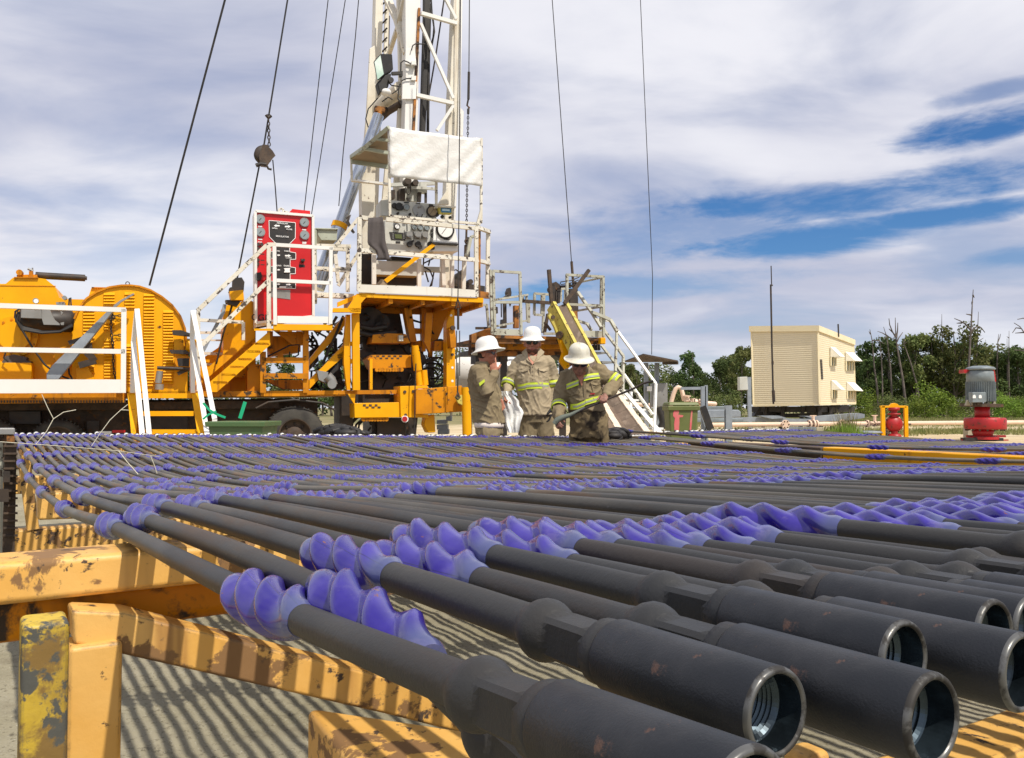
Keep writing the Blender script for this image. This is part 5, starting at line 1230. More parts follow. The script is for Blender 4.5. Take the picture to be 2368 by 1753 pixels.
for pts in (((575, 600), (590, 545), (625, 522), (740, 528)), ((445, 850), (450, 750), (485, 722), (530, 740), (578, 768)), ((450, 970), (510, 940), (575, 935)), ((300, 985), (340, 1020), (450, 1035)), ((440, 1000), (420, 1080), (415, 1180), (450, 1240)), ((345, 1120), (410, 1075), (450, 1000)), ((175, 1170), (60, 1300), (30, 1420), (60, 1520)), ((225, 1215), (300, 1160), (350, 1190))):
    rtube(mb, 11, pts, Bm - .1, .013, 6)
part(mb, 'mast_cables', 'black', rig)
# drill line bundle inside the mast
mb = MB(); rbar(mb, 11, [(765, -40), (740, 500), (705, 1600)], Bm + .6, .12, .10); rtube(mb, 11, [(800, 50), (785, 500), (770, 1600)], Bm + .6, .032, 8)
rtube(mb, 11, [(810, -20), (822, 180), (845, 330), (835, 450), (800, 560)], Bm + .3, .02, 6); rtube(mb, 11, [(800, 100), (835, 240), (850, 380), (820, 540)], Bm + .25, .018, 6); rtube(mb, 11, [(720, -40), (715, 600), (690, 1600)], Bm + .5, .02, 6)
part(mb, 'kelly_hoses', 'black', rig)
mb = MB(); rtube(mb, 11, [(965, 0), (870, 640), (800, 1050), (730, 1400), (700, 1560)], Bm + .7, .018, 5); part(mb, 'mast_line', 'dark', rig)
# floodlight on the mast
fl = thing('floodlight', 'black floodlight with a glass front bolted to the white mast', 'floodlight', rg(11, 250, 800, Bm - .4))
mb = MB(); f0 = [rg(11, x, y, Bm - .35) for x, y in ((115, 735), (205, 635), (255, 890), (165, 975))]
back = [rg(11, x, y, Bm - .15) for x, y in ((290, 700), (350, 640), (362, 830), (320, 880))]
top = [rg(11, 215, 625, Bm - .35), rg(11, 290, 635, Bm - .25)]
mb.add(f0 + back, [(3, 2, 1, 0), (4, 5, 6, 7), (0, 1, 5, 4), (1, 2, 6, 5), (2, 3, 7, 6), (3, 0, 4, 7)])
rpoly(mb, 11, [(165, 985), (255, 895), (340, 870), (300, 1040), (200, 1110)], Bm - .3, .2); part(mb, 'housing', 'black', fl, bevel=.02)
mb = MB(); g = []
for x, y in ((135, 740), (205, 660), (245, 885), (172, 950)): g.append(rg(11, x, y, Bm - .38))
mb.prism(g[::-1], RB * .02); M['lampglass'] = mat('greenish_lamp_glass', (.45, .62, .52), .15, tint=[((.75, .85, .78), 3, .9)]); part(mb, 'glass', 'lampglass', fl)
mb = MB(); rdisc(mb, 11, 325, 965, Bm - .3, .055, .06, 14); rbar(mb, 11, [(340, 880), (450, 875)], Bm - .2, .06); rpoly(mb, 11, [(440, 845), (472, 845), (472, 905), (440, 905)], Bm - .1, .1); part(mb, 'bracket', 'black', fl)
mb = MB(); o = rg(11, 265, 1100, Bm - .25); mb.ell(o, .115, .09, .07); part(mb, 'reflector_cap', 'whiteclean', fl)

# banner
bn = MB(); W_, H_ = 34, 14; vs = []; c4 = [rg('C', 415, 805, BF - .38), rg('C', 1000, 880, BF - .38), rg('C', 1000, 1185, BF - .38), rg('C', 418, 1125, BF - .38)]
r2 = random.Random(3)
for lay in (0, 1):
    for j in range(H_ + 1):
        for i in range(W_ + 1):
            u = i / W_; v = j / H_
            p = c4[0].lerp(c4[1], u).lerp(c4[3].lerp(c4[2], u), v)
            w = .018 * math.sin(u * 9 + v * 3) + .02 * math.sin(v * 14 + u * 24) * (v ** 1.3) + .03 * math.sin(u * 38 + v * 16) * max(0, u - .72) / .28 + .025 * math.sin(v * 20 + u * 30) * max(0, .12 - u) / .12
            p = p + RB * (w + lay * .012) - V((0, 0, .02 * math.sin(u * 3.14) * (1 - v)))
            vs.append(p)
n_ = (W_ + 1) * (H_ + 1); fs = []
for j in range(H_):
    for i in range(W_):
        a = j * (W_ + 1) + i; fs.append((a, a + W_ + 1, a + W_ + 2, a + 1)); fs.append((n_ + a, n_ + a + 1, n_ + a + W_ + 2, n_ + a + W_ + 1))
for i in range(W_): fs.append((i, i + 1, n_ + i + 1, n_ + i)); a = H_ * (W_ + 1) + i; fs.append((a + 1, a, n_ + a, n_ + a + 1))
for j in range(H_): a = j * (W_ + 1); fs.append((a + W_ + 1, a, n_ + a, n_ + a + W_ + 1)); a += W_; fs.append((a, a + W_ + 1, n_ + a + W_ + 1, n_ + a))
bn.add(vs, fs, True); o = build(bn, 'banner', M['tarp'], None, origin=c4[3]); tag(o, 'blank white vinyl banner tied across the awning frame above the control panels', 'banner')
# cloth over the rail
mb = MB(); pr = [(175, 570, 360, 560), (168, 640, 372, 640), (165, 760, 385, 760), (165, 880, 395, 870), (175, 915, 405, 930), (265, 985, 430, 1010), (290, 1060, 450, 1080), (275, 1110, 455, 1110)]
vs = []; N_ = 26
for lay in (0, 1):
    for (x0, y0, x1, y1) in pr:
        for i in range(N_ + 1):
            u = i / N_; x = x0 + (x1 - x0) * u; y = y0 + (y1 - y0) * u
            if y0 > 900: x = x0 + (x1 - x0) * u
            p = rg(1, x, y, Bo - .07 - .022 * math.sin(u * 10 + y0 * .006) + lay * .03); vs.append(p)
n_ = (N_ + 1) * len(pr); fs = []
for j in range(len(pr) - 1):
    for i in range(N_):
        a = j * (N_ + 1) + i; fs.append((a, a + N_ + 1, a + N_ + 2, a + 1)); fs.append((n_ + a, n_ + a + 1, n_ + a + N_ + 2, n_ + a + N_ + 1))
for j in range(len(pr) - 1): a = j * (N_ + 1); fs.append((a + N_ + 1, a, n_ + a, n_ + a + N_ + 1)); a += N_; fs.append((a, a + N_ + 1, n_ + a + N_ + 1, n_ + a))
for i in range(N_): fs.append((i, i + 1, n_ + i + 1, n_ + i)); a = (len(pr) - 1) * (N_ + 1) + i; fs.append((a + 1, a, n_ + a, n_ + a + 1))
mb.add(vs, fs, True); o = build(mb, 'cloth', M['rag'], None, origin=rg(1, 250, 600, Bo)); tag(o, 'dark grey cloth hanging folded over the operator platform railing', 'cloth')

# guy lines and wires
def line(name, lab, pts, r, cat='cable', m='black', grp=None):
    mb = MB(); P = pts
    for i in range(len(P) - 1): mb.tube([P[i], P[i + 1]], r, 6)
    o = build(mb, name, M[m], None, origin=P[-1]); tag(o, lab, cat, grp); return o
def ext(c, p, q, B0, B1, k=1.6):
    a = rg(c, p[0], p[1], B0); b = rg(c, q[0], q[1], B1); return [b + (a - b) * k, b]
line('guy_line', 'thick black guy line slanting down to the winch housing, leftmost in the sky', ext(12, (480, 0), (15, 1760), 15.5, 16.6), .019)
p_top = rg(12, 866, 0, 16.2); p_k = rg(12, 748, 715, 16.4); p_s = rg(12, 715, 930, 16.4)
line('guy_line', 'thick black guy line carrying the pulley block, second from the left', [p_s + (p_top - p_s) * 1.6, p_s, rg(12, 690, 1030, 16.4), rg(12, 566, 1660, 16.8), rg('A', 1500, 430, 15.7)], .016)
line('guy_line', 'thin black tail line dropping from the pulley block to behind the red cabinet', [rg(12, 775, 985, 16.4), rg(12, 790, 1150, 16.5), rg(12, 802, 1310, 16.6)], .012)
line('guy_line', 'thin line ending above the red top box of the cabinet, left of a close pair', ext(12, (1116, 0), (968, 1300), 16.6, 17.6), .010)
line('guy_line', 'thin line ending at the red cabinet\'s upper right corner, right of a close pair', ext(12, (1222, 0), (1014, 1320), 16.6, 17.6), .010)
line('guy_line', 'thin kinked line ending at the shiny raising cylinder', [rg(12, 1304, -400, 16.6), rg(12, 1304, 0, 16.6), rg(12, 1284, 230, 16.7), rg(12, 1210, 930, 17), rg(12, 1182, 1270, 17.2)], .010)
pb = thing('pulley_block', 'round rusty black pulley block hanging on the second guy line', 'pulley', p_s)
mb = MB(); mb.lathe([(.0001, -.08), (.14, -.08), (.172, -.05), (.145, -.015), (.145, .015), (.172, .05), (.14, .08), (.0001, .08)], o=rg(12, 717, 955, 16.4), axis=RB, n=28); part(mb, 'sheave', 'dark', pb)
mb = MB(); rpoly(mb, 12, [(712, 890), (740, 892), (775, 930), (792, 958), (775, 975), (735, 1030), (700, 1025), (690, 960)], 16.28, .03); part(mb, 'side_plate', 'brown', pb)
mb = MB(); rtube(mb, 12, [(735, 1015), (748, 1040), (768, 1045)], 16.3, .022, 6); rtube(mb, 12, [(672, 1020), (700, 1010), (735, 1015)], 16.3, .04, 6); rtube(mb, 12, [(735, 708), (748, 728), (763, 712)], 16.35, .035, 8); part(mb, 'hook', 'dark', pb)
mb = MB(); chain(mb, [rg(12, 748, 730, 16.35), rg(12, 753, 900, 16.35)], .011, .065); part(mb, 'chain', 'dark', pb)
# vertical wire with turnbuckle in front of the platform
vw = thing('hanging_wire', 'thin black wire hanging before the banner, its turnbuckle hooked to the outrigger', 'wire', rg(2, 1555, 1190, BF - .72))
mb = MB(); Bv = BF - .72
rtube(mb, 's', [(1065, -120), (1065, 0), (1063, 250), (1061, 520), (1059, 690)], Bv, .011, 6); part(mb, 'wire', 'black', vw)
mb = MB(); rtube(mb, 2, [(1555, 130), (1530, 245), (1585, 245), (1557, 150)], Bv, .013, 6); rtube(mb, 2, [(1558, 240), (1558, 470)], Bv, .022, 8); rtube(mb, 2, [(1540, 480), (1540, 990)], Bv, .010, 6); rtube(mb, 2, [(1574, 480), (1574, 960)], Bv, .010, 6); rtube(mb, 2, [(1556, 820), (1556, 1010)], Bv, .013, 6); rtube(mb, 2, [(1555, 1000), (1550, 1130), (1558, 1190)], Bv, .014, 6)
part(mb, 'turnbuckle', 'dark', vw)
mb = MB(); rtube(mb, 2, [(1535, 1190), (1555, 1130), (1575, 1190), (1555, 1210), (1535, 1190)], Bv, .02, 6); part(mb, 'hook', 'brown', vw)
mb = MB(); rtube(mb, 2, [(1110, 830), (1100, 1100), (1098, 1440), (1090, 1540)], BF - .4, .012, 6); part(mb, 'hose', 'black', rig)
# tong line with sleeve and chain
tl = thing('chain_line', 'wire with a thick black sleeve and a chain hanging right of the mast', 'chain', rg(1, 1425, 880, BF + .5))
mb = MB(); rtube(mb, 11, [(1270, -200), (1268, 0), (1262, 860)], BF + .5, .011, 6); part(mb, 'wire', 'black', tl)
mb = MB(); rtube(mb, 11, [(1262, 860), (1256, 1185)], BF + .5, .027, 10); rtube(mb, 11, [(1255, 1300), (1253, 1360)], BF + .5, .026, 8); rtube(mb, 11, [(1256, 1180), (1240, 1260), (1268, 1290), (1256, 1300)], BF + .5, .02, 5); part(mb, 'sleeve', 'dark', tl)
mb = MB(); chain(mb, [rg(11, 1252, 1360, BF + .5), rg(11, 1248, 1640, BF + .5), rg(1, 1432, 170, BF + .5), rg(1, 1425, 720, BF + .5)], .009, .05); part(mb, 'chain', 'dark', tl)
mb = MB(); rtube(mb, 1, [(1425, 720), (1420, 900)], BF + .5, .022, 8); o = rg(1, 1430, 870, BF + .45); mb.tube([o + RA * .04 * math.cos(a) + V((0, 0, .04 * math.sin(a))) for a in [i * .6283 for i in range(11)]], .018, 6); rtube(mb, 1, [(1415, 920), (1410, 1080), (1440, 1090)], BF + .5, .03, 8); part(mb, 'hook', 'brown', tl)
mb = MB(); rbar(mb, 1, [(1535, 800), (1480, 820), (1440, 1010), (1420, 1060)], BF + .2, .06); part(mb, 'hanger_arm', 'oldrail', rig)

# ------------------------------------------------------------------ right-hand rig floor
rf = thing('rig_floor', 'rusty orange raised work floor with weathered pale railings right of the rig', 'work platform', rg(7, 1000, 1200, BF + .5)); ORIG[rf.name].z = 0; rf.location.z = 0
Bf = BF - .35
mb = MB(); a = rg(7, 230, 1110, Bf); b = rg(7, 1900, 1150, Bf); h = V((0, 0, .06))
mb.hexa([a - h, b - h, b + RB * 2.6 - h, a + RB * 2.6 - h, a, b, b + RB * 2.6, a + RB * 2.6]); part(mb, 'floor_plate', 'rustyorange', rf)
mb = MB(); rpoly(mb, 7, [(230, 1120), (1860, 1150), (1900, 1180), (1900, 1225), (1850, 1245), (240, 1235)], Bf + .05, .12); rpoly(mb, 7, [(-60, 1100), (220, 1000), (260, 1110), (200, 1230), (-60, 1220)], Bf + .4, .15); part(mb, 'edge_beam', 'rustyorange', rf)
mb = MB(); rpoly(mb, 7, [(200, 1235), (1500, 1250), (1480, 1310), (200, 1325)], Bf + .3, .3); part(mb, 'lower_beam', 'orange', rf)
mb = MB(); rpoly(mb, 7, [(-60, 1240), (340, 1320), (1480, 1312), (1640, 1245), (1640, 1290), (1400, 1400), (330, 1420), (-60, 1400)], Bf + .5, .2); part(mb, 'lower_beam', 'rustyorange', rf)
mb = MB(); rpoly(mb, 7, [(-60, 1330), (1250, 1330), (1240, 1400), (-60, 1400)], Bf + .9, .8); rpoly(mb, 7, [(330, 1390), (470, 1380), (470, 1500), (330, 1500)], Bf + .6, .3); rpoly(mb, 7, [(0, 1400), (60, 1400), (60, 1530), (0, 1530)], Bf + .6, .3); rpoly(mb, 7, [(1150, 1350), (1300, 1350), (1300, 1480), (1170, 1420)], Bf + .5, .3)
for x in (1740, 1780, 1815): rpoly(mb, 7, [(x, 1250), (x + 18, 1250), (x + 18, 1335), (x, 1330)], Bf + .3, .1)
for tt in (.3, 1.1, 1.9): p = a.lerp(b, .1 + tt * .33) - h; mb.bar(p + RB * .6 - V((0, 0, .15)), V((p.x, p.y, 0)) + RB * .6 - V((0, 0, 0)), .14)
part(mb, 'under_frame', 'dark', rf)
mb = MB(); rbar(mb, 7, [(1855, 1150), (1855, 1245)], Bf - .03, .12); part(mb, 'end_cap', 'yellow', rf, bevel=.02)
def gate(pts, w, m='oldrail', name='railing', **k):
    mb = MB()
    for q in pts: rbar(mb, 7, list(q), Bf, w, .05)
    return part(mb, name, m, rf)
gate([((255, 165), (285, 1110)), ((250, 170), (660, 195)), ((650, 190), (668, 1115)), ((290, 628), (650, 630))], .05)
mb = MB(); rpoly(mb, 7, [(295, 1015), (660, 1030), (660, 1115), (295, 1110)], Bf, .03); rpoly(mb, 7, [(1520, 1045), (1880, 1050), (1880, 1145), (1580, 1135)], Bf, .03); part(mb, 'toe_board', 'oldrail', rf)
gate([((1340, 220), (1345, 700)), ((1330, 225), (1880, 255)), ((1872, 250), (1880, 1145)), ((1360, 660), (1860, 680))], .05)
gate([((1880, 260, Bf), (1500, 340, Bf + 2.2)), ((1870, 690, Bf), (1400, 770, Bf + 2.2)), ((1845, 290, Bf + .3), (1835, 1040, Bf + .3))], .04)
gate([((215, 150), (240, 1100)), ((160, 660, Bf + .8), (190, 1000, Bf + .8)), ((0, 665, Bf + .8), (160, 668, Bf + .8))], .045)
gate([((300, 590, Bf + .3), (760, 520, Bf + 2.0)), ((745, 520, Bf + 2.0), (760, 920, Bf + 2.0)), ((300, 980, Bf + .3), (740, 900, Bf + 2.0)), ((690, 530, Bf + 2.0), (690, 600, Bf + 2.0))], .04)
gate([((860, 500, Bf + 2.1), (1080, 515, Bf + 2.1)), ((865, 500, Bf + 2.1), (860, 810, Bf + 2.1), (1010, 820, Bf + 2.1)), ((1005, 505, Bf + 2.1), (985, 1080, Bf + 2.1)), ((975, 510, Bf + 2.1), (970, 800, Bf + 2.1)), ((780, 600, Bf + 2.0), (780, 930, Bf + 2.0)), ((1000, 1090, Bf + 1.0), (1180, 1090, Bf + 1.0)), ((1250, 430, Bf + 2.1), (1320, 430, Bf + 2.1), (1310, 640, Bf + 2.1)), ((1250, 450, Bf + 2.1), (1245, 620, Bf + 2.1))], .05)
mb = MB(); rbar(mb, 7, [(690, 610), (1110, 640)], Bf + 2.0, .07); rbar(mb, 7, [(1060, 800), (1010, 1080)], Bf + 1.6, .06); rbar(mb, 7, [(1010, 920), (1100, 1040)], Bf + 1.6, .05); rbar(mb, 7, [(0, 1010, Bf + .9), (220, 1010, Bf + .9)], Bf, .05); part(mb, 'rear_beam', 'brown', rf)
# tongs, gauges and other dark gear on the floor
mb = MB(); rbar(mb, 7, [(590, 680), (592, 1010)], Bf + 1.2, .10); part(mb, 'orange_post', 'rustyorange', rf)
mb = MB()
rpoly(mb, 7, [(465, 480), (490, 415), (515, 415), (528, 490), (520, 545), (480, 548)], Bf + 1.2, .15); rtube(mb, 7, [(470, 520), (400, 570), (320, 590)], Bf + 1.0, .02, 6)
rbar(mb, 7, [(415, 640), (425, 1000)], Bf + 1.2, .045); rbar(mb, 7, [(440, 650), (445, 1000)], Bf + 1.25, .03); rbar(mb, 7, [(375, 640), (378, 850)], Bf + 1.2, .02); rpoly(mb, 7, [(390, 880), (455, 880), (455, 1005), (385, 1005)], Bf + 1.15, .12); rpoly(mb, 7, [(500, 640), (525, 640), (512, 690)], Bf + 1.2, .05)
rpoly(mb, 7, [(290, 690), (325, 700), (328, 790), (300, 800)], Bf + .3, .05)
rpoly(mb, 7, [(1150, 345), (1180, 325), (1240, 370), (1255, 420), (1240, 640), (1215, 640), (1205, 470), (1165, 410)], Bf + 1.0, .2); rpoly(mb, 7, [(1130, 450), (1165, 450), (1165, 610), (1140, 610)], Bf + 1.0, .1); rpoly(mb, 7, [(1175, 460), (1200, 460), (1200, 590), (1178, 590)], Bf + 1.0, .1); rdisc(mb, 7, 1090, 450, Bf + .9, .07, .15, 14)
rbar(mb, 7, [(1240, 400), (1500, 380)], Bf + 1.0, .05); rtube(mb, 7, [(1240, 360), (1250, 330), (1400, 310), (1520, 260)], Bf + .9, .012, 5); rtube(mb, 7, [(1250, 370), (1420, 340), (1510, 300)], Bf + .9, .011, 5); rbar(mb, 7, [(1380, 350), (1380, 420)], Bf + 1.0, .04); rbar(mb, 7, [(1470, 330), (1470, 420)], Bf + 1.0, .035)
rpoly(mb, 7, [(1385, 430), (1500, 420), (1510, 760), (1390, 760)], Bf + .9, .25)
part(mb, 'power_tong', 'dark', rf)
mb = MB(); rbar(mb, 7, [(1450, 760), (1470, 1100)], Bf + .9, .10); part(mb, 'orange_post', 'rustyorange', rf)
# tall sleeve with its wire running out of the picture
rb_ = thing('swivel_line', 'thin wire rising from a slim dark sleeve above the rig floor', 'cable', rg(7, 1430, 400, Bf + 1.0))
mb = MB(); mb.tube([rg('s', 1277, 0, Bf + 1.0) + (rg('s', 1277, 0, Bf + 1.0) - rg(7, 1408, 40, Bf + 1.0)) * .3, rg('s', 1277, 0, Bf + 1.0), rg(7, 1408, 40, Bf + 1.0)], .010, 6); part(mb, 'wire', 'black', rb_)
mb = MB(); rtube(mb, 7, [(1410, 30), (1410, 60), (1440, 420)], Bf + 1.0, .03, 10); part(mb, 'sleeve', 'brown', rb_)
line('guy_line', 'hair-thin wire far right of the mast, ending at the grey shelter roof', [rg('s', 1480, -300, 22), rg('s', 1481, 0, 22), rg('s', 1509, 640, 22.5), rg('s', 1507, 820, 22.6)], .012)
# V-door horns and slide
sd = thing('pipe_slide', 'chipped yellow pipe slide leaning from the rig floor down to a white curved foot', 'pipe slide', rg(8, 500, 1540, 13.0)); ORIG[sd.name].z = 0; sd.location.z = 0
def path(u):   # slide centre line: rig floor edge -> ground near the rack
    A_ = rg(7, 1240, 640, Bf - .1); B_ = rg(8, 330, 1120, 13.5); C_ = rg(8, 640, 1560, 12.6); C_.z = max(C_.z, .3)
    return A_, B_, C_
A_, B_, C_ = path(0)
def slide_piece(P0, P1, w, name, m, side_h=.14, wall=.05, tr='trough'):
    d = (P1 - P0).normalized(); side = d.cross(V((0, 0, 1))).normalized(); nrm = side.cross(d).normalized()
    mb = MB()
    for sg in (-1, 1):
        q = side * sg * w / 2
        mb.prism([P0 + q - nrm * .22, P1 + q - nrm * .22, P1 + q + nrm * .02, P0 + q + nrm * .02], side * (-sg) * wall)
        mb.prism([P0 + q, P1 + q, P1 + q * .62, P0 + q * .62], nrm * .03)
    part(mb, name, m, sd)
    mb = MB(); q = side * w * .31
    mb.prism([P0 - q + nrm * .0, P1 - q + nrm * .0, P1 - nrm * .10, P0 - nrm * .10], -nrm * .02); mb.prism([P0 + q, P1 + q, P1 - nrm * .10, P0 - nrm * .10], -nrm * .02)
    part(mb, 'trough', tr, sd)
    return side, nrm
slide_piece(A_, A_.lerp(B_, .86), .40, 'slide_frame', 'slideyellow')
D_ = A_.lerp(B_, .86)
prev = D_; N_ = 7
for i in range(1, N_ + 1):
    f = i / N_; q = D_.lerp(B_, 1.0) if False else D_ * (1 - f) ** 2 + B_ * 2 * f * (1 - f) + C_ * f * f
    slide_piece(prev, q, .46 + .16 * f, 'slide_foot', 'slidewhite'); prev = q
mb = MB(); mb.prism([D_ + V((-.1, 0, -.2)), B_ + V((-.35, 0, -.2)), C_ + V((-.6, 0, -.15)), V((C_.x - .6, C_.y, 0)), V((D_.x + .3, D_.y, 0))], V((0, .12, 0))); part(mb, 'side_plate', 'pipe', sd)
for (p, q) in (((1075, 150), (1115, 640)), ((1665, 155), (1300, 650))):
    mb = MB(); rbar(mb, 7, [p, q], Bf - .1, .065); part(mb, 'horn', 'brown', sd)
mb = MB(); rpoly(mb, 7, [(1080, 780), (1110, 800), (1340, 1370), (1290, 1400), (1230, 1200), (1160, 1000), (1070, 830)], Bf - .35, .06); part(mb, 'side_cheek', 'slideyellow', sd)
mb = MB(); rpoly(mb, 7, [(1235, 1180), (1345, 1180), (1400, 1560), (1340, 1620), (1250, 1500), (1290, 1370)], Bf - .45, .10); part(mb, 'hinge_plate', 'yellow', sd)
mb = MB(); rtube(mb, 7, [(1225, 1110, Bf - .5), (1290, 1090, Bf - .2)], Bf, .07, 16); rdisc(mb, 7, 1130, 850, Bf - .35, .04, .03, 12); part(mb, 'hinge_pin', 'brown', sd)
# white stairs to the right of the slide
ws = thing('floor_stairs', 'white metal stairs with tube handrails leading from the rig floor down to the right', 'stairs', rg(8, 950, 1500, 13.6)); ORIG[ws.name].z = 0; ws.location.z = 0
Bs = BF + .3; Bs2 = BF - 1.3
def lerpB(y, y0=0, y1=1500): return Bs + (Bs2 - Bs) * (y - y0) / (y1 - y0)
def stair_rail(c, pts, w, m='whiteclean', name='handrail', off=0):
    mb = MB(); rbar(mb, c, [(x, y, lerpB(y) + off) for x, y in pts], 0, w); part(mb, name, m, ws)
stair_rail(8, [(240, 5), (300, 12), (925, 870), (900, 1540)], .046)
stair_rail(8, [(130, -10), (235, 165), (480, 490), (470, 1130)], .05, 'oldrail')
stair_rail(8, [(390, 160), (370, 700)], .045, 'oldrail')
stair_rail(8, [(185, 350), (345, 560), (870, 1300)], .045, 'oldrail')
stair_rail(8, [(490, 740), (880, 1290)], .042)
mb = MB(); mb.prism([rg(8, x, y, lerpB(y)) for x, y in ((430, 925), (480, 925), (1020, 1530), (960, 1550))], RB * .05); mb.prism([rg(8, x, y, lerpB(y) + .75) for x, y in ((60, 480), (100, 480), (560, 1100), (480, 1090))], RB * .05)
part(mb, 'stringer', 'whiteclean', ws)
for i in range(9):
    f = i / 8; x = 95 + 780 * f; y = 430 + 1040 * f; mb = MB(); p = rg(8, x, y, lerpB(y)); mb.hexa([p - V((0, 0, .04)), p + RA * .26 - V((0, 0, .04)), p + RA * .26 + RB * .75 - V((0, 0, .04)), p + RB * .75 - V((0, 0, .04)), p, p + RA * .26, p + RA * .26 + RB * .75, p + RB * .75]); part(mb, 'tread', 'steel' if i < 5 else 'whiteclean', ws)
stair_rail(8, [(590, 880), (575, 1240)], .05, off=.8); stair_rail(7, [(1500, 480), (1720, 800), (1850, 1010)], .055, 'oldrail', off=.3); stair_rail(7, [(1500, 900), (1640, 945), (1700, 1040)], .05, 'oldrail', off=.9); stair_rail(7, [(1720, 780), (1900, 850), (1980, 890), (2080, 1060)], .06, 'oldrail', off=.2)
# ------------------------------------------------------------------ people
from mathutils import noise as mnoise
M['skin'] = mat('sunburnt_skin', (0.46, 0.20, 0.125), .55, tint=[((0.36, 0.13, 0.08), 14, .6)], spec=.35)
M['skindirty'] = mat('greasy_hand_skin', (0.34, 0.16, 0.11), .6, tint=[((0.12, 0.06, 0.045), 24, .7)])
M['khaki'] = mat('khaki_cotton', (0.42, 0.345, 0.23), .9, tint=[((0.34, 0.275, 0.18), 3, .6)], spots=[((0.24, 0.18, 0.11), 3, .60, .85)], bump=(38, .5, .006), spec=.15)
M['khakidark'] = mat('soiled_khaki_cotton', (0.26, 0.208, 0.125), .9, tint=[((0.195, 0.15, 0.09), 3, .7)], spots=[((0.14, 0.10, 0.06), 4, .58, .85)], bump=(38, .5, .006), spec=.15)
M['coverall'] = mat('oily_coverall', (0.20, 0.15, 0.08), .85, tint=[((0.10, 0.075, 0.042), 6, .9)], spots=[((0.035, 0.026, 0.018), 6, .50, .64)], bump=(30, .6, .006), spec=.25)
M['hivis'] = mat('hi_vis_yellow_tape', (0.66, 0.80, 0.05), .6, tint=[((0.50, 0.62, 0.05), 12, .5)])
M['silver'] = mat('silver_reflective_tape', (0.40, 0.43, 0.33), .4, tint=[((0.28, 0.30, 0.2), 12, .5)])
M['hat'] = mat('white_hard_hat', (0.80, 0.79, 0.75), .32, coat=.4, tint=[((0.72, 0.69, 0.60), 7, .4)], spots=[((0.35, 0.27, 0.18), 22, .70, .74)])
M['hatdirty'] = mat('scuffed_white_hard_hat', (0.72, 0.69, 0.58), .42, coat=.2, tint=[((0.50, 0.46, 0.34), 9, .7)], spots=[((0.13, 0.10, 0.07), 16, .63, .69)])
M['hair'] = mat('dark_brown_hair', (0.035, 0.020, 0.012), .8, bump=(120, .5, .003))
M['beard'] = mat('short_reddish_stubble', (0.13, 0.055, 0.03), .85, bump=(200, .5, .002))
M['lens'] = mat('dark_sunglasses', (0.012, 0.012, 0.014), .12)
M['lip'] = mat('lip_skin', (0.34, 0.10, 0.08), .5)
M['leather'] = mat('worn_boot_leather', (0.10, 0.06, 0.035), .7)
M['glove'] = mat('black_work_glove', (0.012, 0.011, 0.012), .7)
M['tee'] = mat('pale_undershirt', (0.70, 0.62, 0.55), .9)
M['whitecloth'] = mat('white_cloth_sheet', (0.86, 0.86, 0.83), .7, tint=[((0.76, 0.76, 0.72), 5, .4)], bump=(16, .6, .02))

def remesh(mb, voxel, smooth=4, fac=.5):
    me = mb.mesh('tmp'); o = bpy.data.objects.new('tmp', me); COL.objects.link(o)
    m = o.modifiers.new('r', 'REMESH'); m.mode = 'VOXEL'; m.voxel_size = voxel; m.use_smooth_shade = True
    if smooth:
        s = o.modifiers.new('s', 'SMOOTH'); s.factor = fac; s.iterations = smooth
    bpy.context.view_layer.update()
    r = bpy.data.meshes.new_from_object(o.evaluated_get(bpy.context.evaluated_depsgraph_get()))
    bpy.data.objects.remove(o); bpy.data.meshes.remove(me)
    return r
def folds(me, amp, sx, sz, seed=0.0, amp2=0.0):
    n = len(me.vertices); nrm = [v.normal.copy() for v in me.vertices]
    for v, q in zip(me.vertices, nrm):
        p = v.co
        w = mnoise.noise(V((p.x * 3 + seed, p.y * 3, p.z * 3))) * .12
        a = (1 - min(1, abs(mnoise.noise(V(((p.x + w) * sx + seed, p.y * sx, (p.z + w * 1.5 + p.x * .35) * sz)))) * 2.2)) ** 2 * 1.6 + (1 - min(1, abs(mnoise.noise(V(((p.x + w) * sx * 2.2, p.y * sx * 2, (p.z - p.x * .6) * sz * 1.9 + seed)))) * 2.4)) ** 2 * .6 - 1.15
        b = mnoise.noise(V((p.x * sx * .4 + p.z * 3, p.y * sx * .5 + seed, p.z * sz * .5)))
        v.co = p + q * (amp * a * .6 + amp2 * b)
    me.update()
def link_me(me, name, m, parent):
    og = ORIG[parent.name]
    for v in me.vertices: v.co -= og
    me.name = name; me.materials.clear(); me.materials.append(M[m])
    o = bpy.data.objects.new(name, me); link(o, parent); ORIG[o.name] = og; return o
def rings(mb, R_, n=28):
    """R_: list of (centre, ax, ay, a, b) ellipses; closed loft"""
    vs = []; fs = []
    for (c, ax, ay, a, b) in R_:
        for k in range(n):
            t = 2 * math.pi * k / n; vs.append(c + ax * (a * math.cos(t)) + ay * (b * math.sin(t)))
    m = len(R_)
    for i in range(m - 1):
        for k in range(n):
            k2 = (k + 1) % n; fs.append((i * n + k, i * n + k2, (i + 1) * n + k2, (i + 1) * n + k))
    fs.append(tuple(reversed(range(n)))); fs.append(tuple(range((m - 1) * n, m * n)))
    mb.add(vs, fs, True)
X, Y_, Z = V((1, 0, 0)), V((0, 1, 0)), V((0, 0, 1))
def head_frame(c, yaw, pitch, roll=0):
    # local x = to the person's left-right, y = face direction, z = up ; yaw 0 faces the camera (-Y)
    return Matrix.Rotation(yaw, 3, 'Z') @ Matrix.Rotation(R(180), 3, 'Z') @ Matrix.Rotation(-pitch, 3, 'X') @ Matrix.Rotation(roll, 3, 'Y')
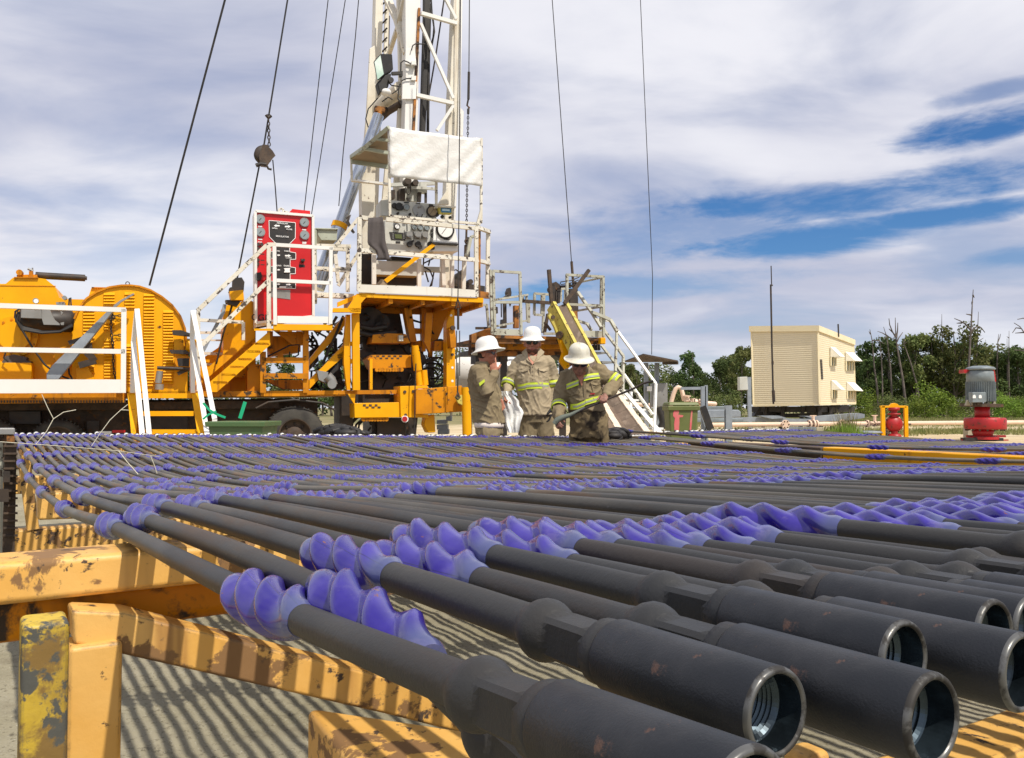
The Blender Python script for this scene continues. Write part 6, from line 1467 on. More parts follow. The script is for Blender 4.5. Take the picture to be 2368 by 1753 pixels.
def add_head(mb, c, F, s=1.0):
    def e(x, y, z, rx, ry, rz): mb.ell(c + F @ V((x, y, z)) * s, rx * s, ry * s, rz * s, F, 20, 14)
    e(0, -.012, .025, .077, .096, .100); e(0, .02, -.040, .064, .070, .075); e(0, .046, -.086, .034, .034, .030); e(0, -.03, -.03, .062, .065, .06)
    for sg in (-1, 1):
        e(sg * .042, .058, -.022, .030, .030, .030); e(sg * .079, -.004, -.008, .012, .024, .034); e(sg * .030, .074, .012, .016, .014, .012); e(sg * .012, .094, -.026, .010, .010, .009)
    e(0, .078, .034, .056, .018, .012); e(0, .076, -.052, .030, .020, .016)
    mb.tube([c + F @ V(q) * s for q in ((0, .084, .018), (0, .098, -.008), (0, .106, -.026))], [.009 * s, .011 * s, .012 * s], 10)
    e(0, .082, -.052, .024, .011, .006); e(0, .080, -.066, .021, .012, .007)
def add_hat(person, c, F, s, m, tilt=0.0):
    """full-brim hard hat"""
    G = F @ Matrix.Rotation(tilt, 3, 'X')
    vs = []; fs = []; n = 48; prof_ = []
    hw, hd, hh = .108, .128, .135
    pr = [(1.42, -.022), (1.40, -.028), (1.22, -.012), (1.06, .002), (1.0, .020), (.985, .050), (.92, .085), (.78, .112), (.55, .130), (.28, .137), (.0, .139)]
    inner = [(.0, .131), (.5, .122), (.88, .08), (.955, .02), (1.0, -.002), (1.22, -.020), (1.39, -.033)]
    for (q, z) in inner + pr:
        for k in range(n):
            t = 2 * math.pi * k / n; ct, st_ = math.cos(t), math.sin(t)
            br = 1.0
            if q > 1: br = 1 + .10 * (st_ > 0) * st_ * (q - 1) / .42
            zz = z
            if q < .99 and abs(ct) < .16: zz += .006 * (1 - abs(ct) / .16) * (1 if q > .2 else .5)
            vs.append(c + G @ V((hw * q * ct * br, hd * q * st_ * br, zz)) * s)
    m_ = len(inner) + len(pr)
    for i in range(m_ - 1):
        for k in range(n):
            k2 = (k + 1) % n; fs.append((i * n + k, i * n + k2, (i + 1) * n + k2, (i + 1) * n + k))
    mb = MB(); mb.add(vs, fs, True); h = part(mb, 'hard_hat', m, person)
    mb = MB(); mb.tube([c + G @ V((hw * .99 * math.cos(t), hd * .99 * math.sin(t), -.004)) * s for t in [i * math.pi / 12 for i in range(25)]], .004, 6); part(mb, 'sweat_band', 'leather', h)
def add_glasses(person, c, F, s):
    mb = MB()
    for sg in (-1, 1):
        L = []
        for (x, z) in ((.008, .024), (.034, .028), (.060, .022), (.062, .004), (.045, -.010), (.022, -.010), (.009, .002)): L.append(c + F @ V((sg * x, .094 - abs(x) * .22, z)) * s)
        if sg < 0: L.reverse()
        mb.prism(L, F @ V((0, .005, 0)))
        mb.bar(c + F @ V((sg * .060, .080, .018)) * s, c + F @ V((sg * .082, 0, .012)) * s, .004, .008)
    mb.bar(c + F @ V((-.01, .098, .020)) * s, c + F @ V((.01, .098, .020)) * s, .004, .006)
    part(mb, 'sunglasses', 'lens', person)
def add_hand(mb, wrist, d, palmn, curl, s=1.0, thumb=1, point=None, spread=.02):
    """palm and five separate fingers. d: from wrist to knuckles, palmn: palm normal (towards which the fingers curl)"""
    d = d.normalized(); palmn = (palmn - d * palmn.dot(d)).normalized(); side = d.cross(palmn).normalized() * thumb
    Fm = Matrix((side, d, palmn)).transposed()
    mb.ell(wrist + d * .048 * s, .040 * s, .052 * s, .015 * s, Fm, 16, 12)
    mb.tube([wrist - d * .02 * s, wrist + d * .03 * s], [.026 * s, .028 * s], 12)
    L = (.066, .076, .071, .056)
    for i in range(4):
        off = (1.5 - i) * .0195 * s
        base = wrist + d * (.088 - abs(1.2 - i) * .004) * s + side * off
        c = curl if not isinstance(curl, (list, tuple)) else curl[i]
        dr = (d + side * (1.5 - i) * spread).normalized(); pts = [wrist + d * .05 * s + side * off * .8, base]; a = 0
        seg = (.45, .32, .25)
        for j in range(3):
            a += c * (1.0 if j else .75)
            q = dr * math.cos(a) + palmn * math.sin(a); pts.append(pts[-1] + q * L[i] * seg[j] * s)
        mb.tube(pts, [.011 * s, .0098 * s, .0092 * s, .0085 * s, .0068 * s], 10); mb.ell(pts[-1], .0068 * s, .0068 * s, .0068 * s, None, 8, 6)
    tb = wrist + d * .022 * s + side * .028 * s; q1 = (d * .6 + side * .75 + palmn * .3).normalized(); q2 = (d * .85 + side * .25 + palmn * .55).normalized()
    mb.tube([tb - side * .01, tb + q1 * .030 * s, tb + q1 * .030 * s + q2 * .032 * s, tb + q1 * .030 * s + q2 * .056 * s], [.014 * s, .0122 * s, .0105 * s, .0078 * s], 10)
def limb(mb, pts, rs, n=14):
    P = []; Rr = []
    for i in range(len(pts) - 1):
        for f in (0, .33, .66):
            P.append(pts[i].lerp(pts[i + 1], f)); Rr.append(rs[i] * (1 - f) + rs[i + 1] * f)
    P.append(pts[-1]); Rr.append(rs[-1]); mb.tube(P, Rr, n)
    for p, r in zip(pts, rs): mb.ell(p, r, r, r, None, 14, 10)
class Torso:
    def __init__(s, rows, c, k, Y, dr=.62):
        """rows: (y px, centre x px, half width px, depth half metres)"""
        s.rows = rows; s.c = c; s.k = k; s.Y = Y
    def ring(s, y, grow=0.0):
        r = s.rows
        for i in range(len(r) - 1):
            if y <= r[i + 1][0] or i == len(r) - 2:
                f = max(0, min(1.0, (y - r[i][0]) / (r[i + 1][0] - r[i][0]))); q = [r[i][j] * (1 - f) + r[i + 1][j] * f for j in range(4)]; break
        c = at(s.c, q[1], y, s.Y)
        return (c, X, Y_, q[2] * s.k + grow, q[3] + grow)
    def loft(s, mb, y0, y1, grow=0.0, n=14):
        rings(mb, [s.ring(y0 + (y1 - y0) * i / n, grow) for i in range(n + 1)], 32)
    def front(s, x, y, off=.012):
        c, _, _, a, b = s.ring(y); p = at(s.c, x, y, s.Y); u = max(-.995, min(.995, (p.x - c.x) / a))
        return V((p.x, c.y - b * math.sqrt(1 - u * u) - off, p.z))
    def strip(s, pts, w, off=.012, th=.004, nseg=10):
        """flat tape that follows the chest; pts (x, y px) centre line, w px width"""
        P = []
        for i in range(len(pts) - 1):
            for j in range(nseg): f = j / nseg; P.append((pts[i][0] * (1 - f) + pts[i + 1][0] * f, pts[i][1] * (1 - f) + pts[i + 1][1] * f))
        P.append(pts[-1]); vs = []; fs = []
        for (x, y) in P:
            for dy, oo in ((-w / 2, 0), (w / 2, 0), (w / 2, th), (-w / 2, th)): vs.append(s.front(x, y + dy, off + oo))
        for i in range(len(P) - 1):
            for k in range(4): k2 = (k + 1) % 4; fs.append((i * 4 + k, i * 4 + k2, (i + 1) * 4 + k2, (i + 1) * 4 + k))
        fs.append((0, 1, 2, 3)); fs.append(tuple(len(vs) - 4 + q for q in (3, 2, 1, 0)))
        return MB().add(vs, fs)
def cuff_band(person, p, q, r, w, off=.010):
    """reflective tape round a sleeve"""
    c = (p + q) / 2; d = (q - p).normalized(); out = None
    for (a, b, m, g) in ((-w / 2, w / 2, 'hivis', 0), (-w * .16, w * .16, 'silver', .0025)):
        mb = MB(); mb.lathe([(r + off - .006, a), (r + off + g, a), (r + off + g, b), (r + off - .006, b)], o=c, axis=d, n=24)
        if out is None: out = part(mb, 'reflective_band', m, person)
        else: part(mb, 'silver_stripe', m, out)
def chest_band(person, T, pts, w, off=.014):
    b = part(T.strip(pts, w, off), 'reflective_band', 'hivis', person)
    part(T.strip(pts, w * .34, off + .004), 'silver_stripe', 'silver', b)
def legs(mb, hipL, hipR, foot_y, r=(.105, .075, .055), lean=0):
    for h in (hipL, hipR):
        knee = V((h.x + lean, h.y - .02, .50)); ank = V((h.x + lean, h.y + .01, .09)); limb(mb, [h, knee, ank], list(r))
def boots(person, hips, lean=0, face=-1):
    for h in hips:
        mb = MB(); mb.ell(V((h.x + lean, h.y - .05 * 1, .06)), .052, .14, .06); mb.tube([V((h.x + lean, h.y + .01, .05)), V((h.x + lean, h.y + .01, .2))], .06, 14)
        mb.box((h.x + lean, h.y - .05, .015), .10, .28, .03); part(mb, 'boot', 'leather', person)

def worker(name_label, loc):
    return thing('person', name_label, 'person', loc)

# ---- middle worker, facing the camera
YM = 9.3; k3 = .17558 / 2.3125 * YM / FPX
pm = worker('bearded worker in khaki shirt facing the camera, holding a white cloth, between two others', V((at(3, 930, 1500, YM).x, YM, 0)))
cM = at(3, 918, 420, YM - .03); FM = head_frame(cM, R(-3), R(5))
TM = Torso([(500, 915, 66, .060), (560, 915, 80, .070), (585, 920, 110, .080), (620, 922, 165, .10), (680, 922, 210, .125), (800, 920, 222, .135), (950, 918, 214, .135), (1150, 935, 212, .135), (1250, 950, 218, .14), (1380, 962, 226, .145), (1420, 962, 220, .14)], 3, k3, YM)
shL, shR = at(3, 712, 690, YM), at(3, 1152, 680, YM)
elL, elR = at(3, 600, 950, YM + .02), at(3, 1225, 960, YM + .03)
wrL, wrR = at(3, 575, 1105, YM - .16), at(3, 1168, 1270, YM - .03)
hipL, hipR = at(3, 865, 1480, YM), at(3, 1070, 1480, YM)
mb = MB(); add_head(mb, cM, FM, 1.08)
mb.tube([cM + V((0, .02, -.06)), at(3, 918, 600, YM + .01)], [.056, .062], 16)
rings(mb, [TM.ring(y, -.055) for y in (585, 620, 700, 850, 1000, 1200, 1380)])
limb(mb, [shL, elL, wrL], [.038, .034, .026]); limb(mb, [shR, elR, wrR], [.038, .034, .026])
add_hand(mb, wrL, V((-.1, -.5, -.7)), V((.8, -.3, .1)), .8, thumb=-1); add_hand(mb, wrR, V((-.1, -.15, -1)), V((-.9, 0, 0)), .35, thumb=-1)
legs(mb, hipL, hipR, 0, r=(.065, .05, .04))
link_me(remesh(mb, .0065, 3), 'body', 'skin', pm)
mb = MB(); TM.loft(mb, 592, 1370, .012, 18)
for a_, b_, c_ in ((shL, elL, wrL), (shR, elR, wrR)): limb(mb, [a_, a_.lerp(b_, .5), b_, b_.lerp(c_, .9)], [.070, .070, .062, .050])
limb(mb, [at(3, 900, 600, YM + .01), at(3, 745, 650, YM)], [.05, .058]); limb(mb, [at(3, 940, 600, YM + .01), at(3, 1120, 645, YM)], [.05, .058])
me = remesh(mb, .009, 6); folds(me, .014, 7, 9, 2.0, .016); link_me(me, 'shirt', 'khaki', pm)
# open neck: V of skin, collar wings, placket, pockets
mb = TM.strip([(905, 560), (918, 620), (915, 680)], 40, .012); 
vs = [TM.front(852, 560, .030), TM.front(992, 555, .030), TM.front(968, 625, .030), TM.front(915, 715, .026), TM.front(864, 630, .030)]
mb = MB(); mb.prism(list(reversed(vs)), V((0, .02, 0))); part(mb, 'bare_chest', 'skin', pm)
mb = MB()
mb.prism([TM.front(*p, .022) for p in ((775, 540), (838, 480), (862, 600), (905, 700), (845, 650), (790, 590))][::-1], V((0, .012, 0)))
mb.prism([TM.front(*p, .022) for p in ((1006, 475), (1075, 535), (1055, 600), (990, 640), (925, 710), (972, 600))][::-1], V((0, .012, 0)))
rings(mb, [(at(3, 918, 575, YM + .015), X, Y_, .085, .080), (at(3, 918, 520, YM + .03), X, Y_, .082, .072)], 28)
split_parts(mb, 'collar', M['khaki'], pm)
mb = TM.strip([(918, 700), (918, 900)], 0.1, .016)
mb = MB(); mb.prism([TM.front(*p, .020) for p in ((893, 720), (942, 720), (945, 935), (890, 935))][::-1], V((0, .006, 0))); pk = part(mb, 'placket', 'khaki', pm)
mb = MB()
for y in (735, 790, 845, 900): mb.ell(TM.front(918, y, .024), .006, .004, .006, None, 8, 6)
split_parts(mb, 'button', M['beige'], pk)
for (x0, x1, y0) in ((715, 865, 745), (995, 1130, 740)):
    mb = MB(); mb.prism([TM.front(*p, .024) for p in ((x0, y0), (x1, y0), (x1, y0 + 42), ((x0 + x1) / 2, y0 + 60), (x0, y0 + 42))][::-1], V((0, .010, 0))); part(mb, 'pocket_flap', 'khaki', pm)
    mb = MB(); mb.prism([TM.front(*p, .019) for p in ((x0 + 6, y0 + 10), (x1 - 6, y0 + 10), (x1 - 6, y0 + 165), ((x0 + x1) / 2, y0 + 182), (x0 + 6, y0 + 165))][::-1], V((0, .008, 0))); part(mb, 'pocket', 'khaki', pm)
chest_band(pm, TM, [(704, 1012), (780, 1005), (860, 985), (1000, 980), (1132, 985)], 80, .019)
cuff_band(pm, shL.lerp(elL, .92), elL.lerp(wrL, .12), .064, .074, .014); cuff_band(pm, shR.lerp(elR, .86), elR.lerp(wrR, .06), .066, .074, .014)
mb = MB(); TM.loft(mb, 1330, 1470, -.006, 6)
limb(mb, [at(3, 870, 1450, YM), V((at(3, 862, 1450, YM).x, YM, .5)), V((at(3, 860, 1450, YM).x, YM, .08))], [.115, .095, .085]); limb(mb, [at(3, 1075, 1450, YM), V((at(3, 1085, 1450, YM).x, YM, .5)), V((at(3, 1090, 1450, YM).x, YM, .08))], [.115, .095, .085])
me = remesh(mb, .011, 4); folds(me, .016, 7, 5, 5.0, .012); link_me(me, 'trousers', 'khakidark', pm)
boots(pm, [at(3, 860, 1450, YM), at(3, 1090, 1450, YM)])
add_hat(pm, cM + FM @ V((0, .0, .062)), FM, .92, 'hat', R(-2)); add_glasses(pm, cM, FM, 1.08)
mb = MB(); mb.ell(cM + FM @ V((0, .028, -.074)), .066, .068, .050, FM); me = part(mb, 'beard', 'beard', pm)
mb = MB(); mb.ell(cM + FM @ V((0, .098, -.062)), .024, .010, .009, FM); part(mb, 'lips', 'lip', pm)
mb = MB(); mb.ell(cM + FM @ V((0, -.022, -.01)), .076, .085, .055, FM); part(mb, 'hair', 'hair', pm)
mb = MB(); add_hand(mb, wrR + V((0, 0, .01)), V((-.1, -.15, -1)), V((-.9, 0, 0)), .35, s=1.3, thumb=-1); link_me(remesh(mb, .006, 2), 'glove', 'glove', pm)
# white cloth in his hand
ct = thing('white_sheet', 'crumpled white cloth hanging from the middle worker\'s hand', 'cloth', at(3, 560, 1080, YM - .2))
rows = [(1050, 512, 625), (1080, 506, 650), (1130, 520, 700), (1180, 528, 742), (1240, 530, 745), (1290, 532, 785), (1335, 536, 803), (1390, 540, 785), (1450, 542, 765), (1510, 560, 752), (1560, 585, 745), (1598, 600, 735)]
vs = []; fs = []; N_ = 24
for lay in (0, 1):
    for j, (y, x0, x1) in enumerate(rows):
        for i in range(N_ + 1):
            u = i / N_; w = .016 * math.sin(u * 11 + j * .35) + .006 * math.sin(u * 23 - j * .6) + .02 * math.sin(j * .9 + u * 4)
            vs.append(at(3, x0 + (x1 - x0) * u, y, YM - .22 + w + lay * .006))
n_ = (N_ + 1) * len(rows)
for j in range(len(rows) - 1):
    for i in range(N_):
        a = j * (N_ + 1) + i; fs.append((a, a + N_ + 1, a + N_ + 2, a + 1)); fs.append((n_ + a, n_ + a + 1, n_ + a + N_ + 2, n_ + a + N_ + 1))
mb = MB().add(vs, fs, True); part(mb, 'cloth_sheet', 'whitecloth', ct)

# ---- left worker, in profile, hand to his face
YL = 8.9; k3 = .17558 / 2.3125 * YL / FPX
pl = worker('worker in profile at left with white hard hat, raising a finger to his face', V((at(3, 300, 1500, YL).x, YL, 0)))
cL = at(3, 322, 560, YL); FL = head_frame(cL, R(68), R(2))
TL = Torso([(630, 268, 62, .065), (690, 250, 78, .09), (730, 238, 118, .14), (790, 232, 142, .185), (900, 245, 160, .19), (1050, 280, 178, .175), (1200, 305, 190, .165), (1350, 330, 196, .17), (1480, 345, 196, .18), (1540, 350, 190, .18)], 3, k3, YL)
sh1 = at(3, 185, 800, YL - .17); el1 = at(3, 325, 1045, YL - .27); wr1 = at(3, 418, 815, YL - .16)
sh2 = at(3, 240, 790, YL + .17); el2 = at(3, 400, 1020, YL + .2); wr2 = at(3, 480, 1150, YL + .12)
mb = MB(); add_head(mb, cL, FL, 1.03)
mb.tube([cL + V((-.01, 0, -.06)), at(3, 262, 730, YL)], [.054, .062], 16)
rings(mb, [TL.ring(y, -.055) for y in (690, 740, 800, 900, 1050, 1200, 1400, 1500)])
limb(mb, [sh1, el1, wr1], [.040, .034, .026]); limb(mb, [sh2, el2, wr2], [.040, .034, .026])
add_hand(mb, wr1, at(3, 400, 700, YL - .13) - wr1, V((.35, .9, .0)), [.05, 1.15, 1.2, 1.2], s=1.12, thumb=-1); add_hand(mb, wr2, V((.3, -.1, -1)), V((0, -1, 0)), .5, thumb=1)
legs(mb, at(3, 330, 1560, YL - .1), at(3, 370, 1560, YL + .1), 0, r=(.065, .05, .04))
link_me(remesh(mb, .0065, 3), 'body', 'skin', pl)
mb = MB(); TL.loft(mb, 700, 1475, .010, 18)
limb(mb, [sh1, sh1.lerp(el1, .5), el1, el1.lerp(wr1, .45), wr1], [.092, .088, .080, .060, .048]); limb(mb, [sh2, el2, el2.lerp(wr2, .9)], [.085, .066, .05])
me = remesh(mb, .009, 6); folds(me, .018, 8, 9, 7.0, .016); link_me(me, 'shirt', 'khakidark', pl)
mb = MB(); rings(mb, [(at(3, 255, 735, YL), X, Y_, .088, .095), (at(3, 268, 665, YL), X, Y_, .078, .078)], 28); part(mb, 'collar', 'khakidark', pl)
mb = MB(); mb.prism([at(3, x, y, YL - .335) for x, y in ((212, 945), (285, 893), (294, 925), (226, 985))][::-1], V((0, .02, 0))); part(mb, 'reflective_band', 'hivis', pl)
mb = MB(); rings(mb, [TL.ring(y, .002) for y in (1465, 1500, 1530)], 28); part(mb, 'undershirt', 'tee', pl)
mb = MB(); TL.loft(mb, 1500, 1620, -.004, 6)
for dy in (-.1, .1):
    h = at(3, 350, 1600, YL + dy); limb(mb, [h, V((h.x, h.y, .5)), V((h.x - .01, h.y, .08))], [.11, .092, .085])
me = remesh(mb, .011, 4); folds(me, .016, 7, 5, 1.0, .012); link_me(me, 'trousers', 'khakidark', pl)
boots(pl, [at(3, 350, 1600, YL - .1), at(3, 350, 1600, YL + .1)])
add_hat(pl, cL + FL @ V((0, -.002, .050)), FL, 1.0, 'hat', R(11)); add_glasses(pl, cL, FL, .96)
mb = MB(); mb.ell(cL + FL @ V((0, -.028, -.012)), .077, .080, .062, FL); part(mb, 'hair', 'hair', pl)

# ---- right worker, looking down, both hands on a bar
YR = 8.6; k4 = .15736 / 2.3125 * YR / FPX
pr_ = worker('stooping worker at right with scuffed helmet and five glowing bands, gripping a long bar', V((at(4, 650, 1500, YR).x, YR, 0)))
cR = at(4, 562, 500, YR - .16); FR_ = head_frame(cR, R(4), R(22))
TR = Torso([(560, 585, 110, .08), (600, 600, 170, .11), (650, 620, 250, .13), (720, 620, 268, .145), (900, 625, 268, .15), (1050, 650, 245, .15), (1150, 670, 240, .15), (1260, 700, 280, .16), (1400, 715, 290, .165), (1560, 715, 285, .165), (1640, 700, 275, .16)], 4, k4, YR)
s1 = at(4, 380, 715, YR); e1 = at(4, 268, 1080, YR - .02); w1 = at(4, 268, 1345, YR - .26)
s2 = at(4, 860, 640, YR); e2 = at(4, 1110, 800, YR - .05); w2 = at(4, 950, 985, YR - .30)
mb = MB(); add_head(mb, cR, FR_, 1.06)
mb.tube([cR + FR_ @ V((0, -.03, -.06)), at(4, 590, 640, YR)], [.058, .066], 16)
rings(mb, [TR.ring(y, -.06) for y in (600, 650, 720, 900, 1100, 1300, 1500)])
limb(mb, [s1, e1, w1], [.040, .034, .027]); limb(mb, [s2, e2, w2], [.040, .034, .027])
barL, barR = at(4, 235, 1385, YR - .33), at(8, 890, 832, YR - .50)
bd_ = (barR - barL).normalized()
def onbar(f): return barL.lerp(barR, f)
h2 = at(4, 930, 1045, YR - .345); h1 = at(4, 262, 1420, YR - .33)
add_hand(mb, w2, h2 + V((0, -.02, .02)) - w2, V((0, .75, -.8)), 1.05, thumb=-1); add_hand(mb, w1, h1 + V((-.01, -.03, 0)) - w1, V((.6, .6, -.2)), .95, thumb=1)
legs(mb, at(4, 600, 1600, YR), at(4, 850, 1600, YR), 0, r=(.065, .05, .04))
link_me(remesh(mb, .0065, 3), 'body', 'skindirty', pr_)
mb = MB(); TR.loft(mb, 612, 1215, .012, 18)
limb(mb, [s1, s1.lerp(e1, .5), e1, e1.lerp(w1, .5), e1.lerp(w1, .92)], [.088, .080, .070, .058, .052]); limb(mb, [s2, s2.lerp(e2, .5), e2, e2.lerp(w2, .5), e2.lerp(w2, .90)], [.092, .086, .078, .062, .052])
me = remesh(mb, .009, 6); folds(me, .018, 8, 10, 11.0, .016); link_me(me, 'coverall_top', 'khakidark', pr_)
mb = MB(); TR.loft(mb, 1130, 1620, .006, 12)
for x in (575, 840):
    h = at(4, x, 1590, YR); limb(mb, [h, V((h.x, h.y, .5)), V((h.x, h.y, .08))], [.125, .10, .09])
me = remesh(mb, .011, 4); folds(me, .020, 6, 6, 3.0, .018); link_me(me, 'coverall_legs', 'coverall', pr_)
boots(pr_, [at(4, 575, 1590, YR), at(4, 840, 1590, YR)])
vs = [TR.front(*p, .020) for p in ((475, 640), (655, 640), (612, 720), (585, 850), (540, 750))]
mb = MB(); mb.prism(list(reversed([p - V((0, .008, 0)) for p in vs])), V((0, .02, 0))); part(mb, 'bare_chest', 'skin', pr_)
mb = MB()
mb.prism([TR.front(*p, .026) for p in ((420, 600), (470, 560), (500, 700), (560, 800), (470, 740))][::-1], V((0, .012, 0))); mb.prism([TR.front(*p, .026) for p in ((640, 620), (700, 540), (760, 600), (690, 680), (600, 800))][::-1], V((0, .012, 0)))
split_parts(mb, 'collar', M['khakidark'], pr_)
mb = MB(); mb.prism([TR.front(*p, .021) for p in ((608, 790), (648, 785), (660, 1130), (622, 1130))][::-1], V((0, .006, 0))); part(mb, 'placket', 'khakidark', pr_)
for (q) in (((360, 950), (545, 905), (560, 940), (455, 985), (365, 1000)), ((715, 790), (885, 775), (885, 815), (800, 840), (718, 820))):
    mb = MB(); mb.prism([TR.front(*p, .026) for p in q][::-1], V((0, .010, 0))); part(mb, 'pocket_flap', 'khakidark', pr_)
mb = MB(); mb.prism([TR.front(*p, .022) for p in ((720, 800), (885, 785), (915, 960), (760, 980))][::-1], V((0, .008, 0))); part(mb, 'pocket', 'khakidark', pr_)
mb = MB(); mb.prism([TR.front(*p, .027) for p in ((705, 955), (775, 950), (778, 968), (708, 972))][::-1], V((0, .004, 0))); part(mb, 'red_badge', 'redflange', pr_)
chest_band(pr_, TR, [(347, 868), (440, 832), (540, 795)], 80, .022); chest_band(pr_, TR, [(612, 738), (700, 712), (885, 690)], 82, .022)
chest_band(pr_, TR, [(430, 1150), (520, 1145), (635, 1095)], 80, .022); chest_band(pr_, TR, [(638, 1085), (740, 1055), (865, 1020)], 80, .022)
cuff_band(pr_, e1.lerp(w1, .12), e1.lerp(w1, .38), .062, .068, .016); cuff_band(pr_, s2.lerp(e2, .74), s2.lerp(e2, .98), .082, .068, .014)
add_hat(pr_, cR + FR_ @ V((0, -.006, .064)), FR_, 1.0, 'hatdirty', R(4)); add_glasses(pr_, cR, FR_, 1.06)
mb = MB(); mb.ell(cR + FR_ @ V((0, -.026, -.012)), .077, .082, .056, FR_); part(mb, 'hair', 'hair', pr_)
br_ = thing('steel_bar', 'long dark steel bar with a thick grey wrench head held by the stooping worker', 'bar', barL)
mb = MB(); mb.tube([at(4, 400, 1295, YR - .34), at(4, 650, 1175, YR - .35), at(4, 1000, 1030, YR - .36), at(8, 600, 945, YR - .42), at(8, 760, 862, YR - .46), barR], .011, 10); part(mb, 'bar_shaft', 'dark', br_)
M['toolgrey'] = mat('grey_green_tool_steel', (0.13, 0.15, 0.12), .5, spots=[((0.05, 0.04, 0.03), 20, .6, .68)])
mb = MB(); P = [at(4, x, y, YR - .34) for x, y in ((200, 1400), (250, 1340), (330, 1300), (430, 1270), (650, 1165))]; mb.tube(P, [.026, .030, .026, .020, .013], 12); part(mb, 'wrench_head', 'toolgrey', br_)
# ------------------------------------------------------------------ background: shelter, pipework, pump drive, bins, canopy
def wpoly(mb, c, pts, Y, depth):
    return mb.prism([at(c, x, y, Y) for x, y in reversed(pts)], V((0, depth, 0)))
def wbar(mb, c, pts, Y, w, d=None):
    mb.gid += 1; mb.hold += 1
    P = [at(c, p[0], p[1], p[2] if len(p) > 2 else Y) for p in pts]
    for i in range(len(P) - 1): mb.bar(P[i], P[i + 1], w, d or w, up=V((0, 1, 0)))
    mb.hold -= 1; return mb
def wtube(mb, c, pts, Y, r, n=8):
    mb.tube([at(c, p[0], p[1], p[2] if len(p) > 2 else Y) for p in pts], r, n); return mb
def siding_mat():
    m = bpy.data.materials.new('cream_ribbed_siding'); m.use_nodes = True
    nt = NT(m.node_tree); b = nt.n['Principled BSDF']; g = nt.node('ShaderNodeNewGeometry')
    sp = nt.node('ShaderNodeSeparateXYZ'); nt.link(g.outputs['Position'], sp.inputs[0])
    ph = nt.math('MULTIPLY', sp.outputs[2], 2 * math.pi / .078); w = nt.math('SINE', ph)
    groove = nt.ramp(w, .55, 1.0)
    base = nt.mix(nt.ramp(nt.noise(nt.mapping(g.outputs['Position'], (1, 1, .15)), 1.5, 5), .4, .65), (0.76, 0.67, 0.47), (0.73, 0.64, 0.44))
    col = nt.mix(nt.math('MULTIPLY', groove, .55), base, (0.52, 0.43, 0.28)); nt.link(col, b.inputs['Base Color']); b.inputs['Roughness'].default_value = .55  # groove shade painted into the colour, on top of the bump
    bn = nt.node('ShaderNodeBump'); bn.inputs['Strength'].default_value = .3; bn.inputs['Distance'].default_value = .01; nt.link(w, bn.inputs['Height']); nt.link(bn.outputs[0], b.inputs['Normal'])
    return m
M['siding'] = siding_mat()
M['trim'] = mat('cream_trim', (0.80, 0.70, 0.46), .5, tint=[((0.70, 0.59, 0.38), 1.5, .4)])
M['awning'] = mat('white_awning_sheet', (0.86, 0.84, 0.74), .5)
DL, DC, DB = 32.6, 31.0, 35.2
tl_, tc_, tb_ = at(9, 222, 150, DL), at(9, 1128, 146, DC), at(9, 1612, 330, DB)
bl_, bc_, bb_ = at(9, 250, 1170, DL), at(9, 1150, 1152, DC), at(9, 1640, 1140, DB)
hs = thing('equipment_shelter', 'cream ribbed metal shelter on a dark skid with four white window awnings', 'shelter', V((bc_.x, bc_.y + 1, 0)))
mb = MB(); back_b = bl_ + (bb_ - bc_); back_t = tl_ + (tb_ - tc_)
mb.hexa([bl_, bc_, bb_, back_b, tl_, tc_, tb_, back_t]); part(mb, 'wall', 'siding', hs)
u1 = (tc_ - tl_).normalized(); u2 = (tb_ - tc_).normalized(); n1 = V((u1.y, -u1.x, 0)).normalized(); n2 = V((u2.y, -u2.x, 0)).normalized()
mb = MB(); o_ = .07; e = n1 * o_; f = n2 * o_; h = V((0, 0, .19)); g_ = V((0, 0, -.03))
L0 = [tl_ + e - u1 * o_, tc_ + e + f, tb_ + f + u2 * o_, back_t - e - u1 * o_]
mb.hexa([p + g_ for p in L0] + [p + h for p in L0]); part(mb, 'roof', 'trim', hs)
mb = MB()
for (p, q) in ((bl_, tl_), (bc_, tc_), (bb_, tb_)): mb.bar(p, q, .06)
mb.bar(bl_ + n1 * .01, bc_ + n1 * .01, .04, .07); mb.bar(bc_ + n2 * .01, bb_ + n2 * .01, .04, .07); part(mb, 'corner_trim', 'trim', hs)
def onright(x, y, off=0):      # point of the right-hand wall seen at crop 9 (x, y)
    r = ray(9, x, y); d = (bc_ - V((0, 0, ZC))).dot(n2) / r.dot(n2); return V((0, 0, ZC)) + r * d + n2 * off
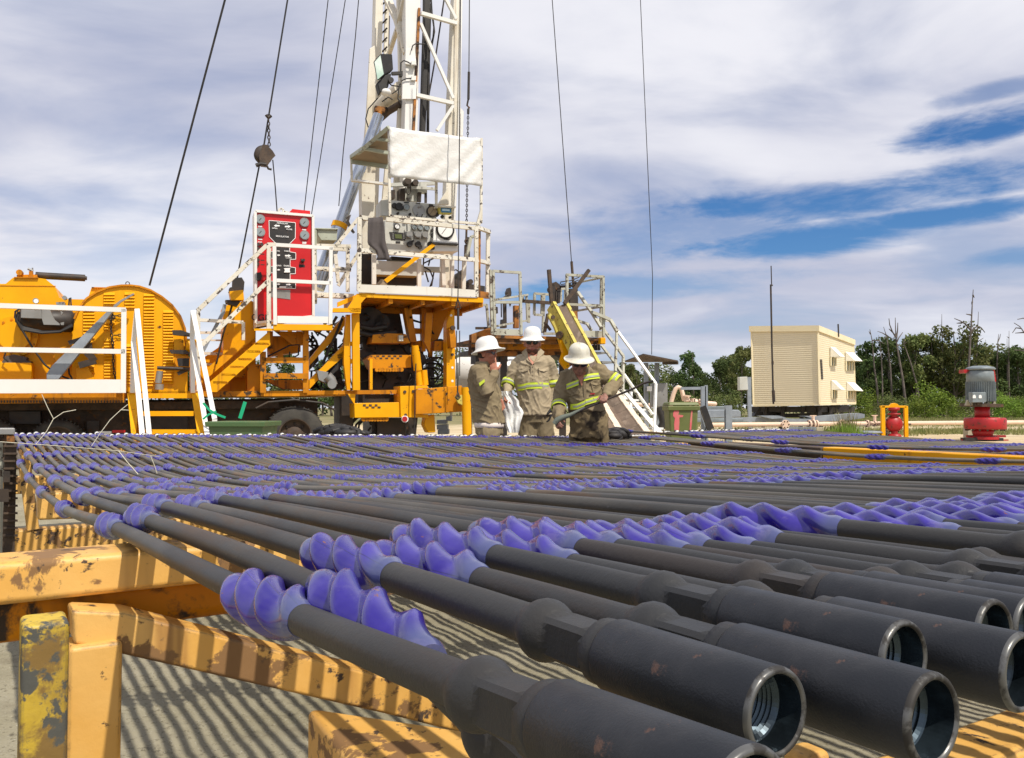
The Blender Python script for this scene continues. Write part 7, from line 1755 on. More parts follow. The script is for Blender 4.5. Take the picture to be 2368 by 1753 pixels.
for (x0, x1, yt, yb, yw, k) in ((1292, 1360, 372, 505, 625, 2), (1500, 1612, 440, 560, 690, 3), (1305, 1372, 825, 952, 1072, 2), (1515, 1628, 850, 965, 1075, 3)):
    a, b_ = onright(x0 + 0, yt, .02), onright(x1 + 0, yt + 10, .02); c_, d_ = onright(x0, yb, .02), onright(x1, yb + 8, .02)
    drop = (a.z - c_.z); out = n2 * drop * .95
    mb = MB(); mb.add([a, b_, d_ + out, c_ + out, c_, d_], [(0, 1, 2, 3), (0, 3, 4), (1, 5, 2)]); mb.prism([a + V((0, 0, .02)), b_ + V((0, 0, .02)), d_ + out + V((0, 0, .02)), c_ + out + V((0, 0, .02))], -V((0, 0, .015)))
    part(mb, 'awning', 'awning', hs)
    mb = MB(); w0, w1 = onright(x0, yb + 4, .012), onright(x1, yb + 10, .012); w2, w3 = onright(x1, yw, .012), onright(x0, yw, .012)
    mb.prism([w0, w1, w2, w3], -n2 * .03); wn = part(mb, 'window', 'boxgrey', hs)
    mb = MB()
    for i in range(k + 1):
        f_ = i / k; mb.bar(w0.lerp(w1, f_) + n2 * .03, w3.lerp(w2, f_) + n2 * .03, .04)
    part(mb, 'window_bars', 'trim', wn)
mb = MB()
for i in range(13):
    y = 538 + i * 21; a, b_ = onright(1160 + i * 1.2, y, .01), onright(1186 + i * 1.2, y + 1, .01); mb.prism([a, b_, b_ - V((0, 0, .045)), a - V((0, 0, .045))], -n2 * .02)
part(mb, 'louvre_vent', 'black', hs)
mb = MB(); z0 = .35
for (p, q, w) in ((bl_, bc_, .3), (bc_, bb_, .3)):
    i_ = (back_b - bc_) * .12; a = V((p.x, p.y, bl_.z - .14)) + i_; b_ = V((q.x, q.y, bl_.z - .14)) + i_ * (1 if q is not bb_ else .6); mb.bar(a, b_, .12, .22)
for f_ in (.12, .4, .7, .95):
    a = bl_.lerp(bc_, f_) + (bb_ - bc_) * .1; mb.bar(V((a.x, a.y, 1.05)), V((a.x - .15, a.y, 0)), .12)
    a = bc_.lerp(bb_, f_); mb.bar(V((a.x - .2, a.y, 1.05)), V((a.x - .1, a.y, 0)), .12)
wpoly(mb, 9, [(330, 1190), (680, 1190), (640, 1320), (250, 1320)], 33, .5); wpoly(mb, 9, [(1040, 1170), (1560, 1160), (1540, 1230), (1250, 1310), (1080, 1290)], 33.5, .8); wpoly(mb, 9, [(640, 1180), (1060, 1180), (1060, 1250), (640, 1260)], 33.6, .5)
wpoly(mb, 9, [(640, 1280), (1050, 1270), (1050, 1330), (600, 1330)], 32.6, .4); split_parts(mb, 'skid_frame', M['black'], hs)
mb = MB(); wtube(mb, 9, [(1405, 55), (1412, 230)], 33, .03, 6); part(mb, 'roof_antenna', 'dark', hs)
an = thing('antenna_mast', 'tall thin dark antenna pole clamped to the front of the cream shelter', 'antenna', at(9, 522, 1160, DC - .3))
mb = MB(); wtube(mb, 'E', [(728, 38), (731, 150)], DC - .3, .02, 6); wtube(mb, 'E', [(726, 150), (733, 520), (742, 860)], DC - .3, .035, 8); wtube(mb, 9, [(520, 960), (528, 1120)], DC - .35, .06, 8); wtube(mb, 'E', [(722, 152), (738, 154)], DC - .3, .03, 6); part(mb, 'pole', 'dark', an)
mb = MB(); wbar(mb, 9, [(500, 585), (520, 585)], DC - .25, .12); part(mb, 'clamp', 'brown', an)
eb = thing('electrical_box', 'grey electrical box on a galvanised pole left of the cream shelter', 'electrical box', V((at(9, 200, 1320, 30).x, 30, 0)))
mb = MB(); wpoly(mb, 9, [(60, 778), (168, 772), (180, 955), (62, 958)], 30, .3); part(mb, 'box', 'panelgrey', eb, bevel=.02)
mb = MB(); a = at(9, 182, 780, 30.1); mb.bar(a, V((a.x + .05, a.y, 0)), .12); a = at(9, 208, 780, 30.2); mb.bar(a, V((a.x, a.y, 0)), .05); part(mb, 'pole', 'galv', eb)
# cable trays
def tray(label, pts, Y, depth, grp='galvanised cable trays beside the pipeline'):
    mb = MB(); wpoly(mb, 9, pts, Y, depth); o = build(mb, 'cable_tray', M['galv'], None, origin=at(9, pts[0][0], pts[0][1], Y)); tag(o, label, 'cable tray', grp)
tray('long low galvanised tray running left of the raised tray ends', [(-140, 1335), (500, 1325), (700, 1340), (860, 1350), (860, 1390), (-140, 1385)], 28.5, .5)
tray('galvanised tray end with a pointed sheet lid below the shelter middle', [(340, 1305), (600, 1305), (700, 1335), (510, 1350), (380, 1320)], 28.2, .4)
tray('galvanised tray rising to the right under the shelter\'s right end', [(940, 1310), (1200, 1310), (1690, 1270), (1770, 1285), (1765, 1335), (1500, 1375), (860, 1390), (862, 1350), (1060, 1345)], 28.8, .6)
# pipeline
pp = thing('pipeline', 'pinkish cream flanged pipeline on low supports running across the yard', 'pipeline', V((at(9, 600, 1420, 27).x, 27, 0)))
A0, A1 = at(8, 1600, 1432, 26.0), at(10, 2400, 1420, 31); A1.z = A0.z + .02
pd = (A1 - A0).normalized()
def onpipe(c, x, y):
    r = ray(c, x, y); t_ = r.x / r.y; s_ = (t_ * A0.y - A0.x) / (pd.x - t_ * pd.y); return A0 + pd * s_
mb = MB(); mb.tube([A0, A1], .072, 18); part(mb, 'pipe', 'pipe', pp)
for (c, x, y, r, n) in ((9, 1010, 1410, .13, 1), (9, 1060, 1405, .15, 1), (9, 1105, 1410, .13, 1), (9, 1800, 1400, .12, 1), (9, 1900, 1400, .10, 1)):
    p = onpipe(c, x, y); mb = MB(); mb.lathe([(.0001, -.03), (r, -.03), (r, .03), (.0001, .03)], o=p, axis=pd, n=24, smooth=False); fl_ = part(mb, 'flange', 'pipe', pp)
    mb = MB()
    for k in range(6):
        an_ = k * math.pi / 3 + .3; s_ = V((-pd.y, pd.x, 0)); q = p + (s_ * math.cos(an_) + Z * math.sin(an_)) * (r * .78); mb.tube([q - pd * .06, q + pd * .06], .02, 6)
    split_parts(mb, 'bolt', M['bolt'], fl_)
for (c, x) in ((9, 655), (9, 1425)):
    p = onpipe(c, x, 1420); mb = MB(); s_ = V((.35, -1, 0)).normalized(); mb.lathe([(.08, 0), (.08, .10), (.145, .10), (.145, .14), (.0001, .14)], o=p, axis=s_, n=24, smooth=False); part(mb, 'branch_flange', 'pipe', pp)
    mb = MB()
    for k in range(6):
        an_ = k * math.pi / 3; s2_ = V((s_.y, -s_.x, 0)); q = p + s_ * .142 + (s2_ * math.cos(an_) + Z * math.sin(an_)) * .108; mb.tube([q, q + s_ * .02], .020, 8)
    split_parts(mb, 'bolt', M['bolt'], pp)
for (c, x) in ((9, 1065), (9, 1905)):
    p = onpipe(c, x, 1420); mb = MB(); mb.tube([p, p + Z * .27], .05, 10); mb.bar(p + Z * .27 - pd * .12, p + Z * .27 + pd * .12, .03); part(mb, 'valve_stem', 'pipe', pp)
for (x, w) in ((310, .55), (475, .35), (1120, .3), (820, .2), (1650, .25), (2050, .2)):
    p = onpipe(9, x, 1420); mb = MB(); mb.box((p.x, p.y, p.z / 2 - .05), w, .3, p.z - .10, ax=V((pd.x, pd.y, 0)).normalized(), ay=V((-pd.y, pd.x, 0)).normalized()); part(mb, 'support_block', 'concrete', pp, bevel=.02)
mb = MB(); p = onpipe(9, 855, 1430); mb.box((p.x, p.y - .1, p.z - .15), 1.0, .3, .12); part(mb, 'name_plate', 'galv', pp)
# yellow guard with red valve
vg = thing('valve_guard', 'yellow inverted U guard frame around the red round valve', 'guard frame', V((at(10, 455, 1590, 27.5).x, 27.5, 0)))
YG = 27.5
mb = MB()
for x in (343, 568): a = at(10, x, 1265, YG); mb.bar(a, V((a.x, a.y, 0)), .125, .10, up=V((0, 1, 0)))
wpoly(mb, 10, [(325, 1262), (415, 1262), (430, 1242), (460, 1236), (490, 1245), (505, 1262), (580, 1262), (580, 1283), (325, 1283)], YG - .05, .1); part(mb, 'frame', 'yellow', vg, bevel=.01)
vv = thing('valve', 'red round wellhead valve with stem and bolted rim inside the yellow guard', 'valve', V((at(10, 455, 1590, YG).x, YG, 0)))
c = at(10, 455, 1442, YG + .02)
mb = MB(); mb.lathe([(.0001, -.20), (.15, -.18), (.24, -.11), (.265, -.04), (.265, .05), (.24, .11), (.0001, .18)], o=c, axis=V((0, 1, 0)), n=32); part(mb, 'valve_body', 'redflange', vv)
mb = MB(); mb.lathe([(.255, -.05), (.30, -.05), (.30, .0), (.255, .0)], o=c + V((.02, .1, 0)), axis=V((0, 1, 0)), n=32); part(mb, 'rim', 'pipe', vv)
mb = MB(); a = at(10, 455, 1290, YG); mb.tube([a, V((a.x, a.y, 0))], .10, 18); mb.lathe([(.0001, 0), (.20, 0), (.20, .05), (.0001, .05)], o=at(10, 455, 1352, YG), n=20); mb.lathe([(.0001, 0), (.24, 0), (.20, .12), (.14, .16)], o=V((a.x, a.y, .0)), n=20); mb.lathe([(.0001, 0), (.18, 0), (.18, .1), (.0001, .1)], o=at(10, 455, 1310, YG), n=20); part(mb, 'stem', 'redflange', vv)
mb = MB()
for k in range(12):
    an_ = k * math.pi / 6; mb.ell(c + V((.285 * math.cos(an_), -.0, .285 * math.sin(an_))), .022, .04, .022, None, 8, 6)
split_parts(mb, 'bolt', M['bolt'], vv)
mb = MB(); wtube(mb, 10, [(560, 1442), (620, 1445)], YG, .03, 8); part(mb, 'handle', 'bolt', vv)
# pump drive head
YP = 26.0
pu = thing('pump_drive_head', 'vertical grey electric motor on a bright red flanged pump head at far right', 'pump', V((at(10, 1325, 1590, YP).x, YP, 0)))
kx = .23611 / 2.3125 * YP / FPX
def lath(name, m, x, rows, n=32, **k):
    mb = MB(); c = at(10, x, rows[0][1], YP); mb.lathe([(r * kx, (at(10, x, y, YP) - c).z) for r, y in rows], o=c, n=n, **k); return part(mb, name, m, pu)
lath('motor_housing', 'motorgrey' if 'motorgrey' in M else 'galv', 1303, [(.1, 1205), (112, 1205), (116, 1180), (122, 1035), (122, 1030)]) if False else None
M['motorgrey'] = mat('blue_grey_motor_paint', (0.20, 0.24, 0.26), .5, tint=[((0.13, 0.15, 0.16), 5, .6)])
lath('motor_housing', 'motorgrey', 1303, [(.1, 1225), (116, 1225), (120, 1180), (122, 1032), (126, 1030), (118, 930), (100, 912), (.1, 912)])
lath('fan_cowl', 'motorgrey', 1300, [(.1, 918), (128, 914), (134, 902), (118, 888), (70, 874), (.1, 870)])
mb = MB(); c = at(10, 1303, 1125, YP)
for k in range(44):
    an_ = 2 * math.pi * k / 44
    if -math.pi * .40 > math.atan2(math.sin(an_), math.cos(an_)) > -math.pi * .60 and False: continue
    d = V((math.cos(an_), math.sin(an_), 0)); mb.box(c + d * (124 * kx), .05, .012, (190) * kx, ax=d, ay=V((-d.y, d.x, 0)))
part(mb, 'cooling_fins', 'motorgrey', pu)
mb = MB(); wpoly(mb, 10, [(1140, 908), (1205, 908), (1160, 945), (1140, 940)], YP - .05, .3); wpoly(mb, 10, [(1400, 900), (1440, 908), (1455, 1000), (1452, 1200), (1440, 1205), (1425, 1050), (1415, 930)], YP - .1, .4); split_parts(mb, 'red_guard', M['redflange'], pu)
mb = MB(); wpoly(mb, 10, [(1222, 1130), (1355, 1130), (1358, 1230), (1225, 1232)], YP - 125 * kx - .2, .22); jb = part(mb, 'terminal_box', 'motorgrey', pu, bevel=.015)
mb = MB()
for x in (1242, 1300): wpoly(mb, 10, [(x - 14, 1165), (x, 1155), (x + 14, 1165), (x + 14, 1190), (x - 14, 1190)], YP - 125 * kx - .215, .02)
split_parts(mb, 'box_label', M['gaugewhite'], jb)
mb = MB(); wpoly(mb, 10, [(1365, 1115), (1397, 1115), (1397, 1185), (1365, 1188)], YP - 118 * kx, .05); part(mb, 'rating_plate', 'gaugewhite', pu)
mb = MB(); wbar(mb, 10, [(1175, 1255), (1445, 1262)], YP, .10, .9); wpoly(mb, 10, [(1275, 1230), (1310, 1230), (1310, 1258), (1275, 1258)], YP - .5, .15); split_parts(mb, 'motor_base', M['brown'], pu)
mb = MB()
for x in (1180, 1230, 1380, 1440): wpoly(mb, 10, [(x - 20, 1260), (x, 1205), (x + 25, 1262)], YP - .3, .1)
split_parts(mb, 'bracket', M['concrete'], pu)
lath('neck', 'redflange', 1320, [(.1, 1400), (68, 1400), (68, 1268), (.1, 1268)])
lath('flange', 'redflange', 1347, [(.1, 1495), (180, 1492), (186, 1480), (186, 1395), (176, 1380), (.1, 1374)])
lath('lower_flange', 'redflange', 1325, [(.1, 1520), (78, 1600), (80, 1560), (92, 1540), (100, 1500), (.1, 1490)])
mb = MB(); a = at(10, 1325, 1560, YP); mb.lathe([(.30, 0), (.30, a.z)], o=(a.x, a.y, 0), n=24); mb.lathe([(.0001, 0), (.45, 0), (.45, .08), (.0001, .08)], o=(a.x, a.y, .03), n=28, smooth=False); part(mb, 'wellhead', 'redflange', pu)
mb = MB(); wbar(mb, 10, [(1165, 1562), (1545, 1562)], YP + .2, .07); wbar(mb, 10, [(1120, 1600), (1570, 1605)], YP - .1, .07); split_parts(mb, 'base_rail', M['redflange'], pu)
mb = MB(); wbar(mb, 10, [(1130, 1590), (1500, 1592)], YP - .15, .09, .3); part(mb, 'base_gap', 'black', pu)
mb = MB(); wpoly(mb, 10, [(1510, 1400), (1530, 1405), (1530, 1450), (1508, 1450)], YP - 186 * kx * .3, .02); part(mb, 'sticker', 'orange', pu)
mb = MB(); c = at(10, 1347, 1495, YP)
for k in range(16):
    an_ = k * math.pi / 8; mb.ell(c + V((168 * kx * math.cos(an_), 168 * kx * math.sin(an_), 0)), .03, .03, .05, None, 8, 6)
split_parts(mb, 'bolt', M['bolt'], pu)
# box behind the pump
mb = MB(); wpoly(mb, 10, [(1178, 1480), (1232, 1480), (1240, 1590), (1182, 1590)], 27.5, .3); o = build(mb, 'concrete_block', M['concrete'], None, origin=at(10, 1205, 1590, 27.5)); tag(o, 'small grey block standing left behind the red pump head', 'block')
# grey lid on the ground
mb = MB(); c = at(10, 175, 1510, 28); mb.lathe([(.0001, 0), (.62, 0), (.66, -.05), (.60, -.06)], o=c, n=28); mb.tube([c - V((0, 0, .05)), V((c.x, c.y, 0))], .2, 12); o = build(mb, 'round_lid', M['galv'], None, origin=V((c.x, c.y, 0))); tag(o, 'round pale grey tank lid low in the grass left of the yellow guard', 'lid')

# bins
def bin_(label, cx, Y, w, top_z, m, lidm, h=None, lid=True, open_=False):
    t = thing('wheelie_bin', label, 'bin', V((cx, Y, 0))); h = top_z; d = w * 1.05
    def rect(z, sw, sd): return [V((cx - sw / 2, Y - sd / 2, z)), V((cx + sw / 2, Y - sd / 2, z)), V((cx + sw / 2, Y + sd / 2, z)), V((cx - sw / 2, Y + sd / 2, z))]
    mb = MB(); b0 = rect(.06, w * .78, d * .72); b1 = rect(h - .10, w * .96, d * .96); mb.hexa(b0 + b1); part(mb, 'bin_body', m, t, bevel=.03, seg=3)
    mb = MB(); mb.hexa(rect(h - .13, w * 1.04, d * 1.04) + rect(h - .06, w * 1.06, d * 1.06)); part(mb, 'rim', m, t, bevel=.012)
    if lid:
        mb = MB(); mb.hexa(rect(h - .055, w * 1.05, d * 1.06) + rect(h - .0, w * .94, d * .92)); part(mb, 'lid', lidm, t, bevel=.02, seg=3)
    mb = MB(); mb.tube([V((cx - w * .42, Y + d * .52, h - .08)), V((cx + w * .42, Y + d * .52, h - .08))], .018, 8); part(mb, 'handle', m, t)
    for sx in (-1, 1):
        mb = MB(); mb.lathe([(.0001, -.03), (.10, -.03), (.10, .03), (.0001, .03)], o=(cx + sx * w * .42, Y + d * .36, .10), axis=(1, 0, 0), n=20, smooth=False); part(mb, 'wheel', 'black', t)
    return t
YB = 12.8; b0 = at(8, 1262, 1120, YB)
tb = bin_('olive green wheelie bin with a pink sprayed mark in front of the pipework', b0.x, YB, .46, b0.z, 'olive', 'olive')
def paint(pts, name='paint_mark', m='pinkpaint'):
    mb = MB(); zz = lambda y: at(8, 1262, y, YB).z
    P = []
    for (x, y) in pts:
        p = at(8, x, y, YB - .23); z = p.z; f = (z - .06) / (b0.z - .16); dd = .46 * 1.05 * (.72 + (.96 - .72) * max(0, min(1, f))) / 2
        P.append(V((p.x, YB - dd - .004, z)))
    mb.prism(P[::-1], V((0, .003, 0))); part(mb, name, m, tb)
paint([(1175, 1230), (1200, 1205), (1232, 1215), (1240, 1260), (1230, 1290), (1300, 1300), (1290, 1325), (1245, 1330), (1248, 1400), (1240, 1560), (1185, 1570), (1175, 1420), (1185, 1340), (1160, 1310), (1160, 1270)])
paint([(1405, 1240), (1425, 1230), (1420, 1380), (1405, 1540), (1385, 1560), (1392, 1380)])
YB2 = 11.6; g0 = at('A', 1578, 1155, YB2)
tg = bin_('squat green plastic tub under the rig deck beside the rear wheel', g0.x, YB2, .76, g0.z, 'green', 'green', lid=False)
mb = MB(); M['greentape'] = mat('bright_green_plastic', (0.01, 0.42, 0.20), .4)
def wq(pts, Y, w): 
    m_ = MB(); wbar(m_, 'A', pts, Y, w, .008); return m_
o = build(wq([(1310, 1065), (1350, 1110), (1390, 1135), (1455, 1160)], 13.2, .035), 'plastic_strap', M['greentape'], None, origin=at('A', 1380, 1130, 13.2)); tag(o, 'bright green strap knotted on the white step handrail', 'strap')
o = build(wq([(1310, 1170), (1345, 1140), (1395, 1120)], 13.15, .03), 'plastic_strap', M['greentape'], None, origin=at('A', 1340, 1140, 13.15)); tag(o, 'short green strap end crossing below the knotted strap', 'strap')
o = build(wq([(1548, 1165), (1582, 1058)], 11.8, .05), 'plastic_stick', M['greentape'], None, origin=at('A', 1548, 1165, 11.8)); tag(o, 'upright bright green plastic stick standing in the green tub', 'stick')
# black rubber heaps on the far rod ends
def heap(label, cpts, c, Y, seed):
    mb = MB(); r3 = random.Random(seed)
    for (x, y, rx, rz) in cpts:
        p = at(c, x, y, Y + r3.uniform(-.1, .1))
        for q in range(5):
            a = r3.uniform(0, 6.28); mb.tube([p + V((rx * math.cos(a + t_ * .7), r3.uniform(-.08, .08), rz * math.sin(a + t_ * .7) * .8)) for t_ in range(7)], r3.uniform(.018, .03), 6)
        mb.ell(p, rx, .12, rz, None, 14, 10)
    o = build(mb, 'rubber_heap', M['black'], None, origin=at(c, cpts[0][0], cpts[0][1], Y)); tag(o, label, 'rubber heap')
heap('black rubber heap on the rod ends right of the big tyre', [(180, 1560, .14, .06), (270, 1550, .16, .075), (370, 1565, .15, .06), (470, 1585, .13, .035)], 2, 9.0, 2)
heap('black rubber heap on the far corner of the rods by the slide foot', [(340, 1580, .10, .05), (410, 1560, .12, .07), (300, 1600, .08, .03), (460, 1590, .08, .04)], 8, 9.1, 4)
# canopy with posts and cabinets
YC = 22.0
cn = thing('canopy', 'small grey pitched canopy roof on two steel posts over control boxes', 'canopy', V((at(8, 860, 1180, YC).x, YC, 0)))
mb = MB(); ap = at(8, 752, 478, YC - 1.2); L_ = at(8, 488, 576, YC + .7); R_2 = at(8, 1225, 570, YC - .6); F1 = at(8, 1018, 575, YC + .7); Bk = at(8, 1225, 580, YC - .6)
th_ = V((0, 0, -.10))
mb.prism([L_, F1, ap], V((0, 0, .035))); mb.prism([F1, R_2, ap], V((0, 0, .035))); mb.bar(F1 + V((0, 0, -.03)), R_2 + V((0, 0, -.03)), .03, .08); part(mb, 'roof', 'brown', cn)  # dark brown puts the underside's shade into the roof colour
mb = MB()
for x, m_ in ((790, 0), (937, .3)):
    a = at(8, x, 585, YC + m_); mb.bar(a, V((a.x, a.y, 0)), .11, .1, up=V((0, 1, 0)))
split_parts(mb, 'post', M['galv'], cn)
mb = MB(); wpoly(mb, 8, [(888, 862), (1085, 860), (1085, 1175), (880, 1190)], YC - .2, .5); part(mb, 'control_box', 'steel', cn, bevel=.02)
mb = MB(); wpoly(mb, 8, [(820, 905), (872, 905), (872, 970), (820, 970)], YC - .3, .2); wpoly(mb, 8, [(820, 630), (836, 635), (834, 665), (820, 660)], YC - .1, .1); split_parts(mb, 'small_box', M['gaugewhite'], cn)
mb = MB(); wtube(mb, 8, [(960, 1190), (1000, 1300), (1020, 1400), (985, 1500)], YC - 1, .09, 8); wtube(mb, 8, [(990, 1190), (1040, 1300), (1010, 1480)], YC - 1, .07, 8); split_parts(mb, 'cable', M['black'], cn)
# pipework behind the bin
pw = thing('pipe_manifold', 'pinkish gooseneck pipe and valve cluster behind the olive bin', 'pipework', V((at(8, 1300, 1500, 20).x, 20, 0)))
mb = MB(); wtube(mb, 8, [(1125, 1180), (1140, 1100), (1165, 1010), (1195, 940), (1232, 915), (1270, 935), (1290, 1010), (1310, 1100)], 20, .052, 12); part(mb, 'gooseneck', 'pipe', pw)
mb = MB(); wtube(mb, 8, [(1320, 1110), (1720, 1145)], 20, .055, 12); p = at(8, 1725, 1145, 20); mb.ell(p, .06, .055, .055); wtube(mb, 8, [(1340, 1030), (1345, 1110)], 19.9, .07, 12); wtube(mb, 8, [(1430, 1070), (1440, 1150)], 19.9, .055, 12); part(mb, 'manifold_pipe', 'pipe', pw)
for x in (1390, 1470, 1530):
    mb = MB(); mb.lathe([(.0001, -.03), (.085, -.03), (.085, .03), (.0001, .03)], o=at(8, x, 1125, 19.95), axis=(1, 0, 0), n=20, smooth=False); part(mb, 'flange', 'pipe', pw)
    mb = MB()
    for k in range(5): mb.ell(at(8, x, 1125, 19.85) + V((r2.uniform(-.05, .05), 0, -.07 + k * .035)), .016, .016, .016, None, 8, 6)
    split_parts(mb, 'bolt', M['bolt'], pw)
mb = MB(); wbar(mb, 8, [(1310, 1030), (1400, 1040)], 19.8, .03); part(mb, 'valve_handle', 'pipe', pw)
mb = MB(); wtube(mb, 8, [(500, 1140), (880, 1165)], 24, .06, 12); part(mb, 'background_pipe', 'pipe', pw)
gf = thing('steel_stand', 'grey steel post stand with a black leaning brace right of the bin', 'steel stand', V((at(8, 1600, 1500, 18).x, 18, 0)))
mb = MB()
for x, y in ((1570, 905), (1608, 890)): a = at(8, x, y, 18); mb.bar(a, V((a.x, a.y, 0)), .10 if x < 1600 else .06, .08, up=V((0, 1, 0)))
wbar(mb, 8, [(1265, 935), (1600, 930)], 18, .06); split_parts(mb, 'post', M['galv'], gf)
mb = MB(); wbar(mb, 8, [(1560, 1180), (1600, 1290), (1670, 1490)], 17.8, .13); part(mb, 'brace', 'black', gf)
sp_ = thing('steel_post', 'grey H-section steel post standing in front of the pipeline', 'post', V((at(8, 1910, 1530, 20).x, 20, 0)))
mb = MB(); a = at(8, 1910, 1165, 20); mb.bar(a + V((0, .07, 0)), V((a.x, a.y + .07, 0)), .15, .02, up=V((0, 1, 0))); mb.bar(a - V((0, .07, 0)), V((a.x, a.y - .07, 0)), .15, .02, up=V((0, 1, 0))); mb.bar(a, V((a.x, a.y, 0)), .02, .14, up=V((0, 1, 0))); part(mb, 'column', 'galv', sp_)
mb = MB(); mb.box((a.x, a.y, .02), .9, .5, .04); part(mb, 'base_plate', 'galv', sp_)
def gbox(label, pts, Y, d, m='galv'):
    mb = MB(); wpoly(mb, 8, pts, Y, d); o = build(mb, 'steel_cabinet', M[m], None, origin=at(8, pts[0][0], pts[0][1], Y), bevel=.02); tag(o, label, 'steel cabinet')
gbox('long pale blue grey cabinet with a sloping top beyond the steel post', [(1440, 1250), (1640, 1225), (2050, 1225), (2085, 1250), (2085, 1325), (1640, 1340), (1450, 1340)], 24, 1.2)
gbox('dark grey low cabinet under the pale one behind the bin', [(1430, 1180), (1870, 1175), (1870, 1240), (1480, 1245)], 26, 1.2, 'motorgrey')
gbox('low dark grey kerb box behind the H-section post', [(1450, 1345), (2124, 1345), (2124, 1395), (1460, 1395)], 23, .6, 'motorgrey')
# white tank and small crates behind the rig floor
tk = thing('white_tank', 'big white round tank partly hidden behind the standing workers', 'tank', V((at(3, 320, 1200, 20).x, 20.5, 0)))
mb = MB(); a = at(3, -10, 810, 20); b_ = at(3, 640, 820, 20); mb.tube([a - V((.3, 0, 0)), a, b_, b_ + V((.3, 0, 0))], [.25, .42, .42, .25], 28); part(mb, 'tank_shell', 'whiteclean', tk)
mb = MB()
for f_ in (.15, .5, .85): p = a.lerp(b_, f_); mb.box((p.x, p.y, (p.z - .4) / 2), .12, .5, p.z - .35)
split_parts(mb, 'saddle', M['dark'], tk)
mb = MB()
for (x0, y0, x1, y1) in ((1330, 1430, 1430, 1470), (1330, 1480, 1440, 1530), (1340, 1535, 1450, 1580), (1430, 1390, 1480, 1440)): wpoly(mb, 2, [(x0, y0), (x1, y0 - 5), (x1, y1), (x0, y1)], 19.5, .5)
o = build(mb, 'crate_stack', M['galv'], None, origin=at(2, 1390, 1580, 19.5)); tag(o, 'pale blue grey crates seen under the outrigger beam', 'crates')

# ------------------------------------------------------------------ trees
def leaf_mat(name, c1, c2):
    m = bpy.data.materials.new(name); m.use_nodes = True; nt = NT(m.node_tree); b = nt.n['Principled BSDF']
    g = nt.node('ShaderNodeNewGeometry'); oi = nt.node('ShaderNodeObjectInfo')
    f = nt.ramp(nt.noise(g.outputs['Position'], 1.1, 4, .6), .35, .65)
    col = nt.mix(f, c1, c2)
    hs_ = nt.node('ShaderNodeHueSaturation'); nt.link(col, hs_.inputs['Color'])
    nt.link(nt.math('ADD', nt.math('MULTIPLY', oi.outputs['Random'], .5), .75), hs_.inputs['Value']); nt.link(nt.math('ADD', nt.math('MULTIPLY', oi.outputs['Random'], .03), .485), hs_.inputs['Hue'])
    nt.link(hs_.outputs[0], b.inputs['Base Color']); b.inputs['Roughness'].default_value = .75; b.inputs['Specular IOR Level'].default_value = .2
    tr = nt.node('ShaderNodeBsdfTranslucent'); nt.link(hs_.outputs[0], tr.inputs['Color']); mx = nt.node('ShaderNodeMixShader'); mx.inputs[0].default_value = .2
    nt.link(b.outputs[0], mx.inputs[1]); nt.link(tr.outputs[0], mx.inputs[2]); nt.link(mx.outputs[0], nt.n['Material Output'].inputs[0]); return m
M['leafdark'] = leaf_mat('dark_pine_leaves', (0.060, 0.095, 0.032), (0.110, 0.155, 0.048))
M['leafmid'] = leaf_mat('eucalypt_leaves', (0.095, 0.130, 0.038), (0.185, 0.200, 0.068))
M['leafbright'] = leaf_mat('fresh_shrub_leaves', (0.12, 0.20, 0.025), (0.22, 0.30, 0.05))
M['bark'] = mat('grey_brown_bark', (0.10, 0.082, 0.065), .9, tint=[((0.20, 0.17, 0.14), 3, .6)])
M['deadwood'] = mat('weathered_dead_wood', (0.17, 0.14, 0.12), .9, tint=[((0.06, 0.05, 0.045), 1.5, .8)])
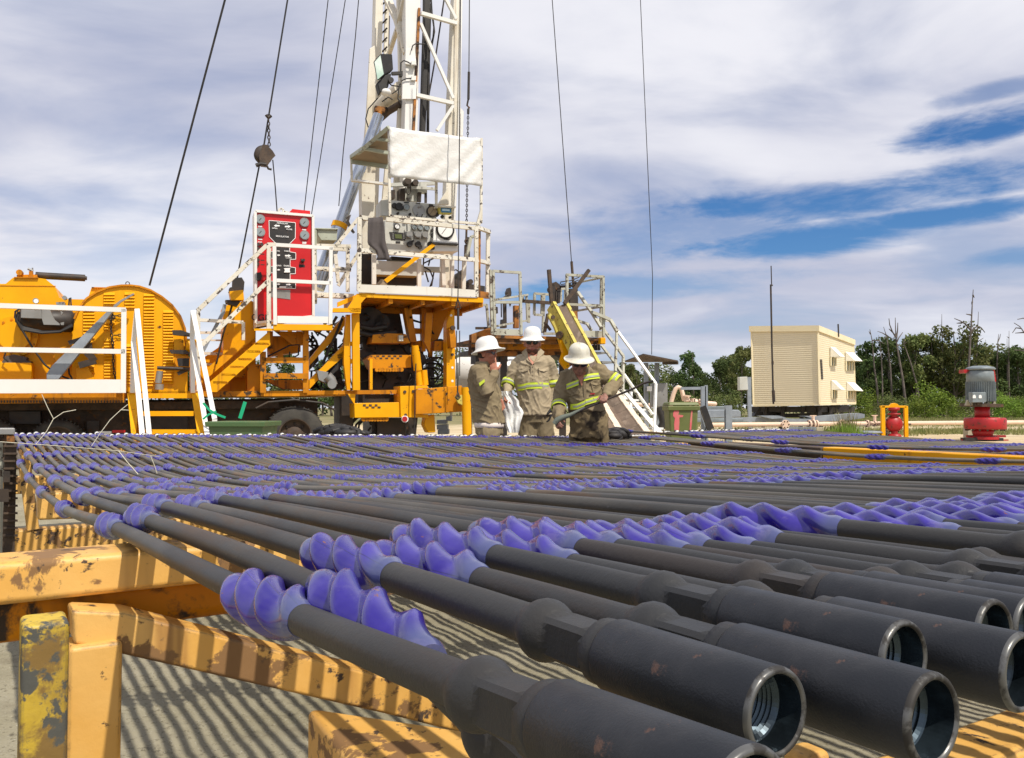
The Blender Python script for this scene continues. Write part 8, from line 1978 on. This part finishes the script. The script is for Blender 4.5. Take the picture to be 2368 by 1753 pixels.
def crown_mesh(name, kind, seed, m, n=3600):
    r3 = random.Random(seed); vs = []; fs = []
    clumps = []
    if kind == 'pine':
        for i in range(30):
            z = r3.uniform(.22, 1.0); rad = (1.05 - z) * .36 + .03; a = r3.uniform(0, 6.28); q = rad * r3.uniform(.2, 1); clumps.append((q * math.cos(a), q * math.sin(a), z, r3.uniform(.05, .11) * (1.25 - z * .6)))
    elif kind == 'open':
        for i in range(17):
            a = r3.uniform(0, 6.28); z = r3.uniform(.45, .97); q = r3.uniform(.05, .30) * math.sin(min(1, (z - .35) * 1.6) * math.pi * .8 + .3); clumps.append((q * math.cos(a), q * math.sin(a), z, r3.uniform(.05, .10)))
    elif kind == 'broad':
        for i in range(26):
            a = r3.uniform(0, 6.28); z = r3.uniform(.30, .95); q = r3.uniform(.02, .34) * math.sqrt(max(.1, 1 - ((z - .6) / .42) ** 2)); clumps.append((q * math.cos(a), q * math.sin(a), z, r3.uniform(.07, .13)))
    else:
        for i in range(20):
            a = r3.uniform(0, 6.28); z = r3.uniform(.1, .85); q = r3.uniform(.05, .5) * math.sqrt(max(.1, 1 - z)); clumps.append((q * math.cos(a), q * math.sin(a), z, r3.uniform(.12, .22)))
    tot = sum(c[3] ** 2 for c in clumps)
    for (cx, cy, cz, cr) in clumps:
        for i in range(int(n * cr * cr / tot)):
            d = V((r3.gauss(0, 1), r3.gauss(0, 1), r3.gauss(0, .75))); d.normalize(); d *= cr * r3.uniform(.45, 1.12) ** .6
            p = V((cx, cy, cz)) + d; s = r3.uniform(.011, .023) * (1.3 if kind == 'shrub' else 1)
            a = V((r3.gauss(0, 1), r3.gauss(0, 1), r3.gauss(0, 1))).normalized(); b = a.cross(V((r3.gauss(0, 1), r3.gauss(0, 1), r3.gauss(0, 1)))).normalized()
            o = len(vs); vs += [p - a * s, p + b * s * .7, p + a * s, p - b * s * .7]; fs.append((o, o + 1, o + 2, o + 3))
    me = MB().add(vs, fs).mesh(name); me.materials.append(m); return me, clumps
def trunk_mesh(clumps, seed, kind):
    r3 = random.Random(seed); mb = MB(); P = []; x = y = 0
    for i in range(9):
        P.append(V((x, y, i / 8 * .93))); x += r3.uniform(-.012, .012); y += r3.uniform(-.012, .012)
    mb.tube(P, [.014 * (1 - i / 10) + .002 for i in range(9)], 7)
    for (cx, cy, cz, cr) in clumps[::2]:
        i = max(1, min(7, int((cz - .12) * 8))); b = P[i]; c = V((cx, cy, cz)); mb.tube([b, b.lerp(c, .5) + V((0, 0, -.02)), c], [.006, .004, .0015], 5)
    me = mb.mesh('trunk'); me.materials.append(M['bark']); return me
PROTO = []
for kd, m_, sd_ in (('pine', 'leafdark', 1), ('pine', 'leafdark', 2), ('open', 'leafmid', 3), ('broad', 'leafmid', 4), ('broad', 'leafdark', 5), ('open', 'leafdark', 6)):
    me, cl = crown_mesh('crown', kd, sd_, M[m_]); PROTO.append((kd, me, trunk_mesh(cl, sd_, kd)))
SHR = [crown_mesh('foliage', 'shrub', 20 + i, M['leafbright' if i < 2 else 'leafmid'], 2200) for i in range(3)]
SHT = [trunk_mesh(c[1], 9 + i, 's') for i, c in enumerate(SHR)]
def tree(i, X_, Y, H, W, lab, grp, rz=None):
    kd, cm, tm = PROTO[i]
    t = thing({'pine': 'pine_tree', 'open': 'eucalypt_tree', 'broad': 'bushy_tree'}[kd], lab, 'tree', V((X_, Y, 0)), rnd.uniform(0, 6.28) if rz is None else rz, grp); t.scale = (W, W, H)
    for nm, me in (('crown', cm), ('trunk', tm)): o = bpy.data.objects.new(nm, me); link(o, t)
    return t
def px(x10, Y, c=10): return at(c, x10, 1350, Y).x
def hz(y10, Y, c=10): return max(1.0, at(c, 0, y10, Y).z)
# trees whose tops the photograph shows one by one: (crop, x, y of the top, prototype, width factor, distance, label)
TT = [(10, 190, 655, 1, 1.0, 96, 'dark cypress-like tree touching the shelter\'s right corner'),
      (10, 110, 770, 4, .9, 100, 'dark tree directly behind the right edge of the shelter'),
      (10, 290, 790, 0, .8, 98, 'dark narrow tree under the leaning dead stem right of the shelter'), (10, 415, 612, 4, .72, 95, 'dark round-topped tree left of the forked dead trunk'),
      (10, 500, 760, 1, .8, 99, 'dark pointed tree behind the forked dead trunk'), (10, 600, 700, 4, .7, 97, 'dark tree between the forked dead trunk and the open-crowned tree'),
      (10, 668, 578, 2, .8, 94, 'open-crowned tree with clumped leaves above the bright shrub'), (10, 730, 760, 3, .7, 98, 'greener tree right of the clumpy open crown'),
      (10, 830, 590, 2, .85, 95, 'olive green tree with sky gaps, left of the tallest crown'), (10, 900, 700, 5, .8, 97, 'sparse dark tree with many sky gaps left of the tallest crown'),
      (10, 1045, 485, 3, .85, 93, 'tallest live tree with a yellowish rounded top left of the motor'), (10, 1120, 640, 4, .8, 97, 'dark tree just left of the red pump motor'),
      (10, 1000, 740, 0, .9, 99, 'dark tree filling below the tallest crown'), (10, 1230, 860, 3, .8, 98, 'low green tree behind the left side of the motor'),
      (10, 1365, 690, 5, .8, 95, 'tree with a dark tuft directly above the motor'), (10, 1440, 780, 3, .7, 98, 'mid green tree right above the motor cowl'),
      (10, 1530, 900, 4, .9, 99, 'low dark tree right of the motor'), (10, 1690, 720, 4, 1.1, 93, 'big dark tree at the right edge of the picture'), (10, 1800, 760, 0, 1.2, 96, 'dark tree cut by the right edge of the picture'),
      (8, 1440, 590, 0, .95, 92, 'pointed dark tree with a bare spike, above the pipe gooseneck'), (8, 1165, 715, 0, .75, 95, 'small pointed tree right of the canopy posts'), (8, 1290, 730, 1, .8, 97, 'pointed tree left of the spiked one'),
      (8, 1580, 730, 1, .9, 97, 'dark pointed tree between the spiked tree and the broad one'), (8, 1800, 560, 4, .72, 90, 'broad dark tree left of the electrical box'), (8, 1950, 550, 4, .85, 91, 'broad dark tree touching the electrical box'), (8, 2080, 380, 2, .8, 86, 'pale loose gum tree left of the shelter'),
      (8, 990, 740, 3, .8, 95, 'small tree showing between the canopy posts and the stairs'), (8, 860, 740, 3, .8, 99, 'tree behind the canopy posts'), (8, 700, 730, 3, 1.0, 98, 'brownish tree behind the left canopy post'), (8, 590, 620, 2, .8, 96, 'thin tree left of the canopy, seen through the stair rails')]
for (c, x, y, i, wf, Yd, lab) in TT:
    H = at(c, x, y, Yd).z; X_ = at(c, x, y, Yd).x; tree(i, X_, Yd, H, H * wf * 1.1, lab, None)
# the rest of the belt, seen only in gaps
for k in range(34):
    X_ = -48 + k * 3.6 + rnd.uniform(-1.2, 1.2); tree(rnd.choice([0, 1, 0, 1, 3, 2]), X_, 108 + rnd.uniform(-3, 5), rnd.uniform(6.5, 9.0), rnd.uniform(8.5, 11.5), 'one of the dark trees of the back row closing the gaps in the belt', 'back row of the tree belt')
# shrubs
SL = [(10, 130, 1110, 22, 1, 0, 80, 'bright yellow-green shrub beside the shelter\'s right foot'), (10, 250, 1230, 20, 0, 2, 84, 'olive shrub right of the bright one by the shelter'), (10, 800, 1050, 30, 0, 0, 82, 'large bright green shrub in the middle of the belt'), (10, 700, 1180, 26, 0, 0, 80, 'bright green shrub left below the large one'),
      (10, 900, 1130, 26, 0, 1, 83, 'bright green shrub right below the large one'), (10, 560, 1200, 24, 0, 2, 86, 'dark olive shrub right of the yellow guard'), (10, 1060, 1200, 24, 0, 2, 85, 'olive shrub left of the pump'), (10, 1490, 1130, 20, 0, 0, 78, 'bright shrub at the right side of the motor'),
      (10, 1640, 1200, 26, 0, 1, 80, 'bright shrub near the right picture edge'), (10, 1740, 1190, 22, 0, 0, 79, 'bright shrub cut by the right picture edge'), (10, 1560, 1150, 22, 0, 2, 86, 'olive shrub between the motor and the right edge'), (10, 1180, 1160, 22, 0, 2, 88, 'olive shrub behind the pump neck'), (10, 420, 1150, 22, 0, 2, 88, 'olive shrub above the yellow guard'),
      (8, 1700, 980, 26, 0, 2, 84, 'olive shrub under the broad dark tree'), (8, 1330, 1000, 24, 0, 2, 84, 'olive shrub behind the gooseneck'), (8, 1950, 1000, 26, 0, 2, 82, 'olive shrub left of the box pole'), (8, 1120, 1000, 22, 0, 2, 84, 'olive shrub right of the control box')]
for (c, x, y, w, _, i, Yd, lab) in SL:
    p = at(c, x, y, Yd); t = thing('shrub', lab, 'shrub', V((p.x, Yd, 0)), rnd.uniform(0, 6)); H = p.z; t.scale = (H * 1.5, H * 1.5, H * 1.1)
    for nm, me in (('foliage', SHR[i][0]), ('stem', SHT[i])): o = bpy.data.objects.new(nm, me); link(o, t)
# dead trees: (crop, list of branches as polylines, base radius)
def dead(label, c, trunk, branches, Y, r=.12):
    b = at(c, trunk[-1][0], trunk[-1][1], Y); b0_ = V((b.x, Y, 0))
    t = thing('dead_tree', label, 'dead tree', b0_); P = [at(c, x, y, Y) for x, y in trunk] + [b0_]
    P = P[::-1]; r = r * .75; mb = MB(); n_ = len(P); mb.tube(P, [r * (1 - .82 * i / (n_ - 1)) for i in range(n_)], 7); part(mb, 'trunk', 'deadwood', t)
    r3 = random.Random(int(trunk[0][0]))
    for br in branches:
        mb = MB(); Q = [at(c, x, y, Y + r3.uniform(-.4, .4) if k_ else Y) for k_, (x, y) in enumerate(br)]; mb.tube(Q, [r * .55 * (1 - .6 * i / max(1, len(Q) - 1)) for i in range(len(Q))], 5); part(mb, 'branch', 'deadwood', t)
dead('leaning dead stem nearest the shelter', 10, [(218, 515), (240, 620), (258, 850), (290, 1100), (308, 1330)], [[(245, 625), (300, 625), (365, 660)], [(225, 560), (210, 535)]], 92, .20)
dead('short dead stem right of the leaning one', 10, [(303, 575), (318, 650), (330, 780), (340, 1000)], [[(312, 620), (290, 640)]], 93)
dead('dead tree with a long curved left arm between the stems and the fork', 10, [(352, 490), (378, 570), (390, 640), (420, 900), (435, 1200)], [[(378, 572), (340, 550), (295, 535)], [(385, 590), (350, 610)], [(380, 570), (420, 600), (470, 620)]], 91, .17)
dead('forked dead tree, the thickest right of the shelter', 10, [(467, 400), (470, 520), (478, 640), (505, 800), (540, 1000), (570, 1250)], [[(478, 600), (440, 540), (412, 470), (405, 408)], [(480, 600), (490, 520), (492, 450)], [(440, 540), (405, 510)], [(482, 640), (500, 600), (540, 545)], [(485, 680), (515, 655)], [(470, 560), (455, 600)]], 90, .22)
dead('leaning dead snag with a bent neck right of the fork', 10, [(568, 588), (548, 650), (575, 720), (620, 850), (680, 1060), (720, 1320)], [[(555, 660), (580, 640)], [(560, 640), (548, 610)]], 92, .17)
dead('plain dead stem rising from the clumpy open crown', 10, [(686, 570), (690, 700), (690, 950)], [[(688, 640), (720, 600)]], 96)
dead('dead twig stem over the olive tree', 10, [(812, 560), (815, 700), (790, 980)], [[(813, 590), (765, 555)], [(814, 640), (840, 600)]], 96)
dead('tall straight dead pole left of the tallest crown', 10, [(923, 365), (922, 500), (930, 700), (935, 950)], [[(922, 520), (905, 560), (905, 620)], [(922, 560), (945, 600)]], 94, .14)
dead('tallest dead tree with long drooping arms above the motor', 10, [(1231, 125), (1222, 250), (1215, 400), (1205, 560), (1195, 760), (1170, 1050), (1150, 1340)], [[(1200, 515), (1150, 460), (1100, 430), (1045, 408)], [(1120, 452), (1070, 455)], [(1217, 375), (1160, 365)], [(1205, 560), (1240, 500), (1275, 488), (1310, 500), (1345, 545)], [(1222, 245), (1215, 270)], [(1200, 600), (1180, 570)], [(1228, 180), (1240, 205)]], 90, .24)
dead('thin straight dead tree right of the tallest', 10, [(1282, 342), (1275, 500), (1268, 640), (1258, 870)], [[(1275, 500), (1255, 520)], [(1270, 640), (1300, 620), (1330, 600)], [(1268, 680), (1345, 660)]], 92, .16)
dead('short dead tree between the two tall ones', 10, [(1230, 490), (1228, 620), (1240, 870)], [[(1229, 600), (1250, 560)]], 93, .13)
dead('dead tip over the motor tree', 10, [(1352, 615), (1356, 700), (1360, 860)], [[(1354, 660), (1335, 640)]], 95, .1)
dead('dead tip between the motor and the forked stem', 10, [(1417, 665), (1424, 760), (1430, 860)], [], 95, .1)
dead('forked dead stem right of the motor', 10, [(1480, 560), (1472, 640), (1468, 750), (1462, 900)], [[(1472, 640), (1490, 600), (1498, 560)], [(1470, 700), (1500, 655)]], 93, .15)
dead('first of two bare poles near the right edge', 10, [(1562, 605), (1563, 750), (1564, 910)], [], 93, .12)
dead('second of two bare poles near the right edge', 10, [(1582, 530), (1580, 700), (1578, 910)], [[(1581, 600), (1560, 585)]], 92, .13)
dead('dead tree reaching in from the right picture edge', 10, [(1790, 380), (1780, 520), (1775, 700), (1770, 1300)], [[(1780, 590), (1728, 545), (1690, 490), (1630, 452)], [(1700, 505), (1650, 500), (1615, 550)], [(1785, 420), (1720, 405), (1662, 418)], [(1780, 740), (1700, 720), (1630, 718)], [(1728, 545), (1640, 552)]], 88, .2)
dead('bare spike above the pointed tree by the gooseneck', 8, [(1422, 430), (1424, 560), (1440, 900)], [[(1423, 500), (1432, 470)]], 94, .12)
dead('tiny dead twigs above the brownish tree by the canopy', 8, [(665, 700), (662, 800), (660, 900)], [[(663, 760), (640, 720)]], 95, .08)
# far wood closing the horizon behind the separate trees
def wood():
    r3 = random.Random(8); vs = []; fs = []
    for i in range(11000):
        X_ = r3.uniform(-75, 95); h = 4.6 + 1.6 * mnoise.noise(V((X_ * .12, 0, 0))) + 1.2 * mnoise.noise(V((X_ * .5, 3, 0)))
        p = V((X_, 117 + r3.uniform(-2.5, 2.5), h * r3.uniform(0, 1) ** .8)); s = r3.uniform(.14, .30)
        a = V((r3.gauss(0, 1), r3.gauss(0, 1), r3.gauss(0, 1))).normalized(); b = a.cross(V((r3.gauss(0, 1), r3.gauss(0, 1), r3.gauss(0, 1)))).normalized()
        o = len(vs); vs += [p - a * s, p + b * s * .8, p + a * s, p - b * s * .8]; fs.append((o, o + 1, o + 2, o + 3))
    o = build(MB().add(vs, fs), 'distant_wood', M['leafdark'], None); tag(o, 'dark distant wood filling the gaps low between the tree trunks', 'wood', kind='stuff')
wood()
# grass and low plants
def grass(n, seed):
    r3 = random.Random(seed); mb = MB(); vs = []; fs = []
    def blade(p, h, w):
        a = r3.uniform(0, 3.14); d = V((math.cos(a) * w, math.sin(a) * w, 0)); ln = V((r3.uniform(-.4, .4) * h, r3.uniform(-.4, .4) * h, 0))
        o = len(vs); vs.extend([p - d, p + d, p + ln + V((0, 0, h))]); fs.append((o, o + 1, o + 2))
    for i in range(n):
        Y = r3.choice([r3.uniform(30, 36), r3.uniform(45, 78), r3.uniform(30, 60), r3.uniform(60, 90)]); X_ = r3.uniform(.13, .62) * Y + r3.uniform(-2, 2)
        if mnoise.noise(V((X_ * .12, Y * .25, 0))) < -.05 and Y < 50: continue
        c = V((X_, Y, -.02))
        for k in range(7): blade(c + V((r3.uniform(-.3, .3), r3.uniform(-.3, .3), 0)), r3.uniform(.08, .26), .014)
    me = MB().add(vs, fs).mesh('grass'); me.materials.append(M['grassblade']); o = bpy.data.objects.new('grass', me); link(o); tag(o, 'patchy green and straw grass across the yard towards the trees', 'grass', kind='stuff')
M['grassblade'] = leaf_mat('grass_blades', (0.11, 0.15, 0.035), (0.30, 0.27, 0.12))
grass(7000, 3)
def tuft(label, c, x, y, Y, w, h, m, seed, n=900):
    r3 = random.Random(seed); p = at(c, x, y, Y); vs = []; fs = []
    for i in range(n):
        b = V((p.x + r3.gauss(0, w * .4), Y + r3.gauss(0, w * .3), 0)); hh = h * r3.uniform(.35, 1.0) * math.exp(-((b.x - p.x) / w) ** 2); a = r3.uniform(0, 3.14); d = V((math.cos(a), math.sin(a), 0)) * .012; l = V((r3.uniform(-.3, .3), r3.uniform(-.3, .3), 0)) * hh
        o = len(vs); vs.extend([b - d, b + d, b + l + V((0, 0, hh))]); fs.append((o, o + 1, o + 2))
    o = build(MB().add(vs, fs), 'weed_clump', M[m], None, origin=V((p.x, Y, 0))); tag(o, label, 'weeds')
tuft('green weed clump in front of the right flange', 9, 1500, 1500, 25.5, .9, .65, 'leafbright', 1)
tuft('tall straw-coloured weeds beside the right flange', 9, 1510, 1400, 26, .5, 1.1, 'grassblade', 2, 350)
tuft('straw weeds between the concrete supports', 9, 960, 1500, 26, .8, .5, 'grassblade', 3, 500)
tuft('straw weeds in front of the left supports', 9, 600, 1520, 25.5, 1.2, .35, 'grassblade', 4, 700)
tuft('low weeds right of the steel stand', 8, 1760, 1520, 19, .8, .35, 'grassblade', 5, 600)
